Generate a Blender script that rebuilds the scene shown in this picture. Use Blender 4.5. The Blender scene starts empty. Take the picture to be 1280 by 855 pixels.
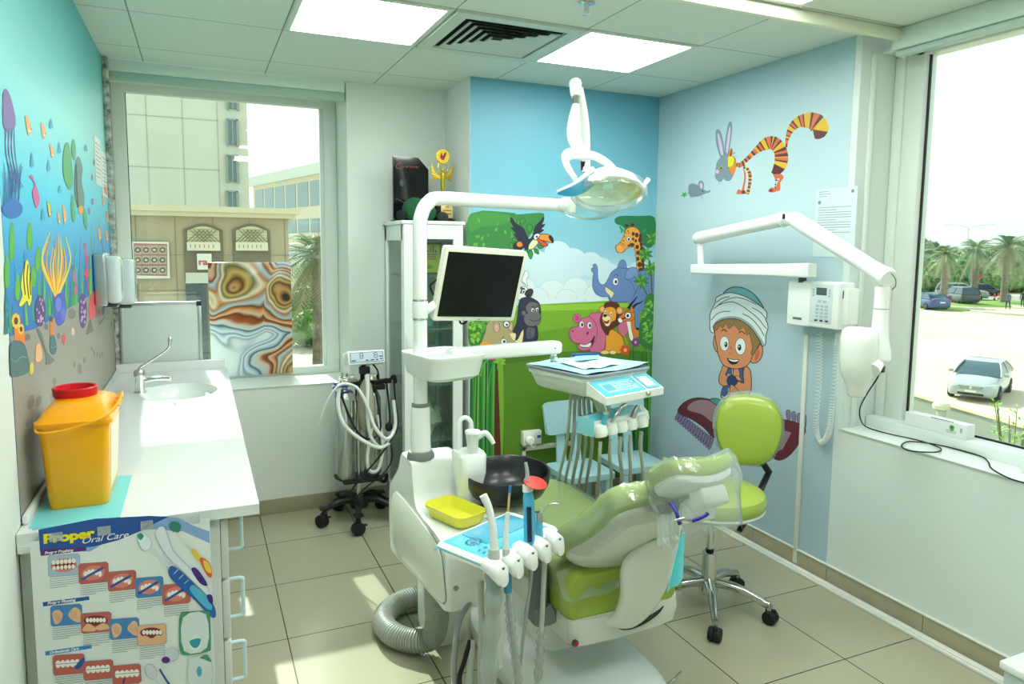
import bpy, bmesh, math, random
from mathutils import Vector, Matrix, Quaternion
random.seed(7)
SC = bpy.context.scene
COL = SC.collection
PI = math.pi
V = Vector

# ------------------------------------------------------------ camera
CAM_H = 1.5798
CF, CYAW, CPIT, CROL, CPY = 887.7, .416, -.1022, .0098, 397.87
_cy, _sy, _cp, _sp = math.cos(CYAW), math.sin(CYAW), math.cos(CPIT), math.sin(CPIT)
FWD = V((_sy*_cp, _cy*_cp, _sp)); _r = V((_cy, -_sy, 0)); _u = _r.cross(FWD)
RGT = _r*math.cos(CROL) + _u*math.sin(CROL); UPV = _u*math.cos(CROL) - _r*math.sin(CROL)
cam_d = bpy.data.cameras.new('camera'); cam = bpy.data.objects.new('camera', cam_d); COL.objects.link(cam)
cam_d.sensor_width = 36; cam_d.lens = 36*CF/1280; cam_d.shift_y = -(427.5-CPY)/1280
cam_d.clip_start = .02; cam_d.clip_end = 500
m = Matrix((RGT, UPV, -FWD)).transposed().to_4x4(); m.translation = V((0, 0, CAM_H)); cam.matrix_world = m
SC.camera = cam
def W(x, y, X=None, Y=None, Z=None, D=None):
    """the world point seen at photo position (x, y) on a known plane (survey helper)"""
    d = FWD + RGT*((x-640)/CF) - UPV*((y-CPY)/CF)
    t = X/d.x if X is not None else Y/d.y if Y is not None else (Z-CAM_H)/d.z if Z is not None else D
    return V((0, 0, CAM_H)) + d*t

# ------------------------------------------------------------ light and exposure
SC.view_settings.view_transform = 'Standard'; SC.view_settings.look = 'None'
SC.view_settings.gamma = 1; SC.view_settings.use_curve_mapping = False
SC.view_settings.exposure = 0.45
world = bpy.data.worlds.new('sky'); SC.world = world; world.use_nodes = True
wn = world.node_tree.nodes; wl = world.node_tree.links
sky = wn.new('ShaderNodeTexSky'); sky.sky_type = 'NISHITA'; sky.sun_disc = False
sky.sun_elevation = math.radians(38); sky.sun_rotation = math.radians(-4.5); sky.dust_density = 3.5; sky.air_density = 1.2
hz = wn.new('ShaderNodeMix'); hz.data_type = 'RGBA'; hz.inputs[0].default_value = .75
hz.inputs[7].default_value = (5.6, 6.25, 6.15, 1)
wl.new(sky.outputs[0], hz.inputs[6]); wl.new(hz.outputs[2], wn['Background'].inputs[0])
wn['Background'].inputs[1].default_value = .215
sun_d = bpy.data.lights.new('sun', 'SUN'); sun_d.energy = 6.0; sun_d.angle = math.radians(.7); sun_d.color = (1, .97, .9)
sun = bpy.data.objects.new('sun', sun_d); COL.objects.link(sun)
sun.rotation_euler = V((.10, -1.30, -1)).to_track_quat('-Z', 'Y').to_euler()
PANEL_EMIT = 11.5

# ------------------------------------------------------------ materials
def lin(c):
    return tuple(((v/255)/12.92 if v/255 <= .04045 else ((v/255+.055)/1.055)**2.4) for v in c)
MATS = {}
def mat(name, rgb, rough=.5, metal=0, alpha=1, trans=0, emit=0, ior=1.45, coat=0, spec=.5, noise=0, nscale=20, bump=0):
    if name in MATS: return MATS[name]
    M = bpy.data.materials.new(name); M.use_nodes = True; nt = M.node_tree; b = nt.nodes['Principled BSDF']
    c = lin(rgb) + (1,)
    b.inputs['Base Color'].default_value = c; b.inputs['Roughness'].default_value = rough
    b.inputs['Metallic'].default_value = metal; b.inputs['Alpha'].default_value = alpha
    b.inputs['Transmission Weight'].default_value = trans; b.inputs['IOR'].default_value = ior
    b.inputs['Coat Weight'].default_value = coat; b.inputs['Specular IOR Level'].default_value = spec
    if emit:
        b.inputs['Emission Color'].default_value = c; b.inputs['Emission Strength'].default_value = emit
    if noise or bump:
        tc = nt.nodes.new('ShaderNodeTexCoord'); nz = nt.nodes.new('ShaderNodeTexNoise')
        nz.inputs['Scale'].default_value = nscale; nz.inputs['Detail'].default_value = 6
        nt.links.new(tc.outputs['Object'], nz.inputs['Vector'])
        if noise:
            mr = nt.nodes.new('ShaderNodeMapRange'); mr.inputs[1].default_value = .3; mr.inputs[2].default_value = .7
            mr.inputs[3].default_value = 1-noise; mr.inputs[4].default_value = 1+noise*.4
            mx = nt.nodes.new('ShaderNodeVectorMath'); mx.operation = 'SCALE'; mx.inputs[0].default_value = c[:3]
            nt.links.new(nz.outputs[0], mr.inputs[0]); nt.links.new(mr.outputs[0], mx.inputs['Scale'])
            nt.links.new(mx.outputs[0], b.inputs['Base Color'])
        if bump:
            bp = nt.nodes.new('ShaderNodeBump'); bp.inputs['Strength'].default_value = bump; bp.inputs['Distance'].default_value = .002
            nt.links.new(nz.outputs[0], bp.inputs['Height']); nt.links.new(bp.outputs[0], b.inputs['Normal'])
    MATS[name] = M; return M
def glassy(name, rgb=(255, 255, 255), refl=.06, rough=.02, tint=1.0, veil=0, veil_rgb=(230, 240, 240)):
    """thin clear sheet: see-through with a weak mirror layer (and a milky veil for film)"""
    if name in MATS: return MATS[name]
    M = bpy.data.materials.new(name); M.use_nodes = True; nt = M.node_tree; nt.nodes.clear()
    out = nt.nodes.new('ShaderNodeOutputMaterial'); tr = nt.nodes.new('ShaderNodeBsdfTransparent'); gl = nt.nodes.new('ShaderNodeBsdfGlossy')
    tr.inputs[0].default_value = lin(rgb)+(1,); gl.inputs['Roughness'].default_value = rough
    lw = nt.nodes.new('ShaderNodeLayerWeight'); lw.inputs[0].default_value = .25
    mr = nt.nodes.new('ShaderNodeMapRange'); mr.inputs[3].default_value = refl; mr.inputs[4].default_value = min(1, refl+.5)
    nt.links.new(lw.outputs['Fresnel'], mr.inputs[0])
    mx = nt.nodes.new('ShaderNodeMixShader'); nt.links.new(mr.outputs[0], mx.inputs[0]); nt.links.new(tr.outputs[0], mx.inputs[1]); nt.links.new(gl.outputs[0], mx.inputs[2])
    last = mx
    if veil:
        df = nt.nodes.new('ShaderNodeBsdfDiffuse'); df.inputs[0].default_value = lin(veil_rgb)+(1,)
        m2 = nt.nodes.new('ShaderNodeMixShader'); m2.inputs[0].default_value = veil
        nt.links.new(mx.outputs[0], m2.inputs[1]); nt.links.new(df.outputs[0], m2.inputs[2]); last = m2
        nz = nt.nodes.new('ShaderNodeTexNoise'); nz.inputs['Scale'].default_value = 22; nz.inputs['Detail'].default_value = 4; nz.inputs['Distortion'].default_value = 1.5
        tc = nt.nodes.new('ShaderNodeTexCoord'); nt.links.new(tc.outputs['Object'], nz.inputs[0])
        bp = nt.nodes.new('ShaderNodeBump'); bp.inputs['Strength'].default_value = .6; bp.inputs['Distance'].default_value = .004
        nt.links.new(nz.outputs[0], bp.inputs['Height']); nt.links.new(bp.outputs[0], gl.inputs['Normal'])
    nt.links.new(last.outputs[0], out.inputs[0]); MATS[name] = M; return M

WHITE = mat('white plastic', (236, 240, 236), .3)
WHITE2 = mat('white enamel', (240, 243, 240), .18, coat=.3)
OFFW = mat('off white plastic', (226, 228, 212), .35)
CREAM = mat('warm white plastic', (222, 222, 202), .35)
GREY = mat('grey rubber', (120, 128, 122), .5)
LGREY = mat('light grey plastic', (186, 192, 186), .4)
DGREY = mat('dark grey plastic', (70, 76, 76), .4)
BLACK = mat('black plastic', (20, 21, 22), .4)
BLACKR = mat('black rubber', (16, 16, 17), .65)
CHROME = mat('chrome', (215, 218, 215), .12, 1)
STEEL = mat('brushed steel', (176, 180, 176), .32, 1)
ALU = mat('aluminium', (196, 202, 198), .35, 1)
GOLD = mat('gold metal', (232, 190, 60), .22, 1)
GREEN = mat('lime green vinyl', (160, 182, 72), .33, coat=.25)
BLUEK = mat('pale blue painted wood', (158, 196, 202), .45)
FILM = glassy('clear wrapping film', (252, 254, 252), .10, .12, veil=.14)
FILMB = glassy('blue barrier film', (120, 215, 240), .10, .1, veil=.35, veil_rgb=(90, 200, 235))
GLASS = glassy('window glass', (241, 250, 246), .04, .01)
CGLASS = glassy('cabinet glass', (236, 246, 240), .08, .02)

# ------------------------------------------------------------ mesh helpers
def catmull(pts, n=6, closed=False):
    P = [V(p) for p in pts]; out = []; N = len(P)
    if N < 3: return P
    rng = range(N) if closed else range(N-1)
    for i in rng:
        p1, p2 = P[i], P[(i+1) % N]
        p0 = P[i-1] if (closed or i > 0) else p1*2-p2
        p3 = P[(i+2) % N] if (closed or i+2 < N) else p2*2-p1
        for k in range(n):
            t = k/n
            out.append(.5*((2*p1)+(p2-p0)*t+(2*p0-5*p1+4*p2-p3)*t*t+(3*p1-p0-3*p2+p3)*t**3))
    if not closed: out.append(P[-1].copy())
    return out
def frames(P):
    T = []
    for i in range(len(P)):
        a = P[max(i-1, 0)]; b = P[min(i+1, len(P)-1)]; d = (b-a)
        T.append(d.normalized() if d.length > 1e-9 else V((0, 0, 1)))
    up = V((0, 0, 1)) if abs(T[0].z) < .9 else V((1, 0, 0))
    N = [(up - T[0]*up.dot(T[0])).normalized()]
    for i in range(1, len(P)):
        n = N[-1] - T[i]*N[-1].dot(T[i])
        N.append(n.normalized() if n.length > 1e-6 else N[-1])
    return T, N
class MB:
    def __init__(s): s.bm = bmesh.new(); s.mi = 0
    def m(s, i): s.mi = i; return s
    def _f(s, vs):
        try: f = s.bm.faces.new(vs); f.material_index = s.mi; return f
        except ValueError: return None
    def box(s, a, b, bev=0, seg=2, R=None, c=None):
        a, b = V(a), V(b); lo = V((min(a.x, b.x), min(a.y, b.y), min(a.z, b.z))); hi = V((max(a.x, b.x), max(a.y, b.y), max(a.z, b.z)))
        t = bmesh.new(); bmesh.ops.create_cube(t, size=1)
        for v in t.verts: v.co = V((lo.x+(v.co.x+.5)*(hi.x-lo.x), lo.y+(v.co.y+.5)*(hi.y-lo.y), lo.z+(v.co.z+.5)*(hi.z-lo.z)))
        if bev: bmesh.ops.bevel(t, geom=t.edges[:], offset=min(bev, .49*min(hi-lo)), segments=seg, affect='EDGES', profile=.5)
        if R is not None:
            cc = V(c) if c is not None else (lo+hi)/2
            for v in t.verts: v.co = cc + R @ (v.co-cc)
        s._merge(t); return s
    def _merge(s, t):
        mp = {}
        for v in t.verts: mp[v] = s.bm.verts.new(v.co)
        for f in t.faces: s._f([mp[v] for v in f.verts])
        t.free()
    def obox(s, c, ax, ay, az, bev=0, seg=2):
        """box from centre and three half-axis vectors"""
        t = bmesh.new(); bmesh.ops.create_cube(t, size=2)
        L = [V(ax).length, V(ay).length, V(az).length]; U = [V(ax).normalized(), V(ay).normalized(), V(az).normalized()]
        for v in t.verts: v.co = V((v.co.x*L[0], v.co.y*L[1], v.co.z*L[2]))
        if bev: bmesh.ops.bevel(t, geom=t.edges[:], offset=min(bev, .95*min(L)), segments=seg, affect='EDGES', profile=.5)
        for v in t.verts: v.co = V(c) + U[0]*v.co.x + U[1]*v.co.y + U[2]*v.co.z
        s._merge(t); return s
    def ring(s, pts): return [s.bm.verts.new(p) for p in pts]
    def loft(s, rings, caps=True, closed=True):
        R = [s.ring(r) for r in rings]; n = len(R[0])
        for a, b in zip(R, R[1:]):
            for i in range(n if closed else n-1):
                j = (i+1) % n; s._f([a[i], a[j], b[j], b[i]])
        if caps: s._f(R[0][::-1]); s._f(R[-1])
        return s
    def tube(s, pts, r, seg=10, n=6, smooth=True, caps=True, flat=1.0):
        P = catmull(pts, n) if smooth and len(pts) > 2 else [V(p) for p in pts]
        T, N = frames(P); rings = []
        for i, p in enumerate(P):
            t = i/(len(P)-1)
            if isinstance(r, (list, tuple)):
                q = t*(len(r)-1); k = min(int(q), len(r)-2); rr = r[k]+(r[k+1]-r[k])*(q-k)
            elif callable(r): rr = r(t)
            else: rr = r
            B = T[i].cross(N[i])
            rings.append([p + (N[i]*math.cos(2*PI*j/seg) + B*math.sin(2*PI*j/seg)*flat)*rr for j in range(seg)])
        return s.loft(rings, caps)
    def cyl(s, a, b, r0, r1=None, seg=20): return s.tube([a, b], [r0, r0 if r1 is None else r1], seg, smooth=False)
    def lathe(s, prof, c=(0, 0, 0), axis=(0, 0, 1), seg=28, caps=True):
        ax = V(axis).normalized(); up = V((1, 0, 0)) if abs(ax.x) < .9 else V((0, 1, 0)); n = (up-ax*up.dot(ax)).normalized(); b = ax.cross(n)
        return s.loft([[V(c)+ax*z+(n*math.cos(2*PI*j/seg)+b*math.sin(2*PI*j/seg))*max(r, 1e-4) for j in range(seg)] for r, z in prof], caps)
    def prism(s, poly, off):
        a = s.ring(poly); b = s.ring([V(p)+V(off) for p in poly]); n = len(a)
        s._f(a[::-1]); s._f(b)
        for i in range(n): s._f([a[i], a[(i+1) % n], b[(i+1) % n], b[i]])
        return s
    def quad(s, *p): s._f(s.ring(p)); return s
    def ell(s, c, r, R=None, seg=20, rings=12):
        out = []
        for k in range(rings+1):
            th = PI*k/rings; z = -math.cos(th); q = max(math.sin(th), .001)
            row = []
            for j in range(seg):
                p = V((r[0]*q*math.cos(2*PI*j/seg), r[1]*q*math.sin(2*PI*j/seg), r[2]*z))
                row.append(V(c) + (R @ p if R is not None else p))
            out.append(row)
        return s.loft(out)
    def sheet(s, fn, nu, nv, thick=0):
        """parametric surface fn(u,v); with thickness it becomes a closed slab"""
        g = [[V(fn(i/nu, j/nv)) for j in range(nv+1)] for i in range(nu+1)]
        A = [[s.bm.verts.new(p) for p in row] for row in g]
        for i in range(nu):
            for j in range(nv): s._f([A[i][j], A[i+1][j], A[i+1][j+1], A[i][j+1]])
        if thick:
            nr = []
            for i in range(nu+1):
                row = []
                for j in range(nv+1):
                    du = g[min(i+1, nu)][j]-g[max(i-1, 0)][j]; dv = g[i][min(j+1, nv)]-g[i][max(j-1, 0)]
                    k = du.cross(dv); row.append(k.normalized() if k.length > 1e-12 else V((0, 0, 1)))
                nr.append(row)
            B = [[s.bm.verts.new(g[i][j]-nr[i][j]*thick) for j in range(nv+1)] for i in range(nu+1)]
            for i in range(nu):
                for j in range(nv): s._f([B[i][j+1], B[i+1][j+1], B[i+1][j], B[i][j]])
            for i in range(nu): s._f([A[i][0], B[i][0], B[i+1][0], A[i+1][0]]); s._f([A[i+1][nv], B[i+1][nv], B[i][nv], A[i][nv]])
            for j in range(nv): s._f([A[0][j+1], B[0][j+1], B[0][j], A[0][j]]); s._f([A[nu][j], B[nu][j], B[nu][j+1], A[nu][j+1]])
        return s
    def xform(s, M):
        for v in s.bm.verts: v.co = M @ v.co
        return s
    def build(s, name, mats, parent=None, label=None, angle=38, subd=0, smooth=True, fix=True):
        if not isinstance(mats, (list, tuple)): mats = [mats]
        if fix: bmesh.ops.recalc_face_normals(s.bm, faces=s.bm.faces[:])
        me = bpy.data.meshes.new(name); s.bm.to_mesh(me); s.bm.free()
        for x in mats: me.materials.append(x)
        if smooth:
            for p in me.polygons: p.use_smooth = True
            me.set_sharp_from_angle(angle=math.radians(angle))
        o = bpy.data.objects.new(name, me); COL.objects.link(o)
        if parent is not None:
            off = V((0, 0, 0)); q = parent
            while q is not None: off += q.location; q = q.parent
            me.transform(Matrix.Translation(-off)); o.parent = parent
        if subd:
            md = o.modifiers.new('s', 'SUBSURF'); md.levels = md.render_levels = subd
        if label: o['label'] = label
        return o
def tag(o, label, cat, group=None, kind=None):
    o['label'] = label; o['category'] = cat
    if group: o['group'] = group
    if kind: o['kind'] = kind
    return o
def thing(name, loc, label, cat, group=None):
    o = bpy.data.objects.new(name, None); COL.objects.link(o); o.location = loc; o.empty_display_size = .05
    return tag(o, label, cat, group)
def struct(o): o['kind'] = 'structure'; return o
def dup(root, loc, rotz=0, label=None, scale=None):
    r = root.copy(); COL.objects.link(r); r.location = loc; r.rotation_euler = (0, 0, rotz)
    if label: r['label'] = label
    if scale: r.scale = (scale,)*3
    for ch in list(root.children):
        c = ch.copy(); COL.objects.link(c); c.parent = r
        for g in list(ch.children):
            d = g.copy(); COL.objects.link(d); d.parent = c
    return r
def Rz(a): return Matrix.Rotation(a, 3, 'Z')
def Rx(a): return Matrix.Rotation(a, 3, 'X')
def Ry(a): return Matrix.Rotation(a, 3, 'Y')

class Decal:
    """a flat print: coloured shapes laid in thin layers on one plane, joined to one mesh"""
    def __init__(s, proj, nrm, start=.0006, step=.00012):
        s.P = proj; s.n = V(nrm); s.h = start; s.step = step; s.bm = bmesh.new(); s.mats = []; s.map = lambda p: p
    def crop(s, ox, oy, sc): s.map = lambda p: (ox+p[0]/sc, oy+p[1]/sc); return s
    def mi(s, rgb, rough=.45):
        M = mat('print %d %d %d' % tuple(rgb), rgb, rough)
        if M not in s.mats: s.mats.append(M)
        return s.mats.index(M)
    def raw(s, pts3, rgb):
        i = s.mi(rgb); vs = [s.bm.verts.new(V(p)+s.n*s.h) for p in pts3]
        try: f = s.bm.faces.new(vs); f.material_index = i
        except ValueError: pass
        s.h += s.step
    def poly(s, pts, rgb, smooth=True, n=5, line=None, lw=1):
        q = [V((*s.map(p), 0)) for p in pts]
        if smooth: q = catmull(q, n, True)
        if line: s._stroke(q+[q[0]], lw*1.8, line)
        s.raw([s.P(p.x, p.y) for p in q], rgb)
    def _stroke(s, q, w, rgb):
        i = s.mi(rgb); L = []
        for k in range(len(q)):
            d = q[min(k+1, len(q)-1)]-q[max(k-1, 0)]
            if k in (0, len(q)-1) and (q[0]-q[-1]).length < 1e-6: d = q[1]-q[-2]
            d = V((-d.y, d.x, 0)).normalized() if d.length > 1e-9 else V((0, 1, 0))
            ww = w(k/(len(q)-1)) if callable(w) else w
            L.append((q[k]+d*ww/2, q[k]-d*ww/2))
        A = [[s.bm.verts.new(s.P(a.x, a.y)+s.n*s.h), s.bm.verts.new(s.P(b.x, b.y)+s.n*s.h)] for a, b in L]
        for a, b in zip(A, A[1:]):
            f = s.bm.faces.new([a[0], a[1], b[1], b[0]]); f.material_index = i
        s.h += s.step
    def stroke(s, pts, w, rgb, smooth=True, n=6):
        q = [V((*s.map(p), 0)) for p in pts]
        if smooth and len(q) > 2: q = catmull(q, n)
        s._stroke(q, w, rgb)
    def ell(s, cx, cy, rx, ry, rgb, rot=0, n=20, line=None, lw=1):
        c, t = math.cos(rot), math.sin(rot)
        s.poly([(cx+rx*math.cos(a)*c-ry*math.sin(a)*t, cy+rx*math.cos(a)*t+ry*math.sin(a)*c) for a in [2*PI*k/n for k in range(n)]], rgb, False, line=line, lw=lw)
    def leaf(s, x, y, l, w, ang, rgb, line=None, lw=.5):
        d = V((math.cos(ang), math.sin(ang), 0)); p = V((-d.y, d.x, 0)); c = V((x, y, 0))
        pts = [c, c+d*l*.35+p*w*.5, c+d*l*.7+p*w*.35, c+d*l, c+d*l*.7-p*w*.35, c+d*l*.35-p*w*.5]
        s.poly([(q.x, q.y) for q in pts], rgb, True, 3, line=line, lw=lw)
    def build(s, name, parent=None, label=None):
        b = MB(); b.bm.free(); b.bm = s.bm
        return b.build(name, s.mats, parent, label, smooth=False, fix=False)
def text_mesh(txt, size, origin, ux, uy, m, name='lettering', parent=None, depth=0, bold=0, shear=0, width=None):
    c = bpy.data.curves.new('t', 'FONT'); c.body = txt; c.size = size; c.extrude = depth; c.offset = bold; c.shear = shear
    o = bpy.data.objects.new('t', c); COL.objects.link(o); dg = bpy.context.evaluated_depsgraph_get(); dg.update()
    me = bpy.data.meshes.new_from_object(o.evaluated_get(dg)); bpy.data.objects.remove(o); bpy.data.curves.remove(c)
    ux, uy = V(ux).normalized(), V(uy).normalized()
    sx = 1
    if width and len(me.vertices):
        w = max(v.co.x for v in me.vertices)-min(v.co.x for v in me.vertices); sx = width/w
    off = V((0, 0, 0)); q = parent
    while q is not None: off += q.location; q = q.parent
    n = ux.cross(uy)
    for v in me.vertices: v.co = V(origin)+ux*v.co.x*sx+uy*v.co.y+n*v.co.z-off
    me.materials.clear(); me.materials.append(m); me.name = name
    ob = bpy.data.objects.new(name, me); COL.objects.link(ob)
    if parent is not None: ob.parent = parent
    return ob
# ================================================================ the room
LX, RX, BY, PY, PX, CH = -.415, 2.682, 4.248, 3.812, 1.415, 2.513
WZ = .753                                       # sill height
wall_m = mat('painted wall', (222, 228, 221), .55, bump=.05, nscale=60)
wallr_m = mat('painted right wall', (212, 221, 217), .5)
def grid_mat(name, base, line, T, ox, oy, lw, rough, var=.04, spec=.5, bumpy=0):
    M = bpy.data.materials.new(name); M.use_nodes = True; nt = M.node_tree; N = nt.nodes; L = nt.links; b = N['Principled BSDF']
    g = N.new('ShaderNodeNewGeometry'); sp = N.new('ShaderNodeSeparateXYZ'); L.new(g.outputs['Position'], sp.inputs[0])
    def mth(op, a, c=None, d=None):
        q = N.new('ShaderNodeMath'); q.operation = op
        for i, v in enumerate((a, c, d)):
            if v is None: continue
            if isinstance(v, (int, float)): q.inputs[i].default_value = v
            else: L.new(v, q.inputs[i])
        return q.outputs[0]
    ms = []; ids = []
    for k, o in ((0, ox), (1, oy)):
        t = mth('DIVIDE', mth('SUBTRACT', sp.outputs[k], o), T)
        ids.append(mth('FLOOR', t)); fr = mth('FRACT', t)
        ms.append(mth('LESS_THAN', mth('MINIMUM', fr, mth('SUBTRACT', 1.0, fr)), lw/T/2))
    mask = mth('MAXIMUM', ms[0], ms[1])
    cb = N.new('ShaderNodeCombineXYZ'); L.new(ids[0], cb.inputs[0]); L.new(ids[1], cb.inputs[1])
    wnz = N.new('ShaderNodeTexWhiteNoise'); L.new(cb.outputs[0], wnz.inputs[0])
    nz = N.new('ShaderNodeTexNoise'); nz.inputs['Scale'].default_value = 5; nz.inputs['Detail'].default_value = 8; L.new(g.outputs['Position'], nz.inputs[0])
    s = mth('ADD', 1-var, mth('MULTIPLY', wnz.outputs[0], var)); s = mth('ADD', s, mth('MULTIPLY', mth('SUBTRACT', nz.outputs[0], .5), var*1.5))
    sc_ = N.new('ShaderNodeVectorMath'); sc_.operation = 'SCALE'; sc_.inputs[0].default_value = lin(base); L.new(s, sc_.inputs['Scale'])
    mx = N.new('ShaderNodeMix'); mx.data_type = 'RGBA'; L.new(mask, mx.inputs[0]); L.new(sc_.outputs[0], mx.inputs[6]); mx.inputs[7].default_value = lin(line)+(1,)
    L.new(mx.outputs[2], b.inputs['Base Color']); b.inputs['Roughness'].default_value = rough; b.inputs['Specular IOR Level'].default_value = spec
    bp = N.new('ShaderNodeBump'); bp.inputs['Strength'].default_value = .5; bp.inputs['Distance'].default_value = .002
    L.new(mth('SUBTRACT', 1.0, mask), bp.inputs['Height']); L.new(bp.outputs[0], b.inputs['Normal'])
    return M
floor_m = grid_mat('floor tiles', (164, 162, 137), (60, 58, 48), .49, .2811, 3.813, .0045, .2)
ceil_m = grid_mat('ceiling tiles', (214, 223, 213), (130, 142, 132), .6, -.8277, 3.9735, .006, .7, .02)  # dark grid lines paint in the thin shadows at the tile bars
skirt_m = mat('skirting tile', (160, 155, 128), .3, noise=.12, nscale=6)
def S(name, mm, *boxes, bev=0, **k):
    b = MB()
    for q in boxes: b.box(q[0], q[1], bev)
    return struct(b.build(name, mm, **k))
S('floor', floor_m, ((LX-.1, -1.7, -.12), (3.0, 4.66, 0)))
S('ceiling', ceil_m, ((LX-.1, -1.7, CH), (2.76, 4.26, CH+.06)))
S('wall_left', wall_m, ((LX-.12, -1.7, 0), (LX, 4.66, 2.95)))
S('wall_near', wall_m, ((LX, -1.72, 0), (RX+.3, -1.6, 2.95)))
BW1 = .815
S('wall_back', wall_m, ((LX, BY, 0), (BW1, 4.66, WZ)), ((BW1, BY, 0), (PX, 4.66, 2.95)), ((LX, 4.335, 2.46), (BW1, 4.66, 2.95)))
S('wall_pillar', wall_m, ((PX, PY, 0), (RX+.3, 4.66, 2.95)))
WY0 = .35; JY = 2.318
S('wall_right', wallr_m, ((RX, JY, 0), (3.0, PY, 2.95)), ((RX, WY0, 0), (3.0, JY, WZ)), ((RX, -1.6, 0), (3.0, WY0, 2.95)), ((2.80, WY0, 2.44), (3.0, JY, 2.95)))
# thin sill boards
silm = mat('sill paint', (226, 234, 228), .3)
S('trim_back_sill', silm, ((LX+.001, BY-.006, WZ), (BW1-.001, 4.59, WZ+.004)))
S('trim_right_sill', silm, ((RX-.006, WY0+.002, WZ), (2.905, JY-.001, WZ+.004)))
# window frames and panes
fm = mat('window frame', (216, 224, 217), .35); gask = mat('black gasket', (24, 28, 28), .5)
def back_window():
    b = MB(); y0, y1 = 4.585, 4.64
    b.box((LX+.001, y0, WZ+.004), (BW1-.001, y1, .805), .004)
    b.box((LX+.001, y0, .80), (-.345, y1, 2.455), .004); b.box((.735, y0, .80), (BW1-.001, y1, 2.455), .004)
    b.box((-.35, y0, 2.41), (.74, y1, 2.458), .004)
    b.box((.715, y0+.012, .80), (.737, y1, 2.42), .003)
    fr = struct(b.build('window_1', fm))
    MB().box((-.347, 4.612, .803), (.738, 4.618, 2.412)).build('pane', GLASS, fr)
    g = MB(); g.box((-.347, 4.605, .803), (-.341, 4.611, 2.41)); g.build('gasket', gask, fr)
back_window()
def right_window():
    b = MB(); x0, x1 = 2.905, 2.985
    b.box((x0, WY0+.001, WZ+.004), (x1, JY-.001, .805), .004); b.box((x0, JY-.135, .80), (x1, JY-.002, 2.438), .004); b.box((x0, WY0+.002, .8), (x1, WY0+.08, 2.438), .004)
    b.box((x0, WY0+.05, 2.42), (x1, JY-.1, 2.439), .002)
    b.box((x0-.012, JY-.05, WZ+.004), (x0+.003, JY-.002, 2.43), .004)
    fr = struct(b.build('window_2', fm))
    MB().box((2.945, WY0+.05, .803), (2.951, JY-.13, 2.43)).build('pane', GLASS, fr)
    g = MB(); g.box((2.935, JY-.143, .80), (2.944, JY-.134, 2.425)); g.box((2.935, WY0+.07, .805), (2.944, JY-.135, .813)); g.build('gasket', gask, fr)
right_window()
# roller blind cassettes
b = MB(); b.box((LX+.002, 4.27, 2.405), (BW1-.004, 4.332, 2.452), .006); 
bc = b.build('roller_blind', mat('blind cassette', (176, 200, 186), .4)); tag(bc, 'pale green roller blind cassette above the back window', 'roller blind')
MB().box((LX+.002, 4.262, 2.452), (BW1-.004, 4.334, 2.512), .003).build('fascia', mat('blind fascia', (224, 236, 226), .4), bc); MB().box((LX+.02, 4.262, 2.415), (LX+.05, 4.27, 2.428), .001).build('maker_plate', mat('plate', (190, 180, 140), .4), bc)
b = MB(); b.box((2.75, WY0, 2.425), (2.80, JY-.09, CH-.001), .004)
struct(b.build('trim_pelmet', mat('pelmet paint', (205, 222, 210), .45)))
b = MB(); b.box((2.762, WY0+.02, 2.398), (2.80, JY-.1, 2.424), .006)
rb = b.build('roller_blind', mat('blind rail', (178, 200, 190), .4)); tag(rb, 'rolled-up roller blind rail along the top of the right window', 'roller blind')
b = MB(); b.box((-.40, 2.185, 2.462), (2.80, 2.213, 2.505), .004); b.box((-.40, 2.192, 2.505), (2.80, 2.206, CH), .001)
o = b.build('curtain_rail', mat('rail paint', (222, 226, 205), .4)); tag(o, 'cream curtain rail crossing under the tiled ceiling', 'curtain rail')
# skirting
def skirting(name, a, b_, n, t=.008, h=.088):
    """row of skirting tiles from a to b_; n is the outward normal"""
    q = MB(); A, B = V(a), V(b_); d = (B-A); L = d.length; d.normalize(); k = 0
    while k*.49 < L:
        p = A+d*(k*.49+.001); e = A+d*min(L, (k+1)*.49-.0015); o = V(n)*t
        q.box(p, e+o+V((0, 0, h)), .001); k += 1
    return struct(q.build(name, skirt_m))
skirting('baseboard_back', (.2811-.49, BY, 0), (PX, BY, 0), (0, -1, 0))
skirting('baseboard_pillar', (PX, PY, 0), (RX, PY, 0), (0, -1, 0)); skirting('baseboard_side', (PX, BY, 0), (PX, PY, 0), (-1, 0, 0))
skirting('baseboard_right', (RX, PY, 0), (RX, -1.6, 0), (-1, 0, 0))
b = MB(); b.box((RX-.012, -1.6, .088), (RX, PY, .096), .002); struct(b.build('trim_1', mat('sealant', (214, 220, 208), .5)))
b = MB(); b.box((RX-.058, -1.5, 0), (RX-.0085, PY-.02, .014), .003); b.box((RX-.05, -1.5, .014), (RX-.02, PY-.02, .02), .002)
o = b.build('cable_duct', mat('duct', (216, 220, 212), .4)); tag(o, 'white cable duct on the floor along the right wall', 'cable duct')
# peeling plaster strip at the back left corner
pm = mat('peeling plaster', (196, 200, 190), .8, noise=.75, nscale=38, bump=1)
b = MB(); b.box((LX, 4.225, .90), (LX+.03, BY+.01, 2.512), .006); struct(b.build('trim_2', pm))
# jamb fillets on the right wall
b = MB(); b.box((RX+.06, JY-.012, WZ+.005), (RX+.085, JY, 2.44), .003); struct(b.build('trim_4', mat('jamb fillet', (222, 230, 222), .4)))

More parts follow.
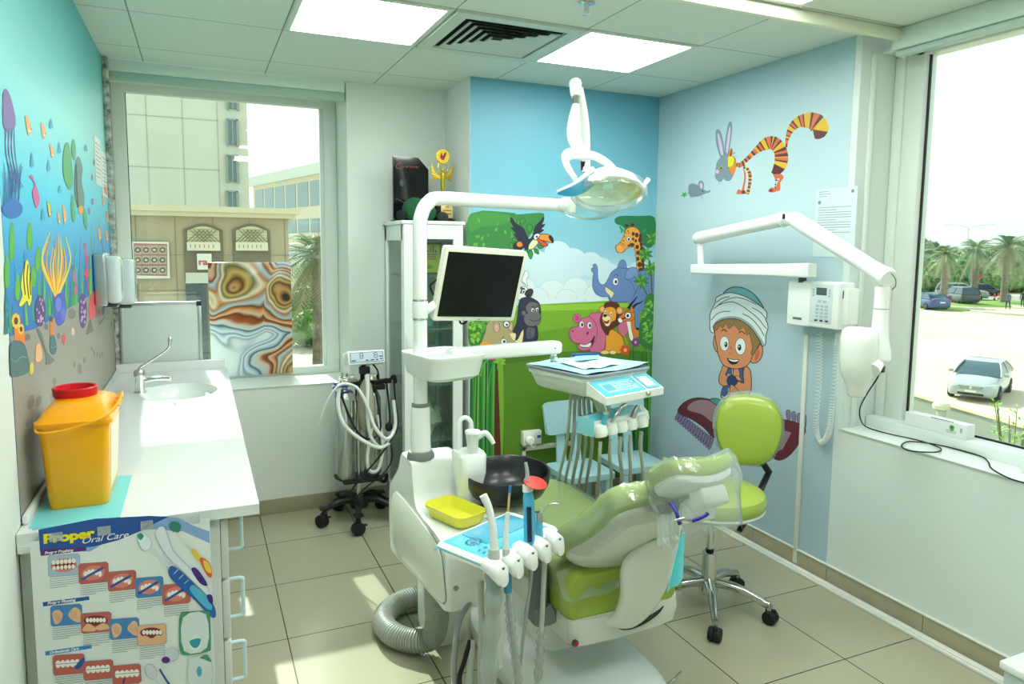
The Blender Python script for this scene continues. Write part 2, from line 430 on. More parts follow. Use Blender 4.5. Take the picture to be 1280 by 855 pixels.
# ceiling fittings
emit_m = mat('lit diffuser', (250, 255, 250), .5, emit=PANEL_EMIT)
cx, cy = -.8277, 3.9735
def panel(i, j, label):
    x0, y1 = cx+.6*i, cy-.6*j
    t = thing('ceiling_light', (x0+.3, y1-.3, CH), label, 'ceiling light', 'square ceiling light panels')
    MB().box((x0+.03, y1-.57, CH-.004), (x0+.57, y1-.03, CH-.001), .001).build('diffuser', emit_m, t)
    b = MB()
    for q in (((x0+.006, y1-.594), (x0+.03, y1-.006)), ((x0+.57, y1-.594), (x0+.594, y1-.006)), ((x0+.03, y1-.03), (x0+.57, y1-.006)), ((x0+.03, y1-.594), (x0+.57, y1-.57))):
        b.box((*q[0], CH-.006), (*q[1], CH), .001)
    b.build('frame', mat('light frame', (206, 216, 204), .4), t)
panel(2, 1, 'lit square ceiling panel left of the air vent')
panel(4, 1, 'lit square ceiling panel above the lamp, right of the air vent')
panel(4, 3, 'lit square ceiling panel cut by the top edge, beside the cream rail')
panel(2, 3, 'lit square ceiling panel nearest the left wall, added out of view for room light'); panel(2, 5, 'lit square ceiling panel added unseen behind the camera on the left'); panel(4, 5, 'lit square ceiling panel added unseen behind the camera on the right')  # unseen panels added to brighten the room
def vent():
    x0, x1, y0, y1 = cx+1.8, cx+2.4, cy-1.2, cy-.6
    t = thing('air_vent', ((x0+x1)/2, (y0+y1)/2, CH), 'square white air conditioning diffuser with nested louvres in the ceiling', 'air vent')
    xc, yc = (x0+x1)/2, (y0+y1)/2
    def sq(h, z): return [(xc-h, yc-h, z), (xc+h, yc-h, z), (xc+h, yc+h, z), (xc-h, yc+h, z)]
    vm = mat('vent paint', (196, 208, 196), .4); fr = MB()
    fr.loft([sq(.295, CH), sq(.295, CH-.012), sq(.235, CH-.012), sq(.235, CH)], caps=False); fr.build('frame', vm, t)
    MB().box((xc-.235, yc-.235, CH-.001), (xc+.235, yc+.235, CH+.0), 0).build('duct_opening', mat('vent dark', (18, 22, 20), .9), t)
    for h in (.215, .175, .135, .095, .055):
        b = MB(); b.loft([sq(h, CH-.014), sq(h-.026, CH-.004), sq(h-.030, CH-.004), sq(h-.004, CH-.016)], caps=False); b.build('louvre', vm, t)
vent()
def sprinkler():
    c = W(733, 3, Z=CH); t = thing('sprinkler', (c.x, c.y, CH), 'chrome sprinkler head hanging from the ceiling', 'sprinkler')
    MB().lathe([(.034, 0), (.034, -.004), (.02, -.008), (.012, -.008)], c, seg=24).build('escutcheon', CHROME, t)
    b = MB(); b.cyl(c, c+V((0, 0, -.03)), .007, .006)
    for s_ in (-1, 1): b.tube([c+V((s_*.008, 0, -.012)), c+V((s_*.011, 0, -.03)), c+V((0, 0, -.045))], .0018, 6)
    b.build('sprinkler_body', CHROME, t)
    MB().lathe([(.002, -.045), (.014, -.048), (.016, -.046)], c, seg=18).build('deflector', CHROME, t)
sprinkler()
# ================================================================ printed murals on the walls
def ramp_mat(name, stops, z0, z1, rough=.45):
    """wall colour that runs through bands by height"""
    M = bpy.data.materials.new(name); M.use_nodes = True; nt = M.node_tree; N = nt.nodes; L = nt.links; b = N['Principled BSDF']
    g = N.new('ShaderNodeNewGeometry'); sp = N.new('ShaderNodeSeparateXYZ'); L.new(g.outputs['Position'], sp.inputs[0])
    mr = N.new('ShaderNodeMapRange'); mr.inputs[1].default_value = z0; mr.inputs[2].default_value = z1; L.new(sp.outputs[2], mr.inputs[0])
    cr = N.new('ShaderNodeValToRGB'); L.new(mr.outputs[0], cr.inputs[0]); e = cr.color_ramp.elements
    while len(e) > 2: e.remove(e[-1])
    for k, (p, c) in enumerate(stops):
        el = e[k] if k < 2 else e.new(p)
        el.position = p; el.color = lin(c)+(1,)
    L.new(cr.outputs[0], b.inputs['Base Color']); b.inputs['Roughness'].default_value = rough
    return M
def rgbc(h): return tuple(h)
# ---------------- jungle mural
jm = MB(); jm.box((PX+.002, PY-.0012, .088), (RX-.001, PY, CH-.001))
jung = jm.build('wall_mural', ramp_mat('jungle sky print', [(0, (196, 224, 232)), (.18, (190, 218, 228)), (.3, (140, 196, 212)), (.6, (116, 182, 202)), (1, (100, 168, 190))], 1.15, 2.5))
tag(jung, 'blue sky and jungle animals mural covering the pillar wall behind the dental chair', 'mural')
def jungle():
    d = Decal(lambda x, y: W(x, y, Y=PY), (0, -1, 0), .0014, .000012)
    px = lambda: d.crop(0, 0, 1)
    OUT = (40, 60, 110)
    px()
    # clouds
    CL = (206, 228, 234); CL2 = (222, 236, 238)
    for (x, y, r) in [(640, 345, 26), (668, 332, 20), (697, 318, 17), (715, 330, 20), (738, 330, 15), (752, 335, 13), (700, 345, 26), (762, 345, 16), (780, 350, 18), (618, 350, 20), (602, 355, 16), (800, 340, 14), (812, 352, 14)]:
        d.ell(x, y, r, r, CL)
    d.poly([(588, 350), (818, 350), (816, 382), (588, 384)], CL, False)
    for (x, y, r) in [(655, 362, 16), (690, 366, 18), (720, 362, 17), (742, 368, 12), (672, 372, 14), (708, 374, 14)]:
        d.ell(x, y, r, r*.9, CL2)
        d.stroke([(x-r, y), (x-r*.7, y-r*.63), (x, y-r*.9), (x+r*.7, y-r*.63), (x+r, y)], .5, (170, 205, 222))
    # fields
    lo = [W(588, 383, Y=PY), W(650, 381, Y=PY), W(720, 377, Y=PY), W(817, 379, Y=PY)]
    def band(pts, rgb): d.raw([V((min(max(p.x, PX+.003), RX-.002), PY, p.z)) for p in pts], rgb)
    zb = .09
    top = [(588, 384), (640, 382), (700, 379), (760, 376), (817, 379)]
    band([W(x, y, Y=PY) for x, y in top]+[V((RX-.002, PY, zb)), V((PX+.003, PY, zb))], (126, 176, 48))
    d.poly([(640, 384), (700, 381), (760, 379), (800, 381), (760, 386), (700, 388), (650, 388)], (150, 200, 60))
    band([W(x, y, Y=PY) for x, y in [(588, 420), (650, 418), (690, 412), (720, 408), (817, 402)]]+[V((RX-.002, PY, zb)), V((PX+.003, PY, zb))], (110, 160, 40))
    band([W(x, y, Y=PY) for x, y in [(588, 452), (640, 450), (700, 440), (760, 436), (817, 440)]]+[V((RX-.002, PY, zb)), V((PX+.003, PY, zb))], (88, 132, 34))
    d.poly([(610, 455), (680, 448), (700, 436), (690, 432), (640, 436), (600, 445)], (76, 116, 34))
    # hedges at the top
    HG, HG2 = (58, 128, 66), (92, 160, 72)
    d.poly([(588, 267), (640, 266), (646, 268), (676, 266), (680, 271), (676, 282), (664, 292), (655, 306), (640, 312), (588, 313)], HG, True, 3)
    d.poly([(588, 267), (636, 268), (630, 280), (600, 284), (588, 290)], (70, 142, 66), True, 3)
    R = random.Random(3)
    for k in range(26):
        x, y = R.uniform(592, 668), R.uniform(272, 308)
        d.leaf(x, y, R.uniform(4, 7), R.uniform(2.2, 3.4), R.uniform(.8, 2.2), (104, 170, 76) if k % 2 else (84, 150, 72))
    d.poly([(768, 274), (776, 270), (800, 270), (818, 272), (819, 300), (812, 310), (802, 305), (796, 296), (786, 290), (776, 282), (770, 280)], (40, 118, 78), True, 3)
    for k in range(9): d.leaf(R.uniform(770, 815), R.uniform(274, 300), 7, 3, R.uniform(.5, 2.6), (60, 146, 80))
    # toucan
    d.crop(580, 255, 10.667)
    for (x, y, l, w, a) in [(640, 470, 90, 50, .2), (620, 520, 90, 60, 1.3), (880, 610, 120, 55, 1.5), (940, 600, 80, 40, .9), (980, 560, 80, 55, .1), (820, 600, 60, 40, 1.4), (870, 270, 110, 70, 1.5), (790, 190, 80, 60, 1.9), (720, 200, 90, 45, 1.5)]:
        d.leaf(x, y, l, w, a, (60, 140, 60), (30, 90, 50), 1)
    BK = (40, 44, 62)
    d.poly([(610, 190), (640, 185), (700, 265), (770, 300), (810, 350), (850, 450), (880, 460), (920, 400), (940, 300), (1000, 240), (1040, 185), (1068, 175), (1060, 230), (1040, 270), (1078, 265), (1060, 305), (1030, 330), (1066, 345), (1030, 380), (1000, 395), (960, 410), (930, 460), (880, 520), (860, 600), (820, 610), (790, 580), (730, 520), (690, 450), (660, 400), (690, 395), (640, 340), (620, 310), (660, 310), (620, 250)], BK, True, 3)
    d.poly([(660, 530), (720, 505), (790, 540), (790, 590), (730, 625), (670, 615), (650, 570)], BK)
    d.poly([(700, 530), (740, 500), (775, 530), (770, 565), (720, 570)], (232, 130, 40))
    d.poly([(860, 600), (870, 540), (930, 470), (985, 480), (975, 530), (920, 590), (880, 602)], (226, 226, 180), line=BK, lw=1)
    d.poly([(930, 430), (960, 400), (1005, 405), (1000, 450), (970, 475), (940, 470)], (245, 245, 240), line=BK, lw=1)
    d.ell(968, 435, 14, 16, (30, 40, 80))
    d.poly([(975, 470), (1010, 520), (1060, 560), (1110, 550), (1090, 525), (1040, 490), (1010, 450)], (224, 84, 44), line=BK, lw=1)
    d.poly([(1000, 450), (1020, 410), (1080, 405), (1150, 425), (1182, 470), (1180, 515), (1130, 500), (1060, 485), (1010, 470)], (244, 150, 50), line=BK, lw=1)
    d.poly([(1125, 425), (1160, 430), (1185, 475), (1180, 515), (1150, 490), (1130, 455)], (40, 30, 36))
    # giraffe
    d.crop(730, 260, 6.577)
    GI, GB, GL = (236, 160, 66), (82, 48, 34), (120, 70, 40)
    d.poly([(335, 205), (350, 175), (390, 158), (435, 170), (462, 220), (480, 290), (485, 400), (492, 530), (440, 530), (428, 420), (415, 330), (395, 318), (350, 330), (320, 360), (280, 365), (262, 345), (262, 310), (300, 280), (320, 240)], GI, True, 4, line=GL, lw=.7)
    for x, y in ((350, 145), (397, 138)): d.ell(x, y, 17, 13, GB); 
    d.poly([(265, 345), (270, 310), (300, 305), (325, 330), (320, 358), (290, 366)], (240, 170, 90), line=GL, lw=.4)
    for (x, y, a, b) in [(403, 212, 13, 16), (432, 222, 15, 20), (402, 255, 10, 13), (424, 270, 10, 14), (392, 302, 22, 15), (365, 310, 10, 9), (435, 320, 15, 18), (442, 368, 16, 18), (440, 418, 12, 18), (455, 465, 20, 22), (465, 508, 22, 18), (457, 262, 13, 22), (360, 190, 6, 6), (345, 205, 5, 5), (330, 235, 5, 7), (322, 270, 6, 6), (300, 288, 5, 5), (318, 296, 5, 5), (332, 304, 4, 4), (365, 205, 5, 5)]:
        d.ell(x, y, a, b, GB)
    for k in range(9): d.ell(462+k*3.0, 230+k*34, 12, 20, GB)
    d.ell(366, 256, 16, 18, (245, 245, 245), line=GB, lw=.5); d.ell(366, 257, 9, 12, (30, 40, 120))
    # elephant
    EB, EL = (106, 136, 186), (62, 86, 140)
    d.poly([(430, 530), (590, 540), (590, 860), (560, 860), (480, 840), (370, 770), (400, 600)], EB, True, 3, line=EL, lw=.7)
    d.poly([(275, 490), (300, 435), (325, 430), (342, 460), (345, 510), (300, 515)], EB, line=EL, lw=.7)
    d.poly([(65, 520), (62, 500), (78, 490), (75, 470), (90, 462), (103, 480), (108, 520), (110, 580), (130, 625), (165, 630), (195, 590), (225, 530), (280, 495), (340, 500), (400, 500), (440, 560), (440, 640), (410, 720), (360, 765), (290, 770), (230, 768), (205, 745), (190, 725), (140, 725), (95, 700), (72, 650), (72, 590), (80, 535)], EB, True, 4, line=EL, lw=.8)
    d.poly([(340, 580), (350, 520), (390, 488), (430, 500), (442, 560), (430, 580), (410, 560), (390, 580)], (124, 150, 196), line=EL, lw=.7)
    d.poly([(172, 655), (185, 655), (240, 695), (238, 715), (222, 738), (205, 715), (180, 690)], (232, 218, 160), line=EL, lw=.5)
    d.ell(257, 605, 21, 28, (240, 244, 246), line=EL, lw=.5); d.ell(260, 607, 11, 15, (110, 80, 50)); d.ell(262, 607, 6, 9, (20, 20, 30))
    d.stroke([(245, 560), (262, 545), (280, 558)], .8, (40, 60, 110)); d.stroke([(205, 740), (210, 770), (225, 760)], .8, (30, 46, 96))
    d.stroke([(345, 580), (390, 620), (420, 690), (395, 710)], .5, EL)
    # palms beside the elephant
    PG, PG2 = (112, 178, 60), (64, 132, 56)
    for (x0, y0, pts) in [(470, 600, [(480, 640), (520, 720)]), (500, 380, [(530, 420), (575, 540)]), (560, 250, [(575, 270), (585, 300)]), (545, 500, [(550, 560), (555, 710)])]:
        d.stroke([(x0, y0)]+pts, 1.4, (96, 84, 60))
        for k in range(9):
            a = 2*PI*k/9+.3; d.leaf(x0, y0, 62, 22, a, PG if k % 2 else PG2, (40, 100, 50), .4)
    # gazelle, lion, hippo
    d.crop(705, 370, 9.5)
    LN = (96, 50, 24)
    d.poly([(770, 50), (960, 10), (900, 200), (890, 330), (870, 400), (840, 380), (800, 200)], EB, True, 3)
    PK, PL = (214, 110, 148), (150, 50, 90)
    d.poly([(300, 245), (360, 205), (430, 195), (470, 230), (490, 460), (480, 600), (450, 660), (360, 660), (300, 620)], PK, line=PL, lw=.7)
    d.ell(150, 262, 44, 48, PK, line=PL, lw=.7); d.ell(150, 262, 26, 32, (206, 66, 128))
    d.poly([(175, 300), (215, 270), (300, 250), (350, 300), (385, 380), (380, 480), (340, 570), (310, 620), (240, 648), (180, 630), (160, 590), (190, 565), (110, 540), (68, 480), (66, 420), (90, 380), (160, 360)], PK, True, 4, line=PL, lw=.8)
    d.poly([(180, 568), (250, 575), (310, 545), (360, 470), (345, 545), (305, 600), (240, 612), (190, 600)], (70, 24, 40), line=PL, lw=.4)
    d.poly([(188, 572), (250, 580), (318, 552), (300, 600), (240, 606), (192, 596)], (246, 244, 238))
    for x, y in ((207, 338), (300, 348)): d.ell(x, y, 25, 38, (248, 248, 250), line=PL, lw=.5); d.ell(x+4, y+2, 15, 24, (60, 110, 160)); d.ell(x+5, y+2, 8, 14, (10, 20, 30))
    d.ell(100, 418, 7, 14, (60, 20, 30)); d.ell(275, 440, 9, 20, (60, 20, 30), .3)
    d.ell(700, 380, 60, 90, PK, line=PL, lw=.5)
    # lion
    OR = (240, 162, 46)
    d.poly([(500, 440), (560, 400), (610, 420), (680, 480), (705, 560), (700, 650), (640, 680), (560, 660), (520, 690), (440, 680), (445, 650), (490, 620)], OR, True, 4, line=LN, lw=.7)
    for x, w in ((480, 50), (575, 40)): d.ell(x, 668, w, 22, (244, 214, 150), line=LN, lw=.4)
    MN = (96, 46, 34)
    d.poly([(480, 90), (530, 72), (600, 75), (645, 100), (660, 160), (690, 250), (660, 320), (600, 370), (540, 410), (515, 465), (470, 420), (440, 360), (425, 290), (440, 220), (470, 160)], MN, True, 4, line=(60, 26, 20), lw=.5)
    for x, y, q in ((447, 155, 32), (655, 172, 38)): d.ell(x, y, q, 42, OR, line=LN, lw=.5); d.ell(x+2, y+4, q*.55, 25, (236, 180, 150))
    d.poly([(485, 150), (540, 130), (600, 150), (615, 210), (605, 280), (560, 310), (530, 355), (490, 355), (470, 320), (450, 270), (460, 210)], OR, line=LN, lw=.5)
    d.poly([(450, 260), (480, 235), (540, 245), (545, 300), (530, 350), (495, 355), (475, 320), (470, 290)], (250, 224, 170), line=LN, lw=.3)
    d.poly([(470, 290), (500, 300), (535, 280), (525, 320), (495, 328), (475, 315)], (150, 40, 40))
    d.poly([(460, 225), (500, 220), (500, 240), (480, 252)], (20, 16, 20))
    for x, y in ((488, 190), (556, 212)): d.ell(x, y, 14, 22, (250, 250, 248), line=LN, lw=.3); d.ell(x+1, y+3, 7, 12, (30, 24, 30))
    # gazelle
    GZ = (226, 128, 48)
    d.stroke([(760, 150), (790, 100), (830, 50), (865, 5)], lambda t: 4-3*t, (30, 28, 34)); d.stroke([(810, 140), (850, 100), (900, 80), (940, 50)], lambda t: 3.6-3*t, (30, 28, 34))
    d.poly([(790, 250), (830, 260), (840, 380), (900, 400), (915, 470), (830, 500), (800, 540), (770, 500), (760, 400), (765, 320)], GZ, True, 4, line=LN, lw=.6)
    d.poly([(740, 290), (780, 290), (795, 400), (815, 500), (795, 530), (770, 480), (755, 380)], (244, 240, 234))
    d.poly([(640, 260), (690, 215), (740, 180), (790, 170), (830, 200), (828, 260), (790, 295), (740, 295), (680, 300), (650, 290)], GZ, line=LN, lw=.6)
    d.poly([(790, 180), (785, 140), (800, 125), (815, 150), (815, 190)], GZ, line=LN, lw=.4); d.ell(722, 165, 12, 18, GZ, line=LN, lw=.3)
    d.poly([(635, 270), (655, 258), (685, 285), (680, 310), (650, 310)], (244, 244, 244)); d.stroke([(680, 275), (725, 255)], 1.6, (40, 24, 24))
    d.ell(755, 232, 34, 36, (248, 248, 248), line=(20, 20, 20), lw=1); d.ell(752, 234, 16, 19, (20, 20, 26)); d.ell(640, 262, 10, 8, (20, 20, 26))
    d.poly([(850, 375), (905, 380), (930, 360), (920, 400), (860, 402)], (30, 28, 34))
    # flowers
    d.stroke([(680, 350), (700, 450), (750, 570)], .9, (226, 150, 60))
    for k in range(6):
        a = k*PI/3; d.ell(722+38*math.cos(a), 640+40*math.sin(a), 26, 24, (214, 84, 48)); d.ell(845+32*math.cos(a), 550+32*math.sin(a), 22, 22, (112, 68, 150))
    d.ell(722, 640, 22, 24, (244, 176, 70)); d.ell(845, 548, 15, 15, (240, 180, 60))
    # leafy corner on the right
    px()
    d.poly([(806, 372), (818, 370), (817, 430), (812, 438), (800, 430), (798, 410), (804, 390)], (58, 124, 60), True, 3)
    for k in range(34):
        d.leaf(R.uniform(803, 817), R.uniform(374, 432), R.uniform(5, 8), 3.4, R.uniform(0, 6.28), (134, 196, 70) if k % 2 else (96, 168, 60), (50, 110, 50), .35)
    # blades of grass bottom right
    for k in range(26):
        x = 786+R.uniform(0, 30); y = R.uniform(432, 446); c = [(40, 110, 56), (70, 146, 58), (96, 168, 66), (24, 90, 50)][k % 4]
        d.stroke([(x, y), (x+R.uniform(-2, 2), 500), (x+R.uniform(-2, 2), 592)], lambda t: .6+1.6*t, c)
    # leaves and stalks bottom left
    d.crop(585, 330, 7.126)
    d.poly([(10, 515), (160, 515), (170, 600), (120, 700), (10, 715)], (58, 124, 56), True, 3)
    for k in range(30):
        d.leaf(R.uniform(15, 150), R.uniform(520, 700), R.uniform(40, 60), 28, R.uniform(0, 6.28), (140, 200, 70) if k % 3 else (100, 166, 60), (60, 120, 50), .35)
    ZB, ZW = (36, 38, 48), (238, 242, 240)
    # zebra (mostly behind the monitor)
    d.poly([(440, 230), (490, 200), (540, 230), (560, 280), (520, 330), (450, 320)], ZW, line=ZB, lw=.6)
    d.poly([(478, 145), (510, 60), (535, 100), (515, 140), (525, 195), (500, 170)], ZW, line=ZB, lw=.5)
    for k in range(4): d.stroke([(455+k*12, 200+k*4), (470+k*10, 230), (460+k*10, 262)], 1.1, ZB)
    d.ell(492, 245, 15, 18, ZW, line=ZB, lw=.6); d.ell(492, 247, 8, 10, ZB)
    # gorilla
    d.poly([(500, 270), (520, 230), (560, 218), (578, 245), (560, 285), (530, 300)], (44, 46, 58)); d.ell(547, 250, 22, 24, (58, 56, 66))
    d.poly([(455, 330), (490, 300), (550, 300), (610, 330), (635, 370), (640, 460), (600, 540), (612, 570), (605, 680), (480, 700), (400, 700), (370, 660), (400, 590), (430, 520), (440, 440)], (48, 52, 72), True, 4, line=(20, 24, 40), lw=.6)
    FG = (112, 108, 112)
    d.poly([(515, 370), (550, 340), (600, 345), (632, 375), (625, 420), (645, 470), (625, 530), (575, 552), (520, 540), (495, 500), (505, 450), (530, 440), (512, 400)], FG, line=(50, 50, 60), lw=.5)
    d.ell(492, 436, 18, 20, FG, line=(50, 50, 60), lw=.4)
    for x, y in ((572, 410), (612, 405)): d.ell(x, y, 13, 17, (244, 246, 246), line=(40, 40, 50), lw=.4); d.ell(x+2, y+4, 8, 10, (50, 40, 40))
    d.stroke([(555, 385), (575, 378), (592, 388)], .9, (40, 40, 50)); d.stroke([(600, 380), (618, 372), (628, 380)], .9, (40, 40, 50))
    d.stroke([(540, 490), (580, 508), (630, 495), (642, 480)], .7, (44, 40, 46))
    d.poly([(520, 570), (560, 565), (590, 580), (580, 650), (520, 660)], (96, 94, 100)); d.stroke([(552, 575), (548, 655)], .5, (50, 50, 60))
    # rhino
    RH, RL = (178, 164, 120), (110, 96, 66)
    d.poly([(120, 700), (150, 610), (170, 530), (230, 500), (330, 530), (370, 560), (400, 620), (420, 700), (400, 800), (130, 800)], RH, line=RL, lw=.7)
    d.poly([(220, 545), (235, 515), (270, 520), (275, 580), (250, 610), (228, 590)], RH, line=RL, lw=.6); d.ell(252, 570, 17, 36, (226, 170, 160))
    d.poly([(350, 560), (380, 510), (395, 540), (385, 600)], RH, line=RL, lw=.5); d.ell(375, 560, 12, 28, (226, 170, 160))
    d.ell(338, 535, 24, 24, ZW, line=ZB, lw=1.2); d.ell(342, 540, 10, 10, ZB)
    d.poly([(410, 690), (440, 670), (475, 600), (488, 590), (485, 650), (470, 700)], (238, 226, 170), line=RL, lw=.5)
    d.poly([(370, 620), (420, 620), (410, 680), (385, 660)], (238, 226, 170), line=RL, lw=.4)
    d.ell(315, 690, 24, 24, (248, 248, 248), line=RL, lw=.5); d.ell(318, 690, 13, 14, (70, 90, 130)); d.stroke([(300, 660), (315, 645)], .8, (60, 50, 40))
    d.poly([(110, 705), (140, 692), (190, 700), (190, 730), (110, 730)], (240, 160, 40))
    d.ell(220, 846, 26, 20, (206, 60, 120))
    px()
    SG = [(34, 104, 56), (62, 142, 60), (96, 170, 66), (20, 84, 48), (120, 176, 60), (46, 120, 58)]
    d.raw([V((PX+.003, PY, zb)), W(588, 452, Y=PY), W(627, 450, Y=PY), V((W(629, 500, Y=PY).x, PY, zb))], (30, 96, 52))
    for k in range(20):
        x = 589+k*1.95; d.stroke([(x+R.uniform(-1, 2), 452), (x, 520), (x+R.uniform(-1, 1), 612)], R.uniform(1.2, 2.6), SG[k % 6])
    d.poly([(618, 500), (622, 460), (627, 520), (630, 612), (618, 612)], (92, 44, 28), True, 3)
    d.poly([(622, 455), (628, 452), (629, 520), (627, 600), (624, 520)], (120, 170, 50), True, 3)
    d.stroke([(617, 454), (612, 470), (609, 520), (608, 612)], 2, (60, 150, 60)); d.stroke([(600, 470), (604, 455), (612, 448)], 2, (90, 170, 60))
    for k in range(6): d.leaf(624, 452, 8, 4, .4-k*.7, (140, 196, 60), (60, 120, 50), .3)
    d.build('mural_figures', jung)
jungle()

# ---------------- pale blue wallpaper of the right wall
wp = MB(); wp.box((RX-.0012, 2.352, .097), (RX, PY-.002, CH-.001))
wpo = wp.build('wall_mural', ramp_mat('pale blue by height', [(0, (164, 188, 200)), (.35, (174, 198, 208)), (.7, (188, 210, 214)), (1, (160, 192, 198))], 0.1, 2.5))  # lightest above mid height, darker towards floor and ceiling
tag(wpo, 'plain pale blue wallpaper panel on the right wall', 'wallpaper')
PR = lambda x, y: W(x, y, X=RX)
def stripes_along(d, spine, rad, cols, nseg=60):
    """striped tapering tail/body: spine in photo space"""
    q = catmull([V((*d.map(p), 0)) for p in spine], 14); N = len(q); tot = [0]
    for a, b in zip(q, q[1:]): tot.append(tot[-1]+(b-a).length)
    L = tot[-1]
    def R_(t):
        f = t*(len(rad)-1); k = min(int(f), len(rad)-2); return rad[k]+(rad[k+1]-rad[k])*(f-k)
    pts = []
    for k in range(N):
        dd = (q[min(k+1, N-1)]-q[max(k-1, 0)]).normalized(); n = V((-dd.y, dd.x, 0)); r = R_(tot[k]/L)
        pts.append((q[k]+n*r, q[k]-n*r, tot[k]/L, dd))
    def at(t):
        for a, b in zip(pts, pts[1:]):
            if a[2] <= t <= b[2]+1e-9:
                f = (t-a[2])/max(b[2]-a[2], 1e-9); return a[0].lerp(b[0], f), a[1].lerp(b[1], f), a[3]
        return pts[-1][0], pts[-1][1], pts[-1][3]
    t = 0; k = 0
    while t < 1:
        c, w = cols[k % len(cols)]; t2 = min(1, t+w)
        sub = [t+(t2-t)*i/4 for i in range(5)]
        A = [at(u) for u in sub]
        poly = [a[0] for a in A]+[a[1] for a in A[::-1]]
        d.raw([s_ for s_ in [d.P(p.x, p.y) for p in poly]], c); d.h -= d.step*.999
        t = t2; k += 1
    d.h += d.step
    return pts
def cat():
    d = Decal(PR, (-1, 0, 0), .0014, .000012)
    OR, YE, BR = (208, 104, 62), (214, 172, 40), (92, 44, 44)
    d.crop(930, 130, 7.125)
    cols = [(BR, .03), (OR, .05), (BR, .02), (YE, .06)]
    # tail, body, neck
    p = stripes_along(d, [(380, 385), (385, 320), (420, 225), (480, 165), (560, 148), (630, 160), (680, 210), (668, 292)], [.9, 2.2, 3.6, 5.5, 7.5, 10, 12, 10.5, 6.2], [(BR, .05), (OR, .07), (BR, .02), (YE, .03), (BR, .02), (OR, .05), (BR, .03), (YE, .06), (BR, .02), (OR, .03), (BR, .03), (YE, .07), (BR, .02), (OR, .04), (BR, .02), (YE, .09), (BR, .03), (OR, .06), (BR, .04), (YE, .12), (BR, .3)])
    d.ell(668, 290, 42, 22, BR, -.2)
    d.crop(930, 130, 7.125)
    stripes_along(d, [(-50, 560), (20, 500), (100, 425), (180, 365), (250, 345), (310, 385), (335, 460), (325, 540), (290, 600), (265, 628)], [2.2, 2.6, 2.8, 4.5, 7.5, 8.6, 8.2, 8.5, 7.5, 4], [(OR, .06), (BR, .03), (YE, .02), (BR, .025), (OR, .03), (BR, .02), (OR, .03), (YE, .02), (BR, .03), (OR, .04), (YE, .025), (BR, .025), (OR, .03), (BR, .02), (YE, .05), (BR, .015), (OR, .04), (BR, .015), (YE, .01), (BR, .02), (OR, .03), (BR, .02), (YE, .05), (BR, .03), (OR, .03), (BR, .035), (YE, .01), (OR, .035), (BR, .02), (YE, .06), (BR, .2)])
    # hind legs
    d.poly([(265, 628), (330, 625), (356, 655), (325, 700), (322, 768), (285, 770), (300, 700), (318, 670), (300, 660), (285, 700), (288, 745), (282, 785), (218, 782), (240, 745), (272, 745), (282, 690), (270, 650)], OR, True, 3)
    for (x, y, a, b) in [(292, 680, 12, 6), (283, 715, 8, 6), (282, 745, 8, 5), (242, 770, 18, 12), (300, 655, 6, 4)]: d.ell(x, y, a, b, BR)
    d.ell(296, 668, 8, 4, YE)
    # front legs
    d.crop(845, 140, 7.43)
    d.poly([(625, 520), (648, 560), (652, 620), (640, 690), (628, 755), (600, 762), (565, 762), (570, 735), (585, 716), (608, 730), (620, 690), (636, 610), (630, 550)], OR, True, 3)
    stripes_along(d, [(628, 515), (665, 530), (688, 580), (688, 650), (676, 720), (662, 762)], [1.2, 2.0, 2.1, 2, 1.7, 2.6], [(BR, .06), (YE, .06), (BR, .06), (YE, .06), (BR, .05), (OR, .08)])
    d.ell(630, 745, 18, 18, BR)
    stripes_along(d, [(560, 492), (600, 490), (640, 478)], [2.5, 2.8, 3.5], [(OR, .12), (BR, .1), (YE, .08), (BR, .12), (OR, .3), (BR, .2)])
    # orange back half of the head and cat ear
    d.poly([(482, 420), (500, 360), (520, 335), (527, 380), (520, 405), (550, 430), (560, 490), (545, 560), (520, 600), (500, 560), (482, 500)], (222, 130, 44), True, 4, line=BR, lw=.3)
    d.poly([(484, 420), (520, 410), (545, 450), (540, 490), (510, 520), (484, 500)], (220, 214, 40)); d.poly([(500, 400), (518, 345), (522, 395), (508, 415)], (150, 60, 40))
    d.stroke([(484, 515), (515, 510), (540, 480), (548, 430)], .5, (60, 40, 20)); d.stroke([(530, 412), (578, 411)], .3, (60, 60, 60)); d.ell(545, 380, 6, 8, (60, 130, 140)); d.stroke([(532, 405), (545, 382)], .35, (40, 90, 90))
    # rabbit half
    GR, GD = (126, 142, 152), (92, 108, 120)
    d.poly([(375, 190), (390, 165), (415, 190), (438, 280), (448, 360), (450, 400), (420, 420), (400, 370), (378, 280)], GR, True, 4, line=GD, lw=.5); d.poly([(388, 215), (402, 208), (425, 290), (440, 380), (430, 405), (408, 350)], (204, 186, 214))
    d.poly([(460, 440), (458, 330), (470, 220), (490, 120), (508, 92), (520, 130), (515, 210), (500, 320), (480, 420)], GR, True, 4, line=GD, lw=.5); d.poly([(468, 430), (470, 320), (490, 180), (503, 130), (510, 170), (500, 260), (484, 370)], (204, 186, 214))
    d.poly([(480, 390), (482, 500), (505, 560), (524, 600), (500, 635), (460, 632), (442, 612), (420, 645), (385, 632), (368, 600), (372, 540), (385, 470), (420, 420), (455, 395)], GR, True, 4, line=GD, lw=.4)
    d.ell(386, 555, 16, 18, (240, 170, 200)); d.ell(418, 518, 16, 12, (190, 170, 60)); d.ell(422, 522, 8, 9, (20, 20, 20))
    for k in range(3): d.stroke([(365, 590+k*8), (325, 585+k*14)], .2, (150, 160, 170))
    d.stroke([(398, 645), (400, 680)], .25, GD); d.stroke([(410, 648), (414, 678)], .25, GD)
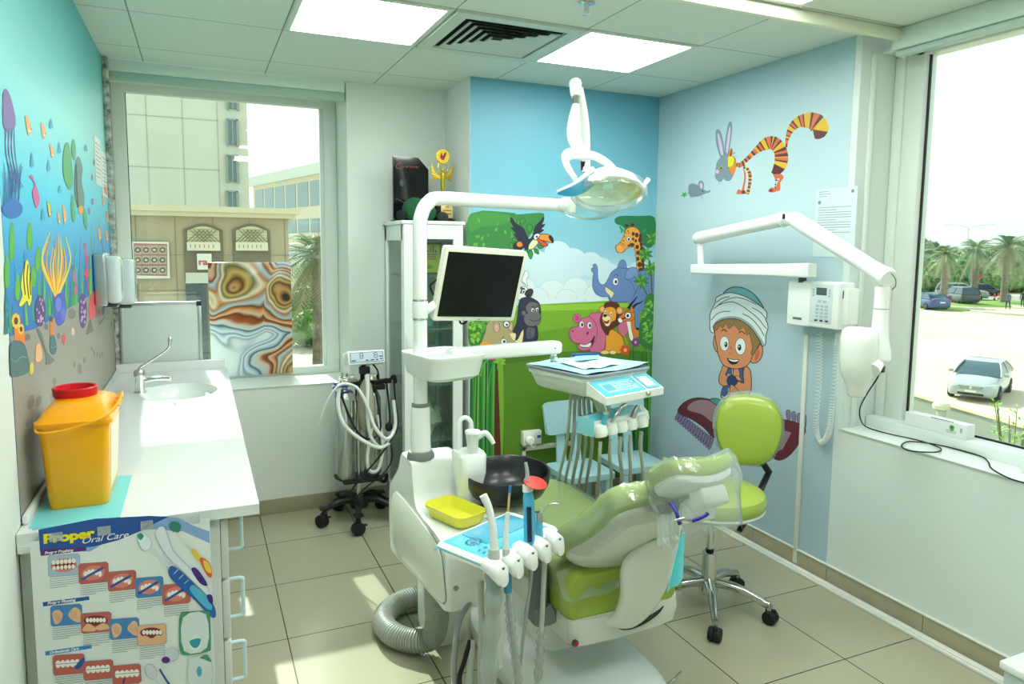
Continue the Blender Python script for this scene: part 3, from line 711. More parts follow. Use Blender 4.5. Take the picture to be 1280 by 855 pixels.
    o = d.build('wall_sticker'); tag(o, 'striped long-tailed cat with a rabbit-eared grey face painted on the right wall', 'wall decal')
    d = Decal(PR, (-1, 0, 0), .0014, .000012); d.crop(845, 140, 7.43)
    d.poly([(122, 750), (122, 690), (145, 668), (180, 672), (215, 690), (250, 715), (290, 738), (315, 728), (320, 738), (300, 748), (270, 755), (230, 775), (180, 785), (140, 785)], GR, True, 4, line=GD, lw=.4)
    d.ell(236, 680, 24, 40, GR, -.1, line=GD, lw=.4); d.ell(236, 685, 14, 28, (214, 186, 210), -.1); d.ell(250, 735, 6, 7, (20, 24, 30)); d.ell(314, 735, 6, 5, (220, 140, 170))
    for x in (135, 152, 236, 250): d.stroke([(x, 780), (x-3, 805)], .4, GD)
    d.stroke([(122, 750), (92, 762)], .5, GD)
    for k in range(5): d.leaf(78, 768, 30, 14, k*1.25+.3, (70, 170, 80))
    d.stroke([(95, 770), (40, 785)], .35, (80, 150, 80))
    o = d.build('wall_sticker'); tag(o, 'small grey mouse with a green leafy tail painted left of the cat', 'wall decal')
cat()
def boy():
    d = Decal(PR, (-1, 0, 0), .0014, .000012); K = (26, 28, 34)
    # carpet
    d.crop(820, 340, 3.2875)
    RD, RP, FR = (98, 36, 52), (156, 122, 132), (134, 116, 158)
    for k in range(14):
        x0, y0 = 95+k*10.5, 578+k*8.2
        d.poly([(x0-4, y0), (x0+5, y0+3), (x0-8, y0+28+k), (x0-16, y0+26+k)], FR, True, 3, line=K, lw=.6)
    for k in range(4): d.poly([(540+k*22, 600+k*8), (537+k*22, 572+k*8), (548+k*22, 568+k*6), (552+k*22, 580+k*8), (550+k*22, 620+k*5)], FR, True, 3, line=K, lw=.7)
    d.poly([(92, 575), (120, 535), (170, 518), (230, 528), (280, 560), (300, 600), (260, 640), (240, 680), (200, 640), (150, 605)], RD, True, 4, line=K, lw=.9)
    d.poly([(130, 565), (150, 535), (190, 525), (235, 535), (270, 565), (240, 618), (190, 585)], RP, True, 3)
    d.poly([(480, 610), (540, 610), (614, 640), (590, 700), (540, 760), (490, 768), (450, 700)], RD, True, 3, line=K, lw=.9)
    d.poly([(490, 640), (558, 660), (520, 730), (480, 740)], RP, False)
    # body
    d.crop(880, 430, 8.555)
    SK, SD = (214, 142, 102), (190, 110, 76)
    d.poly([(70, 600), (130, 585), (220, 620), (320, 650), (420, 640), (500, 680), (520, 720), (300, 740), (230, 700), (150, 655)], (74, 154, 128), True, 4, line=K, lw=1)
    d.poly([(190, 585), (250, 600), (360, 640), (440, 640), (420, 680), (300, 670), (210, 630)], (232, 238, 236), True, 3, line=K, lw=.8)
    d.poly([(250, 240), (420, 240), (440, 300), (400, 420), (370, 620), (300, 640), (200, 590), (270, 470), (250, 320)], SK, True, 4, line=K, lw=.8)
    VE = (66, 92, 142)
    d.poly([(240, 250), (312, 250), (308, 330), (280, 450), (270, 540), (230, 580), (185, 560), (200, 480), (235, 400)], VE, True, 4, line=K, lw=.8)
    d.poly([(375, 250), (440, 240), (480, 420), (485, 560), (430, 600), (380, 590), (360, 480), (390, 330)], VE, True, 4, line=K, lw=.8)
    d.stroke([(270, 470), (262, 540), (230, 572), (190, 556)], .9, (214, 204, 110)); d.stroke([(358, 480), (370, 590)], .9, (214, 204, 110)); d.stroke([(305, 262), (308, 320)], .8, (214, 204, 110))
    # arms
    d.poly([(205, 240), (240, 232), (258, 260), (230, 330), (270, 350), (262, 430), (210, 445), (168, 410), (168, 340), (190, 290)], SK, True, 4, line=K, lw=1)
    d.poly([(440, 250), (475, 255), (500, 310), (508, 440), (490, 520), (430, 535), (380, 500), (330, 440), (350, 395), (430, 420), (425, 330)], SK, True, 4, line=K, lw=1)
    d.poly([(250, 325), (290, 322), (300, 350), (270, 375)], SK, True, 3, line=K, lw=.7); d.poly([(250, 385), (290, 335), (368, 375), (335, 440), (300, 430), (265, 430)], (40, 62, 112), True, 3, line=K, lw=.8)
    d.poly([(340, 340), (380, 350), (400, 390), (360, 380)], SK, True, 3, line=K, lw=.6)
    # head
    d.crop(880, 350, 8.555)
    d.poly([(125, 600), (110, 640), (108, 700), (135, 760), (165, 770), (170, 700)], SK, True, 4, line=K, lw=1)
    d.poly([(540, 760), (545, 700), (590, 688), (625, 720), (620, 810), (580, 870), (530, 885), (500, 850)], SK, True, 4, line=K, lw=1); d.poly([(560, 760), (590, 740), (600, 790), (570, 850), (545, 850)], SD, True, 3)
    d.poly([(130, 520), (200, 440), (400, 430), (560, 560), (590, 690), (530, 780), (500, 860), (450, 920), (360, 945), (260, 930), (200, 890), (160, 800), (145, 700), (125, 600)], SK, True, 4, line=K, lw=1)
    d.poly([(100, 500), (200, 400), (400, 410), (540, 520), (620, 660), (590, 690), (530, 800), (505, 795), (528, 720), (490, 560), (470, 595), (430, 500), (380, 540), (330, 475), (270, 520), (240, 460), (200, 515), (175, 480), (140, 530), (105, 540)], (148, 118, 74), False, line=K, lw=.7)
    for x, y, a, b in ((222, 680, 46, 76), (393, 710, 54, 88)):
        d.ell(x, y, a, b, (226, 238, 236), .0, line=K, lw=.6)
    d.ell(238, 690, 17, 30, K); d.ell(234, 682, 6, 8, (240, 240, 240)); d.ell(383, 722, 19, 34, K); d.ell(378, 712, 6, 9, (240, 240, 240))
    d.stroke([(185, 550), (215, 530), (248, 552)], 1.2, K); d.stroke([(375, 565), (405, 548), (450, 580)], 1.2, K)
    d.stroke([(292, 710), (295, 745)], .6, K); d.stroke([(270, 765), (290, 802), (312, 770)], .8, SD)
    d.crop(880, 430, 8.555)
    d.poly([(250, 150), (310, 165), (378, 165), (360, 205), (320, 220), (280, 205)], K, True, 4); d.poly([(262, 158), (310, 172), (372, 170), (350, 188), (300, 185)], (246, 248, 248), True, 3)
    # turban
    d.crop(880, 350, 8.555); TW, TG = (222, 234, 236), (150, 168, 176)
    d.poly([(215, 145), (260, 100), (340, 78), (440, 95), (530, 150), (590, 220), (635, 310), (480, 240), (350, 170), (240, 160)], (108, 168, 182), True, 4, line=K, lw=1.1)
    d.poly([(140, 190), (240, 145), (330, 145), (440, 180), (560, 250), (660, 330), (672, 400), (660, 420), (685, 500), (660, 600), (658, 680), (625, 700), (600, 640), (520, 520), (440, 450), (350, 412), (240, 410), (140, 450), (100, 500), (110, 560), (75, 540), (70, 450), (75, 360), (105, 290), (130, 240)], TW, True, 4, line=K, lw=1.1)
    d.poly([(100, 500), (140, 450), (240, 408), (350, 410), (440, 448), (520, 515), (600, 640), (625, 700), (650, 690), (600, 600), (520, 490), (430, 420), (330, 388), (200, 400), (120, 450), (88, 520)], TG, True, 3)
    for st in [[(105, 310), (180, 260), (280, 235), (360, 250), (470, 320), (580, 410), (670, 520)], [(120, 300), (210, 230), (330, 188), (440, 205), (560, 260)], [(80, 430), (140, 365), (210, 338), (285, 335)], [(135, 240), (200, 195), (280, 178)], [(415, 360), (500, 405), (590, 500), (650, 600)], [(520, 295), (600, 340), (665, 410)]]:
        d.stroke(st, .9, K)
    o = d.build('wall_sticker'); tag(o, 'cartoon boy in a white turban sitting on a flying carpet, painted on the right wall', 'wall decal')
boy()

# ---------------- ocean mural on the left wall
MY0, MY1 = 2.005, 4.222
oc = MB(); oc.box((LX, MY0, .90), (LX+.0012, MY1, CH-.001))
ocean = oc.build('wall_mural', ramp_mat('ocean print shaded top', [(0, (30, 70, 160)), (.22, (32, 88, 178)), (.36, (44, 146, 212)), (.5, (86, 204, 232)), (.68, (156, 228, 226)), (.85, (120, 206, 206)), (1, (84, 184, 190))], .95, 2.5))  # printed sea gradient; the darker teal top is ceiling shadow painted in
tag(ocean, 'underwater sea life mural along the left wall above the counter', 'mural')
def oceanfig():
    d = Decal(lambda x, y: W(x, y, X=LX), (1, 0, 0), .0014, .000005); R = random.Random(11)
    def P(y, z): return V((LX, y, z))
    # sandy sea bed
    sand = (152, 148, 136)
    s_top = [(MY0, 1.225), (2.3, 1.2), (2.6, 1.19), (2.9, 1.21), (3.2, 1.19), (3.5, 1.20), (3.8, 1.17), (MY1, 1.18)]
    d.crop(0, 280, 4.275)
    A = [W(*d.map(p), X=LX) for p in [(40, 605), (180, 560), (290, 500), (380, 440), (480, 380), (560, 410), (620, 420)]]
    A[0].y = MY0
    d.raw(A+[P(MY1, 1.18), P(MY1, .9), P(MY0, .9)], sand)
    for k in range(22):
        y, z = R.uniform(2.1, 4.1), R.uniform(1.06, 1.16); q = R.uniform(.012, .03)
        d.raw([P(y+q*1.5*math.cos(a), z+q*.6*math.sin(a)) for a in [2*PI*i/14 for i in range(14)]], (124, 120, 112))
    # seaweed forests
    d.crop(0, 280, 4.275)
    cols = [(58, 160, 90), (110, 190, 60), (40, 120, 130), (30, 110, 160), (90, 180, 70)]
    for k in range(46):
        x = R.uniform(5, 600); y = 600-x*.42; h = R.uniform(120, 420)
        c = cols[R.randrange(5)]
        d.stroke([(x, y), (x+R.uniform(-12, 12), y-h*.5), (x+R.uniform(-15, 15), y-h)], (lambda t: 2.6*(1-t)+.3), c)
    for (x, y, l) in [(60, 180, 190), (35, 330, 170), (90, 400, 140), (155, 130, 140), (200, 250, 130), (175, 330, 110)]:
        d.leaf(*((x, y)), 1, 1, 0, cols[1])
        d.poly([(x-10, y), (x-14, y-l*.5), (x, y-l), (x+13, y-l*.5), (x+8, y)], (96, 180, 70), line=(40, 120, 60), lw=.3)
    # rays of a fan coral
    d.crop(0, 280, 4.275)
    for k in range(11):
        a = -2.2+k*.115; x1 = 300+k*.5; L_ = 270+50*math.sin(k*1.3)+30
        d.stroke([(300, 400), (300+L_*.6*math.cos(a)*.75, 400-L_*.6), (300+(k-5)*9.5, 400-L_-10)], lambda t: 2.6*(1-t*.6), [(240, 176, 60), (232, 214, 80), (236, 140, 50)][k % 3])
    d.poly([(290, 480), (290, 400), (320, 370), (345, 400), (345, 500), (320, 540), (298, 530)], (76, 92, 190), line=(40, 50, 120), lw=.4); d.ell(308, 430, 16, 40, (104, 120, 214)); d.ell(335, 480, 14, 36, (96, 108, 206))
    # striped angelfish
    d.poly([(110, 300), (125, 220), (135, 180), (150, 210), (160, 300), (165, 400), (150, 440), (140, 410), (110, 440), (98, 430), (115, 380), (108, 340)], (236, 222, 60), line=(40, 40, 30), lw=.5)
    for s_ in [[(130, 200), (122, 280), (130, 380)], [(145, 215), (140, 300), (150, 400)], [(157, 260), (156, 330), (160, 380)]]: d.stroke(s_, 1.4, (34, 34, 40))
    d.ell(132, 175, 10, 26, (40, 150, 200))
    # rings
    d.stroke([(62+20*math.cos(a), 268+72*math.sin(a)) for a in [2*PI*i/18 for i in range(19)]], 1.1, (40, 170, 220)); d.stroke([(408+8*math.cos(a), 205+46*math.sin(a)) for a in [2*PI*i/18 for i in range(19)]], .9, (60, 190, 220))
    # purple spotted corals
    for (x, y, a, b) in [(210, 465, 28, 82), (440, 465, 20, 92)]:
        d.ell(x, y, a, b, (88, 62, 130), line=(50, 36, 80), lw=.4)
        for k in range(16): d.ell(x+R.uniform(-.7, .7)*a, y+R.uniform(-.8, .8)*b, 4, 9, (190, 150, 200))
    # red corals and sea horses
    RC = (226, 82, 90)
    d.poly([(480, 400), (490, 362), (500, 370), (505, 430), (512, 500), (500, 480), (490, 510), (478, 510), (472, 460)], RC, line=(150, 40, 50), lw=.3)
    d.stroke([(470, 360), (462, 290), (460, 180), (450, 100)], 1.8, (206, 84, 120)); 
    for (a, b) in [((462, 260), (445, 240)), ((462, 270), (480, 230)), ((460, 200), (448, 160)), ((461, 220), (474, 170)), ((452, 140), (445, 110)), ((462, 300), (448, 290))]: d.stroke([a, b], 1.4, (206, 84, 120))
    d.ell(462, 268, 16, 14, RC); d.stroke([(392, 380), (400, 330), (390, 270), (385, 220)], 2, (150, 90, 130)); d.ell(392, 280, 9, 30, (180, 110, 170)); d.ell(402, 350, 9, 20, (200, 90, 140))
    # yellow daisies, stone vase, shells, starfish on the sand
    d.poly([(75, 620), (70, 560), (90, 555), (105, 570), (125, 575), (125, 640), (80, 640)], (236, 130, 40))
    for (x, y, r) in [(80, 518, 20), (107, 562, 14)]:
        for k in range(8): a = k*PI/4; d.ell(x+r*.7*math.cos(a), y+r*1.3*math.sin(a), r*.5, r*.8, (240, 190, 60))
        d.ell(x, y, r*.55, r, (90, 60, 40))
    d.poly([(48, 660), (60, 630), (90, 625), (120, 640), (140, 700), (150, 770), (130, 800), (60, 815), (50, 760)], (78, 112, 116), line=(44, 70, 76), lw=.5); d.stroke([(52, 720), (80, 735), (110, 710), (135, 715)], .5, (150, 190, 190))
    d.poly([(270, 500), (262, 560), (268, 600), (285, 600), (282, 550), (278, 505)], (226, 120, 60)); d.ell(270, 510, 8, 14, (120, 80, 40)); d.poly([(262, 650), (268, 600), (284, 600), (296, 650), (290, 690), (270, 690)], (64, 110, 116), line=(40, 70, 80), lw=.4); d.stroke([(264, 655), (280, 662), (294, 650)], .4, (150, 190, 190))
    d.poly([(185, 700), (190, 650), (205, 638), (218, 670), (220, 720), (200, 738), (185, 728)], (236, 180, 130), line=(170, 110, 70), lw=.3); d.poly([(155, 800), (155, 750), (170, 740), (175, 780), (165, 802)], (222, 206, 60))
    for (x, y, q) in [(337, 610, 26), (528, 472, 14)]:
        d.poly([(x, y-q*1.5), (x+q*.25, y-q*.3), (x+q*.7, y-q*.2), (x+q*.3, y+q*.4), (x, y+q*1.8), (x-q*.2, y+q*.5), (x-q*.6, y+q*.9), (x-q*.3, y), (x-q*.7, y-q*.5), (x-q*.2, y-q*.4)], RC, False)
    d.ell(386, 575, 9, 22, (226, 190, 150)); d.ell(380, 480, 22, 28, (124, 120, 112)); d.ell(142, 605, 13, 18, (120, 116, 110)); d.ell(242, 548, 10, 18, (120, 116, 110)); d.ell(308, 598, 9, 16, (120, 116, 110))
    d.poly([(190, 560), (215, 580), (245, 680), (285, 730), (240, 752), (240, 700), (205, 600)], (112, 110, 108)); d.poly([(455, 590), (470, 530), (480, 510), (495, 570), (480, 580)], (112, 110, 108))
    d.poly([(520, 540), (560, 490), (545, 520)], (112, 110, 108)); d.ell(548, 455, 8, 36, (60, 96, 110))
    # upper part: octopus, jellyfish, fishes, turtle
    d.crop(0, 100, 4.275)
    PU = (130, 110, 170)
    d.poly([(10, 130), (12, 70), (25, 48), (45, 80), (62, 140), (75, 200), (72, 250), (40, 270), (15, 250), (10, 190)], PU, line=(100, 80, 150), lw=.4)
    for k in range(7):
        x = 22+k*8; d.stroke([(x, 255), (x+4-(k % 2)*10, 380), (x+25, 520), (x+30+k*3, 620-k*8)], .7, (90, 74, 150))
    for k in range(16): d.stroke([(10+k*5.5, 700), (14+k*6, 560+R.uniform(-60, 60)), (10+k*7, 480+R.uniform(-40, 60))], .5, (40, 90, 170))
    d.ell(60, 690, 56, 50, (44, 110, 190))
    def fish(x, y, w, h, c1, c2):
        d.poly([(x-w, y-h*.9), (x, y-h*.6), (x+w*.6, y+h*.1), (x+w*.4, y+h*.8), (x-w*.1, y+h), (x-w*.6, y+h*.2)], c1, line=c2, lw=.3); d.ell(x+w*.2, y+h*.6, w*.25, h*.12, (250, 250, 240))
        d.poly([(x+w*.5, y+h*.2), (x+w, y+h*.4), (x+w*.7, y+h*.6)], c2, False)
    for q in [(148, 240, 18, 54), (228, 268, 15, 44), (275, 378, 13, 36), (342, 715, 12, 50), (312, 738, 9, 32), (550, 645, 7, 26), (572, 730, 8, 30), (530, 820, 10, 40), (568, 830, 9, 34)]: fish(*q, (240, 176, 110), (220, 110, 90))
    d.poly([(150, 515), (165, 510), (180, 550), (195, 590), (205, 640), (190, 685), (175, 640), (168, 600), (180, 560), (165, 530)], (208, 96, 160), line=(150, 60, 110), lw=.3)
    fish(260, 690, 12, 44, (226, 200, 70), (60, 60, 60))
    TG = (86, 168, 110)
    d.poly([(335, 400), (345, 345), (360, 340), (375, 420), (385, 520), (375, 580), (355, 570), (335, 500)], TG, line=(50, 120, 80), lw=.4); d.poly([(378, 380), (388, 315), (400, 370), (395, 430)], TG, line=(50, 120, 80), lw=.3)
    d.poly([(400, 460), (415, 410), (435, 470), (430, 540), (445, 620), (440, 680), (410, 670), (395, 590)], (104, 138, 130), line=(60, 90, 80), lw=.4); d.stroke([(402, 450), (405, 560), (412, 680)], 2, (50, 60, 60)); d.ell(428, 695, 13, 24, (236, 160, 80))
    d.poly([(380, 610), (392, 640), (398, 740), (385, 760), (376, 680)], TG); d.poly([(440, 680), (460, 720), (460, 800), (445, 760)], TG)
    for (x, y, h) in [(165, 430, 46), (255, 460, 34), (316, 585, 22), (225, 720, 36), (268, 235, 30), (312, 365, 34), (455, 365, 20)]: d.poly([(x-8, y), (x, y-h), (x+7, y), (x+10, y+h*.6), (x-6, y+h*.8)], (70, 170, 200))
    for (x, y) in [(500, 440), (520, 500), (490, 520), (492, 650), (474, 700)]: d.ell(x, y, 5, 18, (190, 120, 150))
    d.build('mural_figures', ocean)
oceanfig()
# ================================================================ counter side
cabm = mat('cabinet laminate', (212, 216, 210), .35); topm = mat('solid surface', (224, 228, 226), .16, coat=.3)
def counter_cabinet():
    t = thing('base_cabinet', (-.18, 3.0, 0), 'white base cabinet with drawers under the counter by the left wall', 'cabinet')
    for nm, p0, p1 in (('end_panel', (LX+.002, 1.965, .07), (.03, 1.985, .855)), ('end_panel', (LX+.002, 4.18, .07), (.03, 4.2, .855)), ('bottom_panel', (LX+.002, 1.985, .07), (.03, 4.18, .088)), ('front_frame', (.012, 1.985, .088), (.03, 4.18, .855)), ('back_panel', (LX+.002, 1.985, .088), (LX+.01, 4.18, .855))):
        MB().box(p0, p1, .001).build(nm, cabm, t)
    MB().box((LX+.002, 2.0, 0), (-.02, 4.2, .07)).build('plinth', mat('plinth', (150, 154, 146), .5), t)
    hm = mat('handle sleeve', (196, 220, 226), .35)
    def handle(par, y, z0, z1):
        q = MB(); q.tube([(.05, y, z0), (.083, y, z0+.002), (.085, y, z0+.02)], .0055, 8); q.tube([(.085, y, z0+.01), (.085, y, z1-.01)], .0055, 8, smooth=False)
        q.tube([(.085, y, z1-.02), (.083, y, z1-.002), (.05, y, z1)], .0055, 8); q.build('handle', hm, par)
    for k, (z0, z1) in enumerate(((.685, .85), (.515, .68), (.30, .51), (.075, .295))):
        d = MB().box((.031, 1.97, z0+.002), (.05, 2.44, z1-.002), .003).build('drawer', cabm, t)
        if k == 0: handle(d, 2.03, .74, .84)
        elif k == 1: handle(d, 2.03, .545, .655)
        else: handle(d, 2.03, z0+.06, z0+.17)
    for k in range(4):
        y0 = 2.445+k*.437
        d = MB().box((.031, y0+.002, .075), (.05, y0+.433, .85), .003).build('door', cabm, t); handle(d, y0+(.06 if k % 2 else .37), .62, .74)
counter_cabinet()
SKC, SKR = V((-.10, 3.60, .89)), (.165, .205)
def countertop():
    t = thing('countertop', (-.15, 3.0, .86), 'glossy white countertop with an oval sink along the left wall', 'countertop')
    x0, x1, y0, y1, z0, z1 = LX+.002, .128, 1.942, 4.19, .862, .89
    b = MB(); N = 48
    # slab top with an elliptical cut-out
    ov = [V((SKC.x+SKR[0]*math.cos(2*PI*k/N), SKC.y+SKR[1]*math.sin(2*PI*k/N), z1)) for k in range(N)]
    def onrect(a):
        c, s_ = math.cos(a), math.sin(a); tx = ((x1-SKC.x) if c > 0 else (x0-SKC.x))/c if abs(c) > 1e-9 else 1e9; ty = ((y1-SKC.y) if s_ > 0 else (y0-SKC.y))/s_ if abs(s_) > 1e-9 else 1e9
        q = min(tx, ty); return V((SKC.x+c*q, SKC.y+s_*q, z1))
    angs = sorted(set([2*PI*k/N for k in range(N)]+[math.atan2(yy-SKC.y, xx-SKC.x) % (2*PI) for xx in (x0, x1) for yy in (y0, y1)]))
    inn = b.ring([V((SKC.x+SKR[0]*math.cos(a), SKC.y+SKR[1]*math.sin(a), z1)) for a in angs]); out = b.ring([onrect(a) for a in angs]); n = len(angs)
    low = b.ring([onrect(a)-V((0, 0, z1-z0)) for a in angs]); inl = b.ring([V((SKC.x+SKR[0]*math.cos(a), SKC.y+SKR[1]*math.sin(a), z0)) for a in angs])
    for i in range(n):
        j = (i+1) % n
        b._f([inn[i], inn[j], out[j], out[i]]); b._f([out[i], out[j], low[j], low[i]]); b._f([low[i], low[j], inl[j], inl[i]]); b._f([inl[i], inl[j], inn[j], inn[i]])
    b.build('slab', topm, t)
    b = MB(); rr = []
    for k in range(9):
        a = k/8*PI/2; q = math.cos(a)*.96+.04; z = .889-math.sin(a)*.12
        rr.append([V((SKC.x+SKR[0]*q*math.cos(2*PI*i/N), SKC.y+SKR[1]*q*math.sin(2*PI*i/N), z)) for i in range(N)])
    b.loft(rr, caps=False); b.quad(*rr[-1]); bs = b.build('sink_basin', topm, t)
    MB().lathe([(.022, -.1185), (.022, -.1165), (.016, -.1165)], SKC, seg=20).build('drain', CHROME, bs)
    b = MB(); b.box((x0, y1, .862), (x1-.01, y1+.018, .94), .006); b.box((x0, 2.0, .8905), (x0+.014, y1, .915), .006)
    b.build('upstand', topm, t)
    b = MB(); b.box((x0, y0-.003, .842), (-.28, y0+.02, .862), .003); b.build('front_lip', topm, t)
countertop()
def faucet():
    c = V((-.262, 3.62, .89)); t = thing('faucet', c, 'chrome elbow-lever faucet standing beside the oval sink', 'faucet'); U = lambda x, y, z: c+V((x, y, z))
    MB().lathe([(.027, .0005), (.027, .006), (.022, .01), (.021, .07), (.024, .075), (.024, .1), (.018, .108)], c, seg=24).build('body', CHROME, t)
    MB().tube([U(.015, 0, .055), U(.06, -.004, .062), U(.12, -.008, .06), U(.13, -.008, .052)], [.012, .011, .01, .010], 12).build('spout', CHROME, t)
    b = MB(); b.tube([U(0, 0, .10), U(.005, 0, .118), U(.03, -.003, .135), U(.09, -.01, .175), U(.125, -.012, .205), U(.132, -.012, .235)], [.010, .007, .0045, .0045, .006, .009], 10); b.ell(U(.132, -.012, .24), (.010, .006, .016))
    b.build('lever', CHROME, t)
faucet()
def sharps():
    c = V((-.303, 2.205, .8915)); t = thing('sharps_container', c, 'yellow plastic sharps container with a red lid on the counter', 'container')
    YM = mat('yellow plastic', (250, 176, 4), .3, coat=.2)
    def rr(w, h, z, r=.018, n=4, dx=0):
        out = []
        for qx, qy, a0 in ((1, 1, 0), (-1, 1, PI/2), (-1, -1, PI), (1, -1, 1.5*PI)):
            for k in range(n+1):
                a = a0+PI/2*k/n; out.append(c+V((dx+qx*(w-r)+r*math.cos(a), qy*(h-r)+r*math.sin(a), z)))
        return out
    MB().loft([rr(.066, .118, 0), rr(.068, .121, .008), rr(.079, .142, .222)]).build('body', YM, t)
    b = MB(); b.loft([rr(.086, .15, .222), rr(.087, .151, .232), rr(.083, .146, .236), rr(.078, .14, .24), rr(.070, .12, .256, .03), rr(.056, .085, .270, .05), rr(.05, .06, .274, .048)]); b.build('lid_base', mat('yellow lid', (250, 168, 2), .28, coat=.2), t)
    RM = mat('red plastic', (206, 22, 40), .3)
    q = c+V((-.012, 0, .272)); b = MB(); b.lathe([(.050, 0), (.052, .004), (.054, .024), (.051, .027), (.046, .026), (.044, .012), (.044, .008)], q, seg=32, caps=False); b.build('screw_lid', RM, t)
    MB().lathe([(.045, .010), (.02, .012), (.0, .012)], q, seg=28).build('flap', mat('lid flap', (236, 200, 150), .4), t)
    b = MB(); P = [c+V((-.09, -.10, .228)), c+V((-.07, -.165, .215)), c+V((0, -.172, .222)), c+V((.07, -.165, .245)), c+V((.095, -.08, .26)), c+V((.097, .02, .27)), c+V((.09, .10, .245))]
    b.tube(P, .0035, 8); b.build('carry_handle', YM, t)
    for s_ in (-.05, .0, .05): MB().box(c+V((.079, .03+s_, .238)), c+V((.094, .045+s_, .256)), .003).build('clip', YM, t)
    MB().prism([c+V((.0696, -.09, .03)), c+V((.0696, .09, .03)), c+V((.0782, .105, .20)), c+V((.0782, -.10, .20))], (.0008, 0, 0)).build('side_label', mat('pale label', (238, 236, 200), .5), t)
sharps()
b = MB(); b.sheet(lambda u, v: V((LX+.018+.235*u, 1.965+.36*v, .8905+.001*math.sin(9*u)+.002*max(0, (.1-u))*10)), 12, 12)
teal = mat('teal paper', (120, 208, 212), .5)
b = MB(); b.box((LX+.02, 1.975, .8902), (-.20, 2.33, .8912)); b.box((LX+.03, 1.962, .8902), (-.24, 1.978, .8922), .001)
tag(b.build('dental_bib', teal), 'turquoise paper bib lying under the yellow container', 'paper')
def tape_strips(t):
    tp = glassy('sticky tape', (244, 250, 248), .12, .05, veil=.25)
    for x, z0, z1 in ((-.345, .867, .90), (-.245, .866, .90), (-.152, .866, .905), (-.045, .866, .91)):
        MB().box((x, 1.9275, z0), (x+.028, 1.9279, min(z1, .889)), 0).build('tape', tp, t)
PYY = 1.9315
def poster():
    t = thing('poster', (-.19, PYY, .6), 'paper poster about proper oral care taped to the counter end', 'poster')
    MB().box((-.385, PYY-.0002, .34), (.006, PYY+.0008, .873)).build('sheet', mat('poster paper', (226, 232, 230), .35), t)
    d = Decal(lambda x, y: W(x, y, Y=PYY), (0, -1, 0), .0004, .000012); d.crop(20, 600, 3.353)
    X0 = W(48, 660, Y=PYY).x
    BL, BL2, PU = (36, 82, 158), (136, 170, 214), (92, 40, 120)
    d.poly([(96, 210), (330, 165), (560, 150), (680, 158), (740, 190), (810, 215), (812, 265), (700, 215), (560, 205), (420, 235), (310, 300), (100, 292)], BL2, False)
    d.poly([(94, 208), (330, 162), (560, 150), (640, 154), (590, 178), (520, 215), (430, 252), (330, 278), (220, 290), (100, 292)], BL, False)
    d.poly([(100, 290), (295, 280), (295, 296), (104, 318)], PU, False); d.poly([(112, 512), (306, 487), (308, 502), (114, 530)], BL, False); d.poly([(122, 718), (316, 690), (318, 705), (124, 736)], (44, 132, 196), False)
    # picture tiles
    PKM, TE, SKN, BB = (190, 96, 84), (238, 236, 228), (226, 180, 140), (70, 130, 190)
    def tile(x, y, w=125, h=88, kind=0, bg=PKM):
        q = [(x, y+8), (x+8, y-1), (x+w-8, y-9), (x+w, y-3), (x+w+3, y+h-14), (x+w-5, y+h-6), (x+10, y+h+4), (x+3, y+h-2)]
        d.poly(q, bg, False, line=(120, 130, 150), lw=.5)
        cx_, cy_ = x+w/2, y+h/2-3
        if kind == 0:
            d.ell(cx_, cy_, w*.42, h*.34, (214, 130, 116), -.08); d.ell(cx_, cy_, w*.36, h*.2, (120, 40, 44), -.08)
            for k in range(6): d.ell(x+24+k*(w-48)/5, cy_-11-k*1.5, 8, 10, TE); d.ell(x+26+k*(w-52)/5, cy_+12-k*1.5, 7, 9, TE)
        elif kind == 1:
            d.ell(cx_, cy_, w*.40, h*.38, (214, 130, 116), -.2)
            for k in range(5): d.ell(x+30+k*15, cy_+4-9*math.sin(k*.8), 8, 12, TE)
            d.stroke([(x+12, y+h-14), (x+w-20, y+14)], 3, BL)
        elif kind == 2:
            d.poly([(x+8, y+30), (x+30, y+15), (x+50, y+30), (x+45, y+60), (x+20, y+75)], SKN); d.poly([(x+75, y+35), (x+100, y+5), (x+w-4, y+20), (x+w-4, y+65), (x+95, y+60)], SKN)
            for k in range(3): d.stroke([(x+16+k*9, y+30), (x+28+k*7, y+60)], .4, (170, 120, 90)); d.stroke([(x+85+k*10, y+20), (x+92+k*9, y+52)], .4, (170, 120, 90))
        elif kind == 3:
            d.ell(cx_, cy_-8, w*.4, h*.28, (120, 40, 44))
            for k in range(6): d.ell(x+28+k*14, cy_-10, 7, 10, TE)
            d.poly([(x+6, y+h-8), (x+30, y+40), (x+60, y+58), (x+55, y+h-6)], SKN); d.poly([(x+w-6, y+h-18), (x+w-30, y+38), (x+62, y+56), (x+75, y+h-10)], SKN)
        else:
            for k in range(5): d.ell(x+22+k*20, cy_-1-k*1.4, 11, 16, TE)
            d.stroke([(x+6, cy_), (x+w-4, cy_-9)], .8, (120, 130, 150))
            if kind == 5: d.poly([(x+w-35, y+40), (x+w, y+6), (x+w, y+36), (x+w-30, y+58)], BL)
            if kind == 6: d.stroke([(x+45, y+h-2), (x+52, y+h-26)], 2.4, PU)
    def lines(x, y, w, n):
        for k in range(n):
            l = w*(1 if k < n-1 else .6); d.stroke([(x, y+k*9), (x+l, y+k*9-l*.11)], .55, (128, 134, 136), False)
    T1 = [(134, 318, 132, 84, 0, (170, 190, 210)), (262, 352, 124, 80, 1, PKM), (384, 386, 118, 76, 1, PKM), (500, 412, 116, 78, 1, BB), (612, 440, 116, 80, 1, PKM)]
    for x, y, w, h, k, bg in T1: tile(x, y, w, h, k, bg); lines(x+8, y+h+14, w-12, 5)
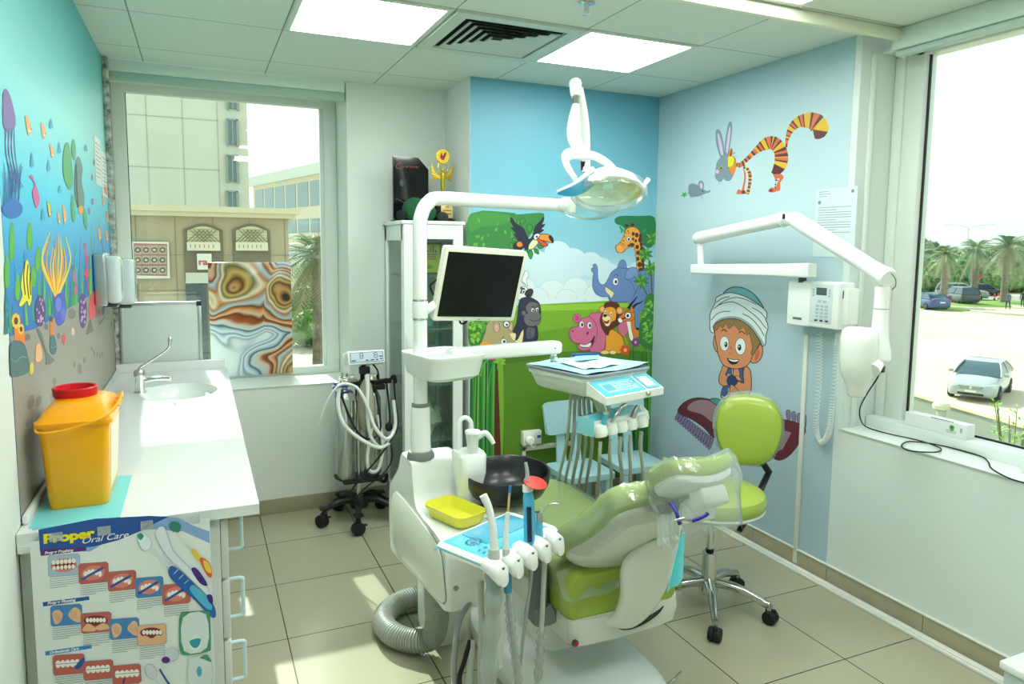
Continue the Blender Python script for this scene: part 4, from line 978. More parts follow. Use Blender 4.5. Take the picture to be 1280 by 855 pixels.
    T2 = [(145, 528, 130, 80, 2, BB), (272, 560, 126, 78, 3, PKM), (392, 584, 122, 80, 2, BB), (508, 610, 120, 80, 3, SKN)]
    for x, y, w, h, k, bg in T2: tile(x, y, w, h, k, bg); lines(x+10, y+h+14, w-14, 6)
    T3 = [(155, 735, 130, 78, 5, PKM), (282, 760, 124, 74, 4, PKM), (404, 778, 118, 76, 6, PKM)]
    for x, y, w, h, k, bg in T3: tile(x, y, w, h, k, bg); lines(x+10, y+h+14, w-14, 5)
    # toothbrushes
    d.stroke([(520, 235), (580, 300), (650, 365)], lambda t: 4.2-1.6*math.sin(t*PI), (206, 222, 232)); d.poly([(508, 232), (530, 218), (565, 250), (560, 285), (530, 290)], (226, 236, 240), line=(120, 150, 170), lw=.4); d.poly([(508, 232), (522, 220), (536, 232), (522, 250)], (40, 140, 130))
    d.poly([(640, 380), (662, 362), (740, 430), (826, 520), (826, 575), (740, 490), (660, 420)], (34, 98, 176), line=(20, 50, 120), lw=.5); d.poly([(730, 460), (750, 440), (812, 500), (820, 540), (790, 530)], (84, 180, 214))
    for k in range(3): d.stroke([(662+k*22, 392+k*20), (680+k*22, 372+k*22)], .8, (200, 226, 244))
    d.poly([(585, 225), (620, 195), (655, 290), (720, 360), (790, 430), (815, 490), (790, 470), (700, 380), (630, 310)], (222, 228, 236), line=(150, 160, 190), lw=.5); d.poly([(735, 375), (755, 368), (795, 420), (800, 442), (770, 430)], (70, 40, 130)); d.poly([(800, 480), (822, 482), (824, 520), (806, 505)], (60, 40, 130))
    d.poly([(640, 190), (660, 172), (690, 185), (685, 215), (660, 215)], (50, 130, 110)); d.stroke([(665, 215), (740, 290)], 1.6, (226, 230, 226))
    d.poly([(735, 295), (750, 290), (775, 325), (760, 335)], (232, 196, 60)); d.poly([(770, 335), (785, 325), (815, 355), (820, 405), (800, 395)], (226, 96, 50)); d.poly([(785, 335), (810, 350), (818, 388), (795, 375)], (236, 206, 80))
    # floss packs
    d.poly([(690, 560), (720, 552), (805, 548), (812, 580), (815, 690), (805, 715), (720, 730), (690, 715), (685, 640)], (70, 150, 110), True, 3, line=(40, 110, 80), lw=.4); d.poly([(700, 575), (795, 560), (800, 700), (705, 715)], (214, 226, 226), True, 3)
    d.ell(752, 680, 26, 34, (226, 234, 234)); d.poly([(730, 670), (772, 662), (768, 690), (750, 702), (733, 690)], (50, 150, 170))
    d.poly([(725, 760), (740, 742), (800, 730), (818, 760), (818, 855), (728, 855)], (214, 224, 224), True, 3, line=(150, 170, 170), lw=.4); d.poly([(770, 742), (800, 730), (818, 760), (790, 750)], (70, 150, 110)); d.ell(768, 800, 11, 22, (80, 170, 200))
    d.ell(652, 728, 30, 28, (206, 212, 220), line=(150, 150, 170), lw=.4); d.ell(628, 752, 18, 14, (92, 50, 130))
    d.ell(566, 800, 22, 32, (214, 216, 226), -.5, line=(120, 110, 160), lw=.4); d.stroke([(575, 820), (640, 900)], 2.2, (206, 212, 226)); d.stroke([(602, 790), (640, 850), (690, 900)], 2.4, BL)
    d.build('printed_pictures', t)
    yel = mat('poster yellow ink', (240, 226, 20), .4); whi = mat('poster white ink', (245, 245, 245), .4); navy = mat('poster dark ink', (20, 60, 90), .4)
    def txt(s_, p0, p1, h, m_, bold=0, shear=0, dy=0, name='lettering'):
        f = lambda p: W(20+p[0]/3.353, 600+p[1]/3.353, Y=PYY-.0012)
        a, b_ = f(p0), f(p1); ux = (b_-a).normalized(); uy = V((0, -1, 0)).cross(ux)*-1
        uy = V((-ux.z, 0, ux.x)); hh = (f((p0[0], p0[1]-h))-a).length
        text_mesh(s_, hh*1.38, a, ux, uy, m_, name, t, bold=bold, shear=shear, width=(b_-a).length)
    txt('Proper', (115, 266), (330, 238), 38, yel, bold=.0016)
    txt('Oral Care', (272, 268), (466, 240), 26, whi, shear=.35)
    txt('Proper Brushing', (120, 312), (240, 299), 12, whi, bold=.0003, shear=.2); txt('Proper Flossing', (132, 523), (250, 507), 12, whi, bold=.0003, shear=.2); txt('Orthodontic Care', (140, 730), (262, 711), 12, whi, bold=.0003, shear=.2)
    txt('GUM', (708, 600), (790, 590), 17, navy, bold=.0008); txt('GUM', (738, 768), (800, 760), 12, navy, bold=.0006); txt('GUM', (630, 738), (670, 732), 8, navy, bold=.0003)
    txt('Original', (705, 618), (750, 612), 8, navy)
    tape_strips(t)
poster()
def whiteboard():
    t = thing('whiteboard', (-.19, 4.2, .91), 'small white board in an aluminium frame leaning below the back window', 'whiteboard')
    y0 = 4.215; x0, x1, z0, z1 = -.388, .008, .892, 1.262
    A = Rx(-.03); C_ = V((0, y0, z0))
    def bx(a, b_, bev, nm, mm):
        q = MB(); q.box(a, b_, bev)
        for v in q.bm.verts: v.co = C_+A @ (v.co-C_)
        return q.build(nm, mm, t)
    bx((x0+.012, y0, z0+.012), (x1-.012, y0+.008, z1-.012), .001, 'panel', mat('board surface', (206, 216, 210), .18))
    for q in (((x0, z0), (x1, z0+.018)), ((x0, z1-.018), (x1, z1)), ((x0, z0), (x0+.018, z1)), ((x1-.018, z0), (x1, z1))):
        bx((q[0][0], y0-.006, q[0][1]), (q[1][0], y0+.014, q[1][1]), .003, 'frame_rail', ALU)
    for x in (x0-.002, x1-.024):
        for z in (z1-.026,): bx((x, y0-.009, z), (x+.026, y0+.016, z+.028), .004, 'corner_cap', mat('dark cap', (44, 48, 48), .5))
whiteboard()
# banded agate panel standing in the window
def agate():
    M = bpy.data.materials.new('agate print'); M.use_nodes = True; nt = M.node_tree; N = nt.nodes; L = nt.links; b = N['Principled BSDF']
    tc = N.new('ShaderNodeTexCoord'); mp = N.new('ShaderNodeMapping'); L.new(tc.outputs['Object'], mp.inputs[0]); mp.inputs['Scale'].default_value = (1, 1, .72)
    n1 = N.new('ShaderNodeTexNoise'); n1.inputs['Scale'].default_value = 4.2; n1.inputs['Detail'].default_value = 1.2; n1.inputs['Roughness'].default_value = .4; n1.inputs['Distortion'].default_value = .3
    L.new(tc.outputs['Object'], n1.inputs[0])
    def centre(x, z, k):
        q = N.new('ShaderNodeVectorMath'); q.operation = 'DISTANCE'; q.inputs[1].default_value = (x, 4.562, z); L.new(tc.outputs['Object'], q.inputs[0])
        w = N.new('ShaderNodeMath'); w.operation = 'MULTIPLY'; w.inputs[1].default_value = k; L.new(q.outputs['Value'], w.inputs[0]); return w.outputs[0]
    def two(op, a, b_):
        w = N.new('ShaderNodeMath'); w.operation = op
        for i_, v in enumerate((a, b_)):
            if isinstance(v, (int, float)): w.inputs[i_].default_value = v
            else: L.new(v, w.inputs[i_])
        return w.outputs[0]
    dd = two('MINIMUM', two('MINIMUM', centre(.19, 1.31, 2.7), centre(.50, 1.24, 3.6)), centre(.56, .78, 3.0))
    mu_ = two('SUBTRACT', 1.13, two('ADD', dd, two('MULTIPLY', two('SUBTRACT', n1.outputs[0], 0.5), 1.15)))
    mu = type('o', (), {'outputs': [mu_]})
    cr = N.new('ShaderNodeValToRGB'); e = cr.color_ramp.elements
    stops = [(0, (222, 232, 234)), (.10, (216, 226, 228)), (.16, (150, 170, 184)), (.19, (222, 232, 236)), (.24, (120, 150, 170)), (.28, (214, 226, 232)), (.34, (150, 180, 196)), (.37, (66, 72, 84)), (.40, (190, 206, 212)), (.45, (206, 190, 170)), (.48, (160, 86, 40)), (.52, (112, 52, 24)), (.54, (214, 180, 150)), (.58, (206, 130, 66)), (.61, (96, 60, 40)), (.65, (190, 196, 192)), (.69, (150, 160, 160)), (.72, (180, 110, 40)), (.76, (226, 214, 180)), (.80, (108, 100, 60)), (.84, (200, 170, 90)), (.88, (90, 60, 36)), (.93, (196, 150, 90)), (1, (60, 44, 34))]
    for k, (p, c) in enumerate(stops):
        el = e[k] if k < 2 else e.new(p); el.position = p; el.color = lin(c)+(1,)
    L.new(mu.outputs[0], cr.inputs[0]); L.new(cr.outputs[0], b.inputs['Base Color']); b.inputs['Roughness'].default_value = .15
    o = MB().box((.052, 4.562, .775), (.522, 4.574, 1.463), .002).build('decor_panel', M); tag(o, 'brown and pale blue banded agate panel standing in the back window', 'decorative panel')
agate()
# notices and dispensers on the left wall near the corner
def notice(Y0, Y1, z0, z1, rows, label, accent=None, tilt=0):
    t = thing('wall_notice', (LX+.004, (Y0+Y1)/2, z0), label, 'notice')
    MB().box((LX+.0015, Y0, z0), (LX+.004, Y1, z1), .0005).build('sheet', mat('notice paper', (228, 236, 232), .4), t)
    b = MB()
    for k in range(rows):
        z = z1-.03-(z1-z0-.05)*k/rows; b.box((LX+.0042, Y0+.02, z-.003), (LX+.0045, Y1-.02-(k % 3)*.03, z))
    b.build('printed_lines', mat('grey ink', (130, 136, 138), .5), t)
    if accent: MB().box((LX+.0042, Y0+.03, z0+.015), (LX+.0046, Y1-.03, z0+.05)).build('colour_band', mat('band ink', accent, .5), t)
notice(3.76, 3.985, 1.84, 2.06, 9, 'white notice with dark lines on the ocean mural, the nearer of two', None)
notice(4.0, 4.2, 1.80, 2.02, 9, 'white notice with an orange band on the ocean mural, next to the corner', (226, 140, 90))
def dispenser(Y0, Y1, z0, z1, dp, label, m_):
    t = thing('paper_dispenser', (LX+.01, (Y0+Y1)/2, z0), label, 'dispenser')
    def sec(x, g): return [V((x, Y0+g, z0+g*1.2)), V((x, Y1-g, z0+g*1.2)), V((x, Y1-g, z1-g)), V((x, (Y0+Y1)/2, z1-g*.7)), V((x, Y0+g, z1-g))]
    MB().box((LX+.002, Y0, z0), (LX+dp*.5, Y1, z1), .012, 3).build('body', m_, t)
    MB().box((LX+dp*.45, Y0+.006, z0+.01), (LX+dp, Y1-.006, z1-.012), .022, 4).build('cover', mat('smoky cover', (206, 218, 216), .12, coat=.5), t)
    MB().box((LX+dp-.004, Y0+.05, z0+.06), (LX+dp+.002, Y0+.075, z1-.06), .002).build('sight_slot', mat('slot', (120, 132, 132), .2), t)
    MB().box((LX+.03, Y0+.03, z0-.006), (LX+dp-.02, Y1-.03, z0+.004), .002).build('outlet', DGREY, t)
dispenser(3.50, 3.70, 1.30, 1.53, .105, 'chrome-edged paper towel dispenser on the left wall above the faucet', mat('dispenser shell', (176, 186, 186), .22, .6))
dispenser(3.80, 4.02, 1.27, 1.51, .135, 'second white paper dispenser nearer the back corner', WHITE)
# ================================================================ display cabinet and what stands on it
def display_cabinet():
    x0, x1, y0, y1, z1 = 1.03, 1.372, 3.80, 4.234, 1.711
    t = thing('display_cabinet', ((x0+x1)/2, (y0+y1)/2, 0), 'tall narrow white display cabinet with glass sides in the back corner', 'cabinet')
    pw = mat('cabinet white', (226, 232, 226), .3); b = MB(); w = .045
    b.box((x0, y0+.02, 0), (x1, y1, .08), .003); b.build('plinth', pw, t)
    MB().box((x0-.012, y0-.004, z1-.02), (x1+.012, y1+.01, z1), .004).build('top_board', pw, t)
    b = MB()
    for x in (x0, x1-.03):
        for y in (y0+.022, y1-.04): b.box((x, y, .08), (x+.03, y+.04, z1-.02), .003)
        b.box((x, y0+.03, .08), (x+.03, y1, .14), .002); b.box((x, y0+.03, z1-.11), (x+.03, y1, z1-.02), .002)
    b.build('carcass', pw, t)
    MB().box((x0, y1-.008, .08), (x1, y1, z1-.02)).build('back_panel', pw, t)
    for x in (x0+.012, x1-.018): MB().box((x, y0+.06, .14), (x+.004, y1-.04, z1-.11)).build('side_pane', CGLASS, t)
    b = MB()
    for a, c in (((x0, .082), (x0+w+.012, z1-.022)), ((x1-w-.012, .082), (x1, z1-.022)), ((x0+w+.012, .082), (x1-w-.012, .15)), ((x0+w+.012, z1-.10), (x1-w-.012, z1-.022))): b.box((a[0], y0, a[1]), (c[0], y0+.02, c[1]))
    d = b.build('door', pw, t)
    MB().box((x0+w, y0+.008, .14), (x1-w, y0+.012, z1-.09)).build('door_pane', CGLASS, d)
    MB().box((x0+.012, y0-.014, 1.0), (x0+.024, y0-.002, 1.08), .003).build('handle', pw, d)
    for z in (.45, .78, 1.10, 1.40): MB().box((x0+.02, y0+.03, z), (x1-.02, y1-.01, z+.006)).build('shelf', mat('glass shelf edge', (150, 186, 170), .1, alpha=.55), t)
display_cabinet()
def framed_award():
    t = thing('award_plaque', (1.21, 3.92, 1.406), 'lime yellow square award standing on the top shelf inside the display cabinet', 'award')
    MB().box((1.12, 3.91, 1.4085), (1.28, 3.926, 1.592), .003).build('frame', mat('olive frame', (96, 104, 40), .4), t)
    d = Decal(lambda x, y: V((x+.045, 3.91, y+.004)), (0, -1, 0), .0004, .00003); d.poly([(1.083, 1.418), (1.227, 1.418), (1.227, 1.577), (1.083, 1.577)], (196, 206, 70), False)
    for k in range(7): d.stroke([(1.105+k*.016, 1.53), (1.105+k*.016, 1.545+.012*(k % 3))], .006, [(60, 90, 120), (190, 70, 90), (80, 60, 120)][k % 3], False)
    for k, l in enumerate((.11, .09, .10)): d.stroke([(1.155-l/2, 1.52-k*.013), (1.155+l/2, 1.52-k*.013)], .005, (176, 60, 90), False)
    d.ell(1.155, 1.45, .03, .012, (150, 160, 60)); d.build('print', t)
framed_award()
def bag(c, r, label, seed, m_):
    R = random.Random(seed); b = MB(); b.ell(c, r, seg=22, rings=14)
    for v in b.bm.verts:
        p = v.co-V(c); k = 1+.10*math.sin(p.x*90+seed)+.08*math.sin(p.z*110+seed*2)+.06*math.sin(p.y*80)
        v.co = V(c)+p*k; v.co.z = max(v.co.z, c[2]-r[2]*.96)
    o = b.build('plastic_bag', m_); tag(o, label, 'bag'); return o
bagm = mat('frosted bag', (214, 224, 216), .35)
bag((1.20, 4.0, .8885), (.11, .09, .105), 'crumpled white bag on the upper middle shelf of the display cabinet', 3, bagm)
bag((1.19, 4.01, .5585), (.11, .09, .104), 'crumpled white bag on the lower shelf of the display cabinet', 5, bagm)
b = MB(); b.box((1.10, 3.92, 1.1075), (1.15, 3.97, 1.26), .012); b.box((1.16, 3.95, 1.1075), (1.24, 4.01, 1.20), .004); b.box((1.14, 3.95, 1.108), (1.17, 3.97, 1.15))
tag(b.build('carton', mat('pale blue carton', (150, 200, 214), .4)), 'small pale blue cartons on the shelf behind the monitor', 'box')
TZ = 1.712
def plaque():
    c = V((1.132, 4.05, TZ)); t = thing('black_plaque', c, 'black award plaque with a cut corner on top of the display cabinet', 'award')
    pts = [(-.095, 0), (.115, 0), (.115, .30), (.055, .365), (-.095, .372)]
    MB().prism([c+V((x, 0, z+.002)) for x, z in pts], (0, .018, 0)).build('slab', mat('gloss black acrylic', (16, 18, 20), .08, coat=.5), t)
    d = Decal(lambda x, y: c+V((x, -.0004, y)), (0, -1, 0), .0003, .00002)
    d.stroke([(-.05, .33), (-.07, .325), (-.078, .31), (-.065, .30), (-.045, .305)], .005, (150, 60, 66))
    for k in range(5): d.stroke([(-.04+k*.02, .322), (-.035+k*.02, .31), (-.025+k*.02, .318)], .004, (130, 56, 60))
    d.ell(-.045, .22, .012, .02, (60, 66, 70)); d.stroke([(-.08, .13), (.0, .10), (.09, .12)], .006, (50, 58, 60)); d.build('engraving', t)
    MB().box(c+V((-.1, -.03, 0)), c+V((.12, .05, .006)), .002).build('foot', BLACK, t)
plaque()
def green_plush():
    c = V((1.10, 3.92, TZ)); t = thing('plush_toy', c, 'dark green plush cushion toy lying beside the black plaque', 'plush toy')
    gm = mat('green plush', (26, 88, 52), .9, noise=.3, nscale=90, bump=.6); b = MB(); b.ell(c+V((.03, 0, .066)), (.075, .06, .066)); b.ell(c+V((.10, .02, .05)), (.06, .05, .05)); b.build('body', gm, t)
    b = MB(); b.ell(c+V((-.055, -.02, .03)), (.03, .026, .028)); b.build('paw', mat('black plush', (22, 22, 26), .9), t)
    MB().ell(c+V((.19, .0, .028)), (.035, .03, .028)).build('tail', mat('dark grey plush', (44, 52, 48), .9), t)
green_plush()
def trophy():
    c = V((1.315, 3.99, TZ)); t = thing('trophy', c, 'gold winged figure trophy with a red bird disc on top of the display cabinet', 'trophy')
    MB().box(c+V((-.062, -.04, .001)), c+V((.062, .04, .016)), .003).build('base_foot', BLACK, t)
    MB().box(c+V((-.05, -.032, .016)), c+V((.05, .032, .125)), .003).build('base', mat('black marble', (22, 22, 24), .1), t)
    pl = MB().box(c+V((-.022, -.0345, .022)), c+V((.05, -.0325, .118)), .001).build('name_plate', mat('brass plate', (222, 200, 130), .3, .5), t)
    b = MB()
    for k, (w, m2) in enumerate(((.024, 0), (.012, 0), (.026, 0), (.026, 0))): b.box(c+V((.014-w, -.0352, .103-k*.02)), c+V((.014+w, -.0346, .108-k*.02)))
    b.build('engraving', mat('red ink', (150, 70, 50), .5), pl)
    MB().lathe([(.02, .125), (.012, .14), (.007, .16), (.014, .175), (.008, .185)], c, seg=18).build('stem', GOLD, t)
    b = MB(); b.lathe([(.010, .18), (.014, .21), (.012, .24), (.016, .262), (.014, .28), (.006, .288)], c, seg=16); b.ell(c+V((0, 0, .299)), (.010, .010, .013), seg=12, rings=8)
    for s_ in (-1, 1): b.tube([c+V((s_*.014, 0, .278)), c+V((s_*.03, 0, .30)), c+V((s_*.024, 0, .335))], [.005, .004, .003], 8)
    b.build('figure', GOLD, t)
    for s_ in (-1, 1):
        b = MB()
        for k in range(6):
            a = .25+k*.24; p0 = c+V((s_*.012, .006, .262-k*.004)); p1 = p0+V((s_*.03*math.cos(a*.6), .004, .012)); p2 = p0+V((s_*(.058-.002*k), .004, .075-k*.016))
            b.tube([p0, p1, p2], [.003, .007, .003], 8, flat=.5)
        b.build('wing', GOLD, t)
    dc = c+V((0, 0, .375)); MB().lathe([(.040, -.005), (.043, 0), (.040, .005)], dc, axis=(0, 1, 0), seg=30).build('disc', GOLD, t)
    d = Decal(lambda x, y: dc+V((x, -.0055, y)), (0, -1, 0), .0002, .00002); d.ell(0, 0, .036, .036, (240, 200, 70))
    d.poly([(-.018, .0), (-.008, .022), (-.002, .004), (.012, .024), (.02, .018), (.010, -.008), (.004, -.02), (-.012, -.016)], (170, 30, 40)); d.build('bird_emblem', t)
trophy()

# ================================================================ gas sedation cart
def gas_cart():
    c = V((.80, 3.955, 0)); t = thing('gas_cart', c, 'sedation gas cart with two grey cylinders, a mixer head and looping white hoses', 'medical cart')
    U = lambda x, y, z: c+V((x, y, z))
    b = MB(); b.lathe([(.05, .085), (.055, .10), (.045, .13), (.03, .15)], c, seg=20)
    hub = b.build('base_hub', BLACK, t)
    for k in range(5):
        a = math.radians(257+k*72); e = U(.20*math.cos(a), .20*math.sin(a), .095)
        b = MB(); b.tube([U(.04*math.cos(a), .04*math.sin(a), .13), U(.12*math.cos(a), .12*math.sin(a), .128), e], [.022, .019, .015], 10); b.cyl(e, e-V((0, 0, .035)), .011); b.box(e-V((.028, .028, -.006)), e+V((.028, .028, .02)), .008)
        lg = b.build('leg', BLACK, t)
        q = V((math.cos(a+.5), math.sin(a+.5), 0)); w = e+V((0, 0, -.095))+V((0, 0, .038)); w.z = .036; w += V((math.cos(a)*.012, math.sin(a)*.012, 0))
        b = MB(); b.lathe([(.012, -.024), (.034, -.022), (.036, -.014), (.036, -.004), (.030, -.002), (.030, .002), (.036, .004), (.036, .014), (.034, .022), (.012, .024)], w, axis=q, seg=22); b.tube([w+V((0, 0, .03)), w+V((-.02*math.cos(a), -.02*math.sin(a), .045)), e-V((0, 0, .03))], [.016, .014, .012], 8)
        b.box(w+V((.02, -.012, .012)), w+V((.05, .012, .02)), .004); b.build('castor', BLACKR, lg)
    MB().tube([U(0, 0, .10), U(0, 0, .82)], .014, 14, smooth=False).build('pole', CHROME, t)
    b = MB(); b.box(U(-.10, -.085, .245), U(.12, .085, .262), .012); 
    for s_ in (-1, 1): b.tube([U(-.10, s_*.05, .262), U(-.13, s_*.02, .275), U(-.11, -.02*s_, .27)], .008, 8)
    b.tube([U(.10, -.07, .26), U(.145, -.06, .27), U(.15, 0, .21), U(.12, .02, .22)], .010, 8); b.build('cylinder_tray', BLACK, t)
    for (x, y, h, r) in ((-.075, -.01, .51, .052), (.085, .02, .50, .05)):
        b = MB(); b.lathe([(r*.9, .263), (r, .275), (r, .263+h-.06), (r*.7, .263+h-.02), (.016, .263+h), (.013, .263+h+.03)], U(x, y, 0), seg=28); b.build('gas_cylinder', mat('cylinder grey', (186, 192, 188), .22, .75), t)
    b = MB(); b.box(U(-.12, -.045, .705), U(-.03, .045, .765), .01); rg = b.build('regulator', mat('navy valve', (26, 42, 92), .35), t)
    MB().lathe([(.024, -.055), (.026, -.046), (.026, -.040)], U(-.035, -.0, .735), axis=(.3, 1, 0), seg=22).build('gauge', STEEL, rg)
    b = MB(); b.tube([U(-.14, -.02, .785), U(-.10, -.03, .80), U(-.06, -.03, .795)], .012, 8); b.build('yoke_handle', mat('blue handle', (50, 80, 150), .4), rg)
    b = MB(); b.cyl(U(-.045, -.04, .62), U(-.045, -.04, .71), .014); b.cyl(U(-.045, -.04, .63), U(-.045, -.04, .65), .019); b.cyl(U(-.02, -.035, .64), U(-.02, -.035, .70), .009); b.build('valve_stem', CHROME, rg)
    b = MB(); b.box(U(-.13, -.02, .79), U(.19, .02, .815), .004); b.tube([U(.18, 0, .80), U(.205, -.02, .83), U(.212, -.03, .79)], .010, 8); b.box(U(.03, -.04, .76), U(.15, .02, .79), .004); b.build('cross_bar', BLACK, t)
    # mixer head with its tilted display
    hd = U(.03, -.03, .945); A = Rz(.08) @ Rx(-.25)
    def loc(x, y, z): return hd+A @ V((x, y, z))
    b = MB(); b.obox(hd, A @ V((.105, 0, 0)), A @ V((0, .06, 0)), A @ V((0, 0, .038)), .008); h = b.build('mixer_head', WHITE, t)
    b = MB(); b.obox(loc(0, -.0605, 0), A @ V((.094, 0, 0)), A @ V((0, .001, 0)), A @ V((0, 0, .028))); b.build('display_rim', mat('display blue', (60, 90, 150), .3), h)
    b = MB(); b.obox(loc(0, -.062, 0), A @ V((.090, 0, 0)), A @ V((0, .001, 0)), A @ V((0, 0, .0255))); b.build('display', mat('display face', (196, 212, 222), .2), h)
    b = MB(); sg = .0085
    for x0 in (-.03, .05):   # two seven segment eights
        for z in (-sg*1.6+.008, .008, sg*1.6+.008): b.obox(loc(x0, -.0635, z), A @ V((sg*.8, 0, 0)), A @ V((0, .0004, 0)), A @ V((0, 0, .0016)))
        for z in (-sg*.8+.008, sg*.8+.008):
            for s_ in (-1, 1): b.obox(loc(x0+s_*sg, -.0635, z), A @ V((.0014, 0, 0)), A @ V((0, .0004, 0)), A @ V((0, 0, sg*.7)))
    for x0, z, w in ((-.074, -.017, .012), (.0, -.018, .008), (.03, -.018, .01), (.078, 0, .01), (.08, -.014, .006), (.056, -.017, .006)): b.obox(loc(x0, -.0635, z), A @ V((w, 0, 0)), A @ V((0, .0004, 0)), A @ V((0, 0, .003)))
    b.build('display_marks', mat('display ink', (36, 52, 90), .4), h)
    b = MB(); b.cyl(U(.03, 0, .81), U(.03, -.02, .92), .016); b.box(U(.0, -.06, .86), U(.06, -.03, .90), .006); b.build('neck', BLACK, t)
    b = MB(); b.box(U(-.10, -.05, .816), U(-.01, .02, .85), .006); b.cyl(U(-.08, -.03, .848), U(-.08, -.03, .868), .02); b.build('flow_block', CHROME, t); MB().box(U(.06, -.04, .816), U(.12, .01, .85), .005).build('flow_block', CHROME, t)
    # breathing bag and hoses
    b = MB(); b.lathe([(.012, .83), (.03, .80), (.045, .72), (.05, .64), (.04, .56), (.012, .525)], U(.035, -.06, 0), seg=24)
    b.build('breathing_bag', mat('bag rubber', (158, 156, 134), .6), t)
    HM = mat('white hose', (226, 230, 224), .35)
    b = MB(); b.tube([U(.035, -.09, .86), U(.035, -.10, .78), U(.03, -.11, .66), U(.045, -.12, .52), U(.10, -.11, .45), U(.16, -.08, .47), U(.185, -.06, .56)], [.014, .011, .010, .010, .010], 10)
    b.tube([U(-.24, -.08, .57), U(-.19, -.10, .72), U(-.12, -.12, .82), U(-.03, -.13, .80), U(.03, -.14, .68), U(.06, -.15, .58), U(.13, -.14, .50), U(.19, -.10, .56), U(.19, -.06, .70)], [.004, .006, .009, .0105, .0105, .0105], 10)
    b.tube([U(-.12, -.10, .80), U(-.13, -.12, .70), U(-.10, -.14, .60), U(-.02, -.15, .52), U(.08, -.15, .46), U(.15, -.12, .47)], .0105, 10)
    b.tube([U(.10, -.05, .62), U(.12, -.09, .46), U(.09, -.11, .33), U(.04, -.11, .32), U(.03, -.10, .40), U(.06, -.08, .56)], .010, 10)
    b.build('breathing_hose', HM, t)
    b = MB(); b.tube([U(.06, -.02, .93), U(.10, -.05, .88), U(.11, -.05, .82)], .005, 8)
    b.tube([U(-.12, -.06, .80), U(-.05, -.08, .60), U(.0, -.10, .52), U(.06, -.10, .50), U(.11, -.08, .55), U(.10, -.05, .70), U(.08, -.02, .84)], .0055, 8)
    b.tube([U(.20, -.03, .82), U(.20, -.06, .70), U(.20, -.10, .55), U(.10, -.14, .42), U(.0, -.12, .30), U(-.07, -.10, .20), U(-.03, -.10, .14)], .005, 8)
    b.tube([U(.16, -.01, .82), U(.17, -.05, .62), U(.16, -.07, .56)], .0055, 8); b.ell(U(.16, -.07, .55), (.022, .014, .026))
    b.tube([U(.16, -.08, .50), U(.17, -.10, .38), U(.12, -.11, .30), U(.0, -.12, .22), U(-.06, -.08, .12), U(.02, -.06, .10)], .004, 8)
    b.build('black_hose', BLACKR, t)
gas_cart()

# ================================================================ children's chairs, socket
def kids_chair(c, ang, label):
    t = thing('kids_chair', c, label, 'chair', 'pale blue children chairs'); M = Rz(ang); U = lambda x, y, z: V(c)+M @ V((x, y, z))
    # seat
    def rr(h, w, z, r): return [U(sx*(h-r)+r*math.cos(a0+PI/2*k/3), sy*(w-r)+r*math.sin(a0+PI/2*k/3), z) for sx, sy, a0 in ((1, 1, 0), (-1, 1, PI/2), (-1, -1, PI), (1, -1, 1.5*PI)) for k in range(4)]
    MB().loft([rr(.145, .145, .262, .02), rr(.152, .152, .268, .02), rr(.152, .152, .300, .02), rr(.147, .147, .304, .02)]).build('seat', BLUEK, t)
    for sx in (-1, 1):
        for sy in (-1, 1): MB().cyl(U(sx*.135, sy*.135, .001), U(sx*.118, sy*.118, .262), .022, .027, 18).build('leg', BLUEK, t)
    for sx in (-1, 1):
        b = MB(); b.prism([U(sx*.05-.032, .125, .30), U(sx*.05+.032, .125, .30), U(sx*.05+.026, .155, .50), U(sx*.05-.026, .155, .50)], M @ V((0, .014, .0))); b.build('back_post', BLUEK, t)
    ang_ = -.12; pts = []
    for k in range(9):
        u = -1+2*k/8; pts.append((u*.165, .028*u*u))
    b = MB()
    def f(u, v): x = -.165+.33*u; taper = 1-.06*(1-v); q = min(u, 1-u, 1); rz = .015*(max(0, 1-q*9))**2; return U(x*taper, .135+.04*v-.02*(2*u-1)**2, .475+rz+(.19-2*rz)*v)
    b.sheet(f, 16, 5, .016); b.build('backrest', BLUEK, t)
    return t
kids_chair((1.985, 3.50, 0), 0.0, 'pale blue child chair, left one beside the wall socket')
kids_chair((2.365, 3.53, 0), -.03, 'pale blue child chair, right one in the room corner')
def socket():
    c = W(662, 545, Y=PY); t = thing('wall_socket', (c.x, PY, c.z), 'white surface mounted socket box on the green mural with a plug in it', 'socket')
    MB().box((c.x-.062, PY-.038, c.z-.045), (c.x+.062, PY-.0015, c.z+.04), .005).build('box', OFFW, t)
    MB().box((c.x-.060, PY-.043, c.z-.043), (c.x+.060, PY-.038, c.z+.038), .003).build('face_plate', mat('plate white', (232, 232, 222), .3), t)
    MB().box((c.x+.03, PY-.045, c.z-.004), (c.x+.055, PY-.043, c.z+.012)).build('sticker', mat('blue red label', (60, 90, 150), .5), t)
    b = MB(); b.lathe([(.026, 0), (.028, -.02), (.02, -.032)], (c.x-.025, PY-.043, c.z-.012), axis=(0, 1, 0), seg=22); b.build('plug', WHITE, t)
    MB().tube([(c.x-.025, PY-.072, c.z-.014), (c.x-.02, PY-.08, c.z-.05), (c.x+.0, PY-.05, c.z-.06), (c.x+.03, PY-.03, c.z-.045), (c.x+.06, PY-.02, c.z-.03)], .004, 8).build('cord', WHITE, t)
    b = MB(); b.box((c.x-.052, PY-.018, .09), (c.x-.032, PY-.0015, c.z-.045), .002); b.box((c.x-.052, PY-.018, c.z-.085), (c.x+.30, PY-.0015, c.z-.058), .002)
    o = b.build('conduit', OFFW); tag(o, 'white plastic conduit below the wall socket on the green mural', 'conduit')
socket()
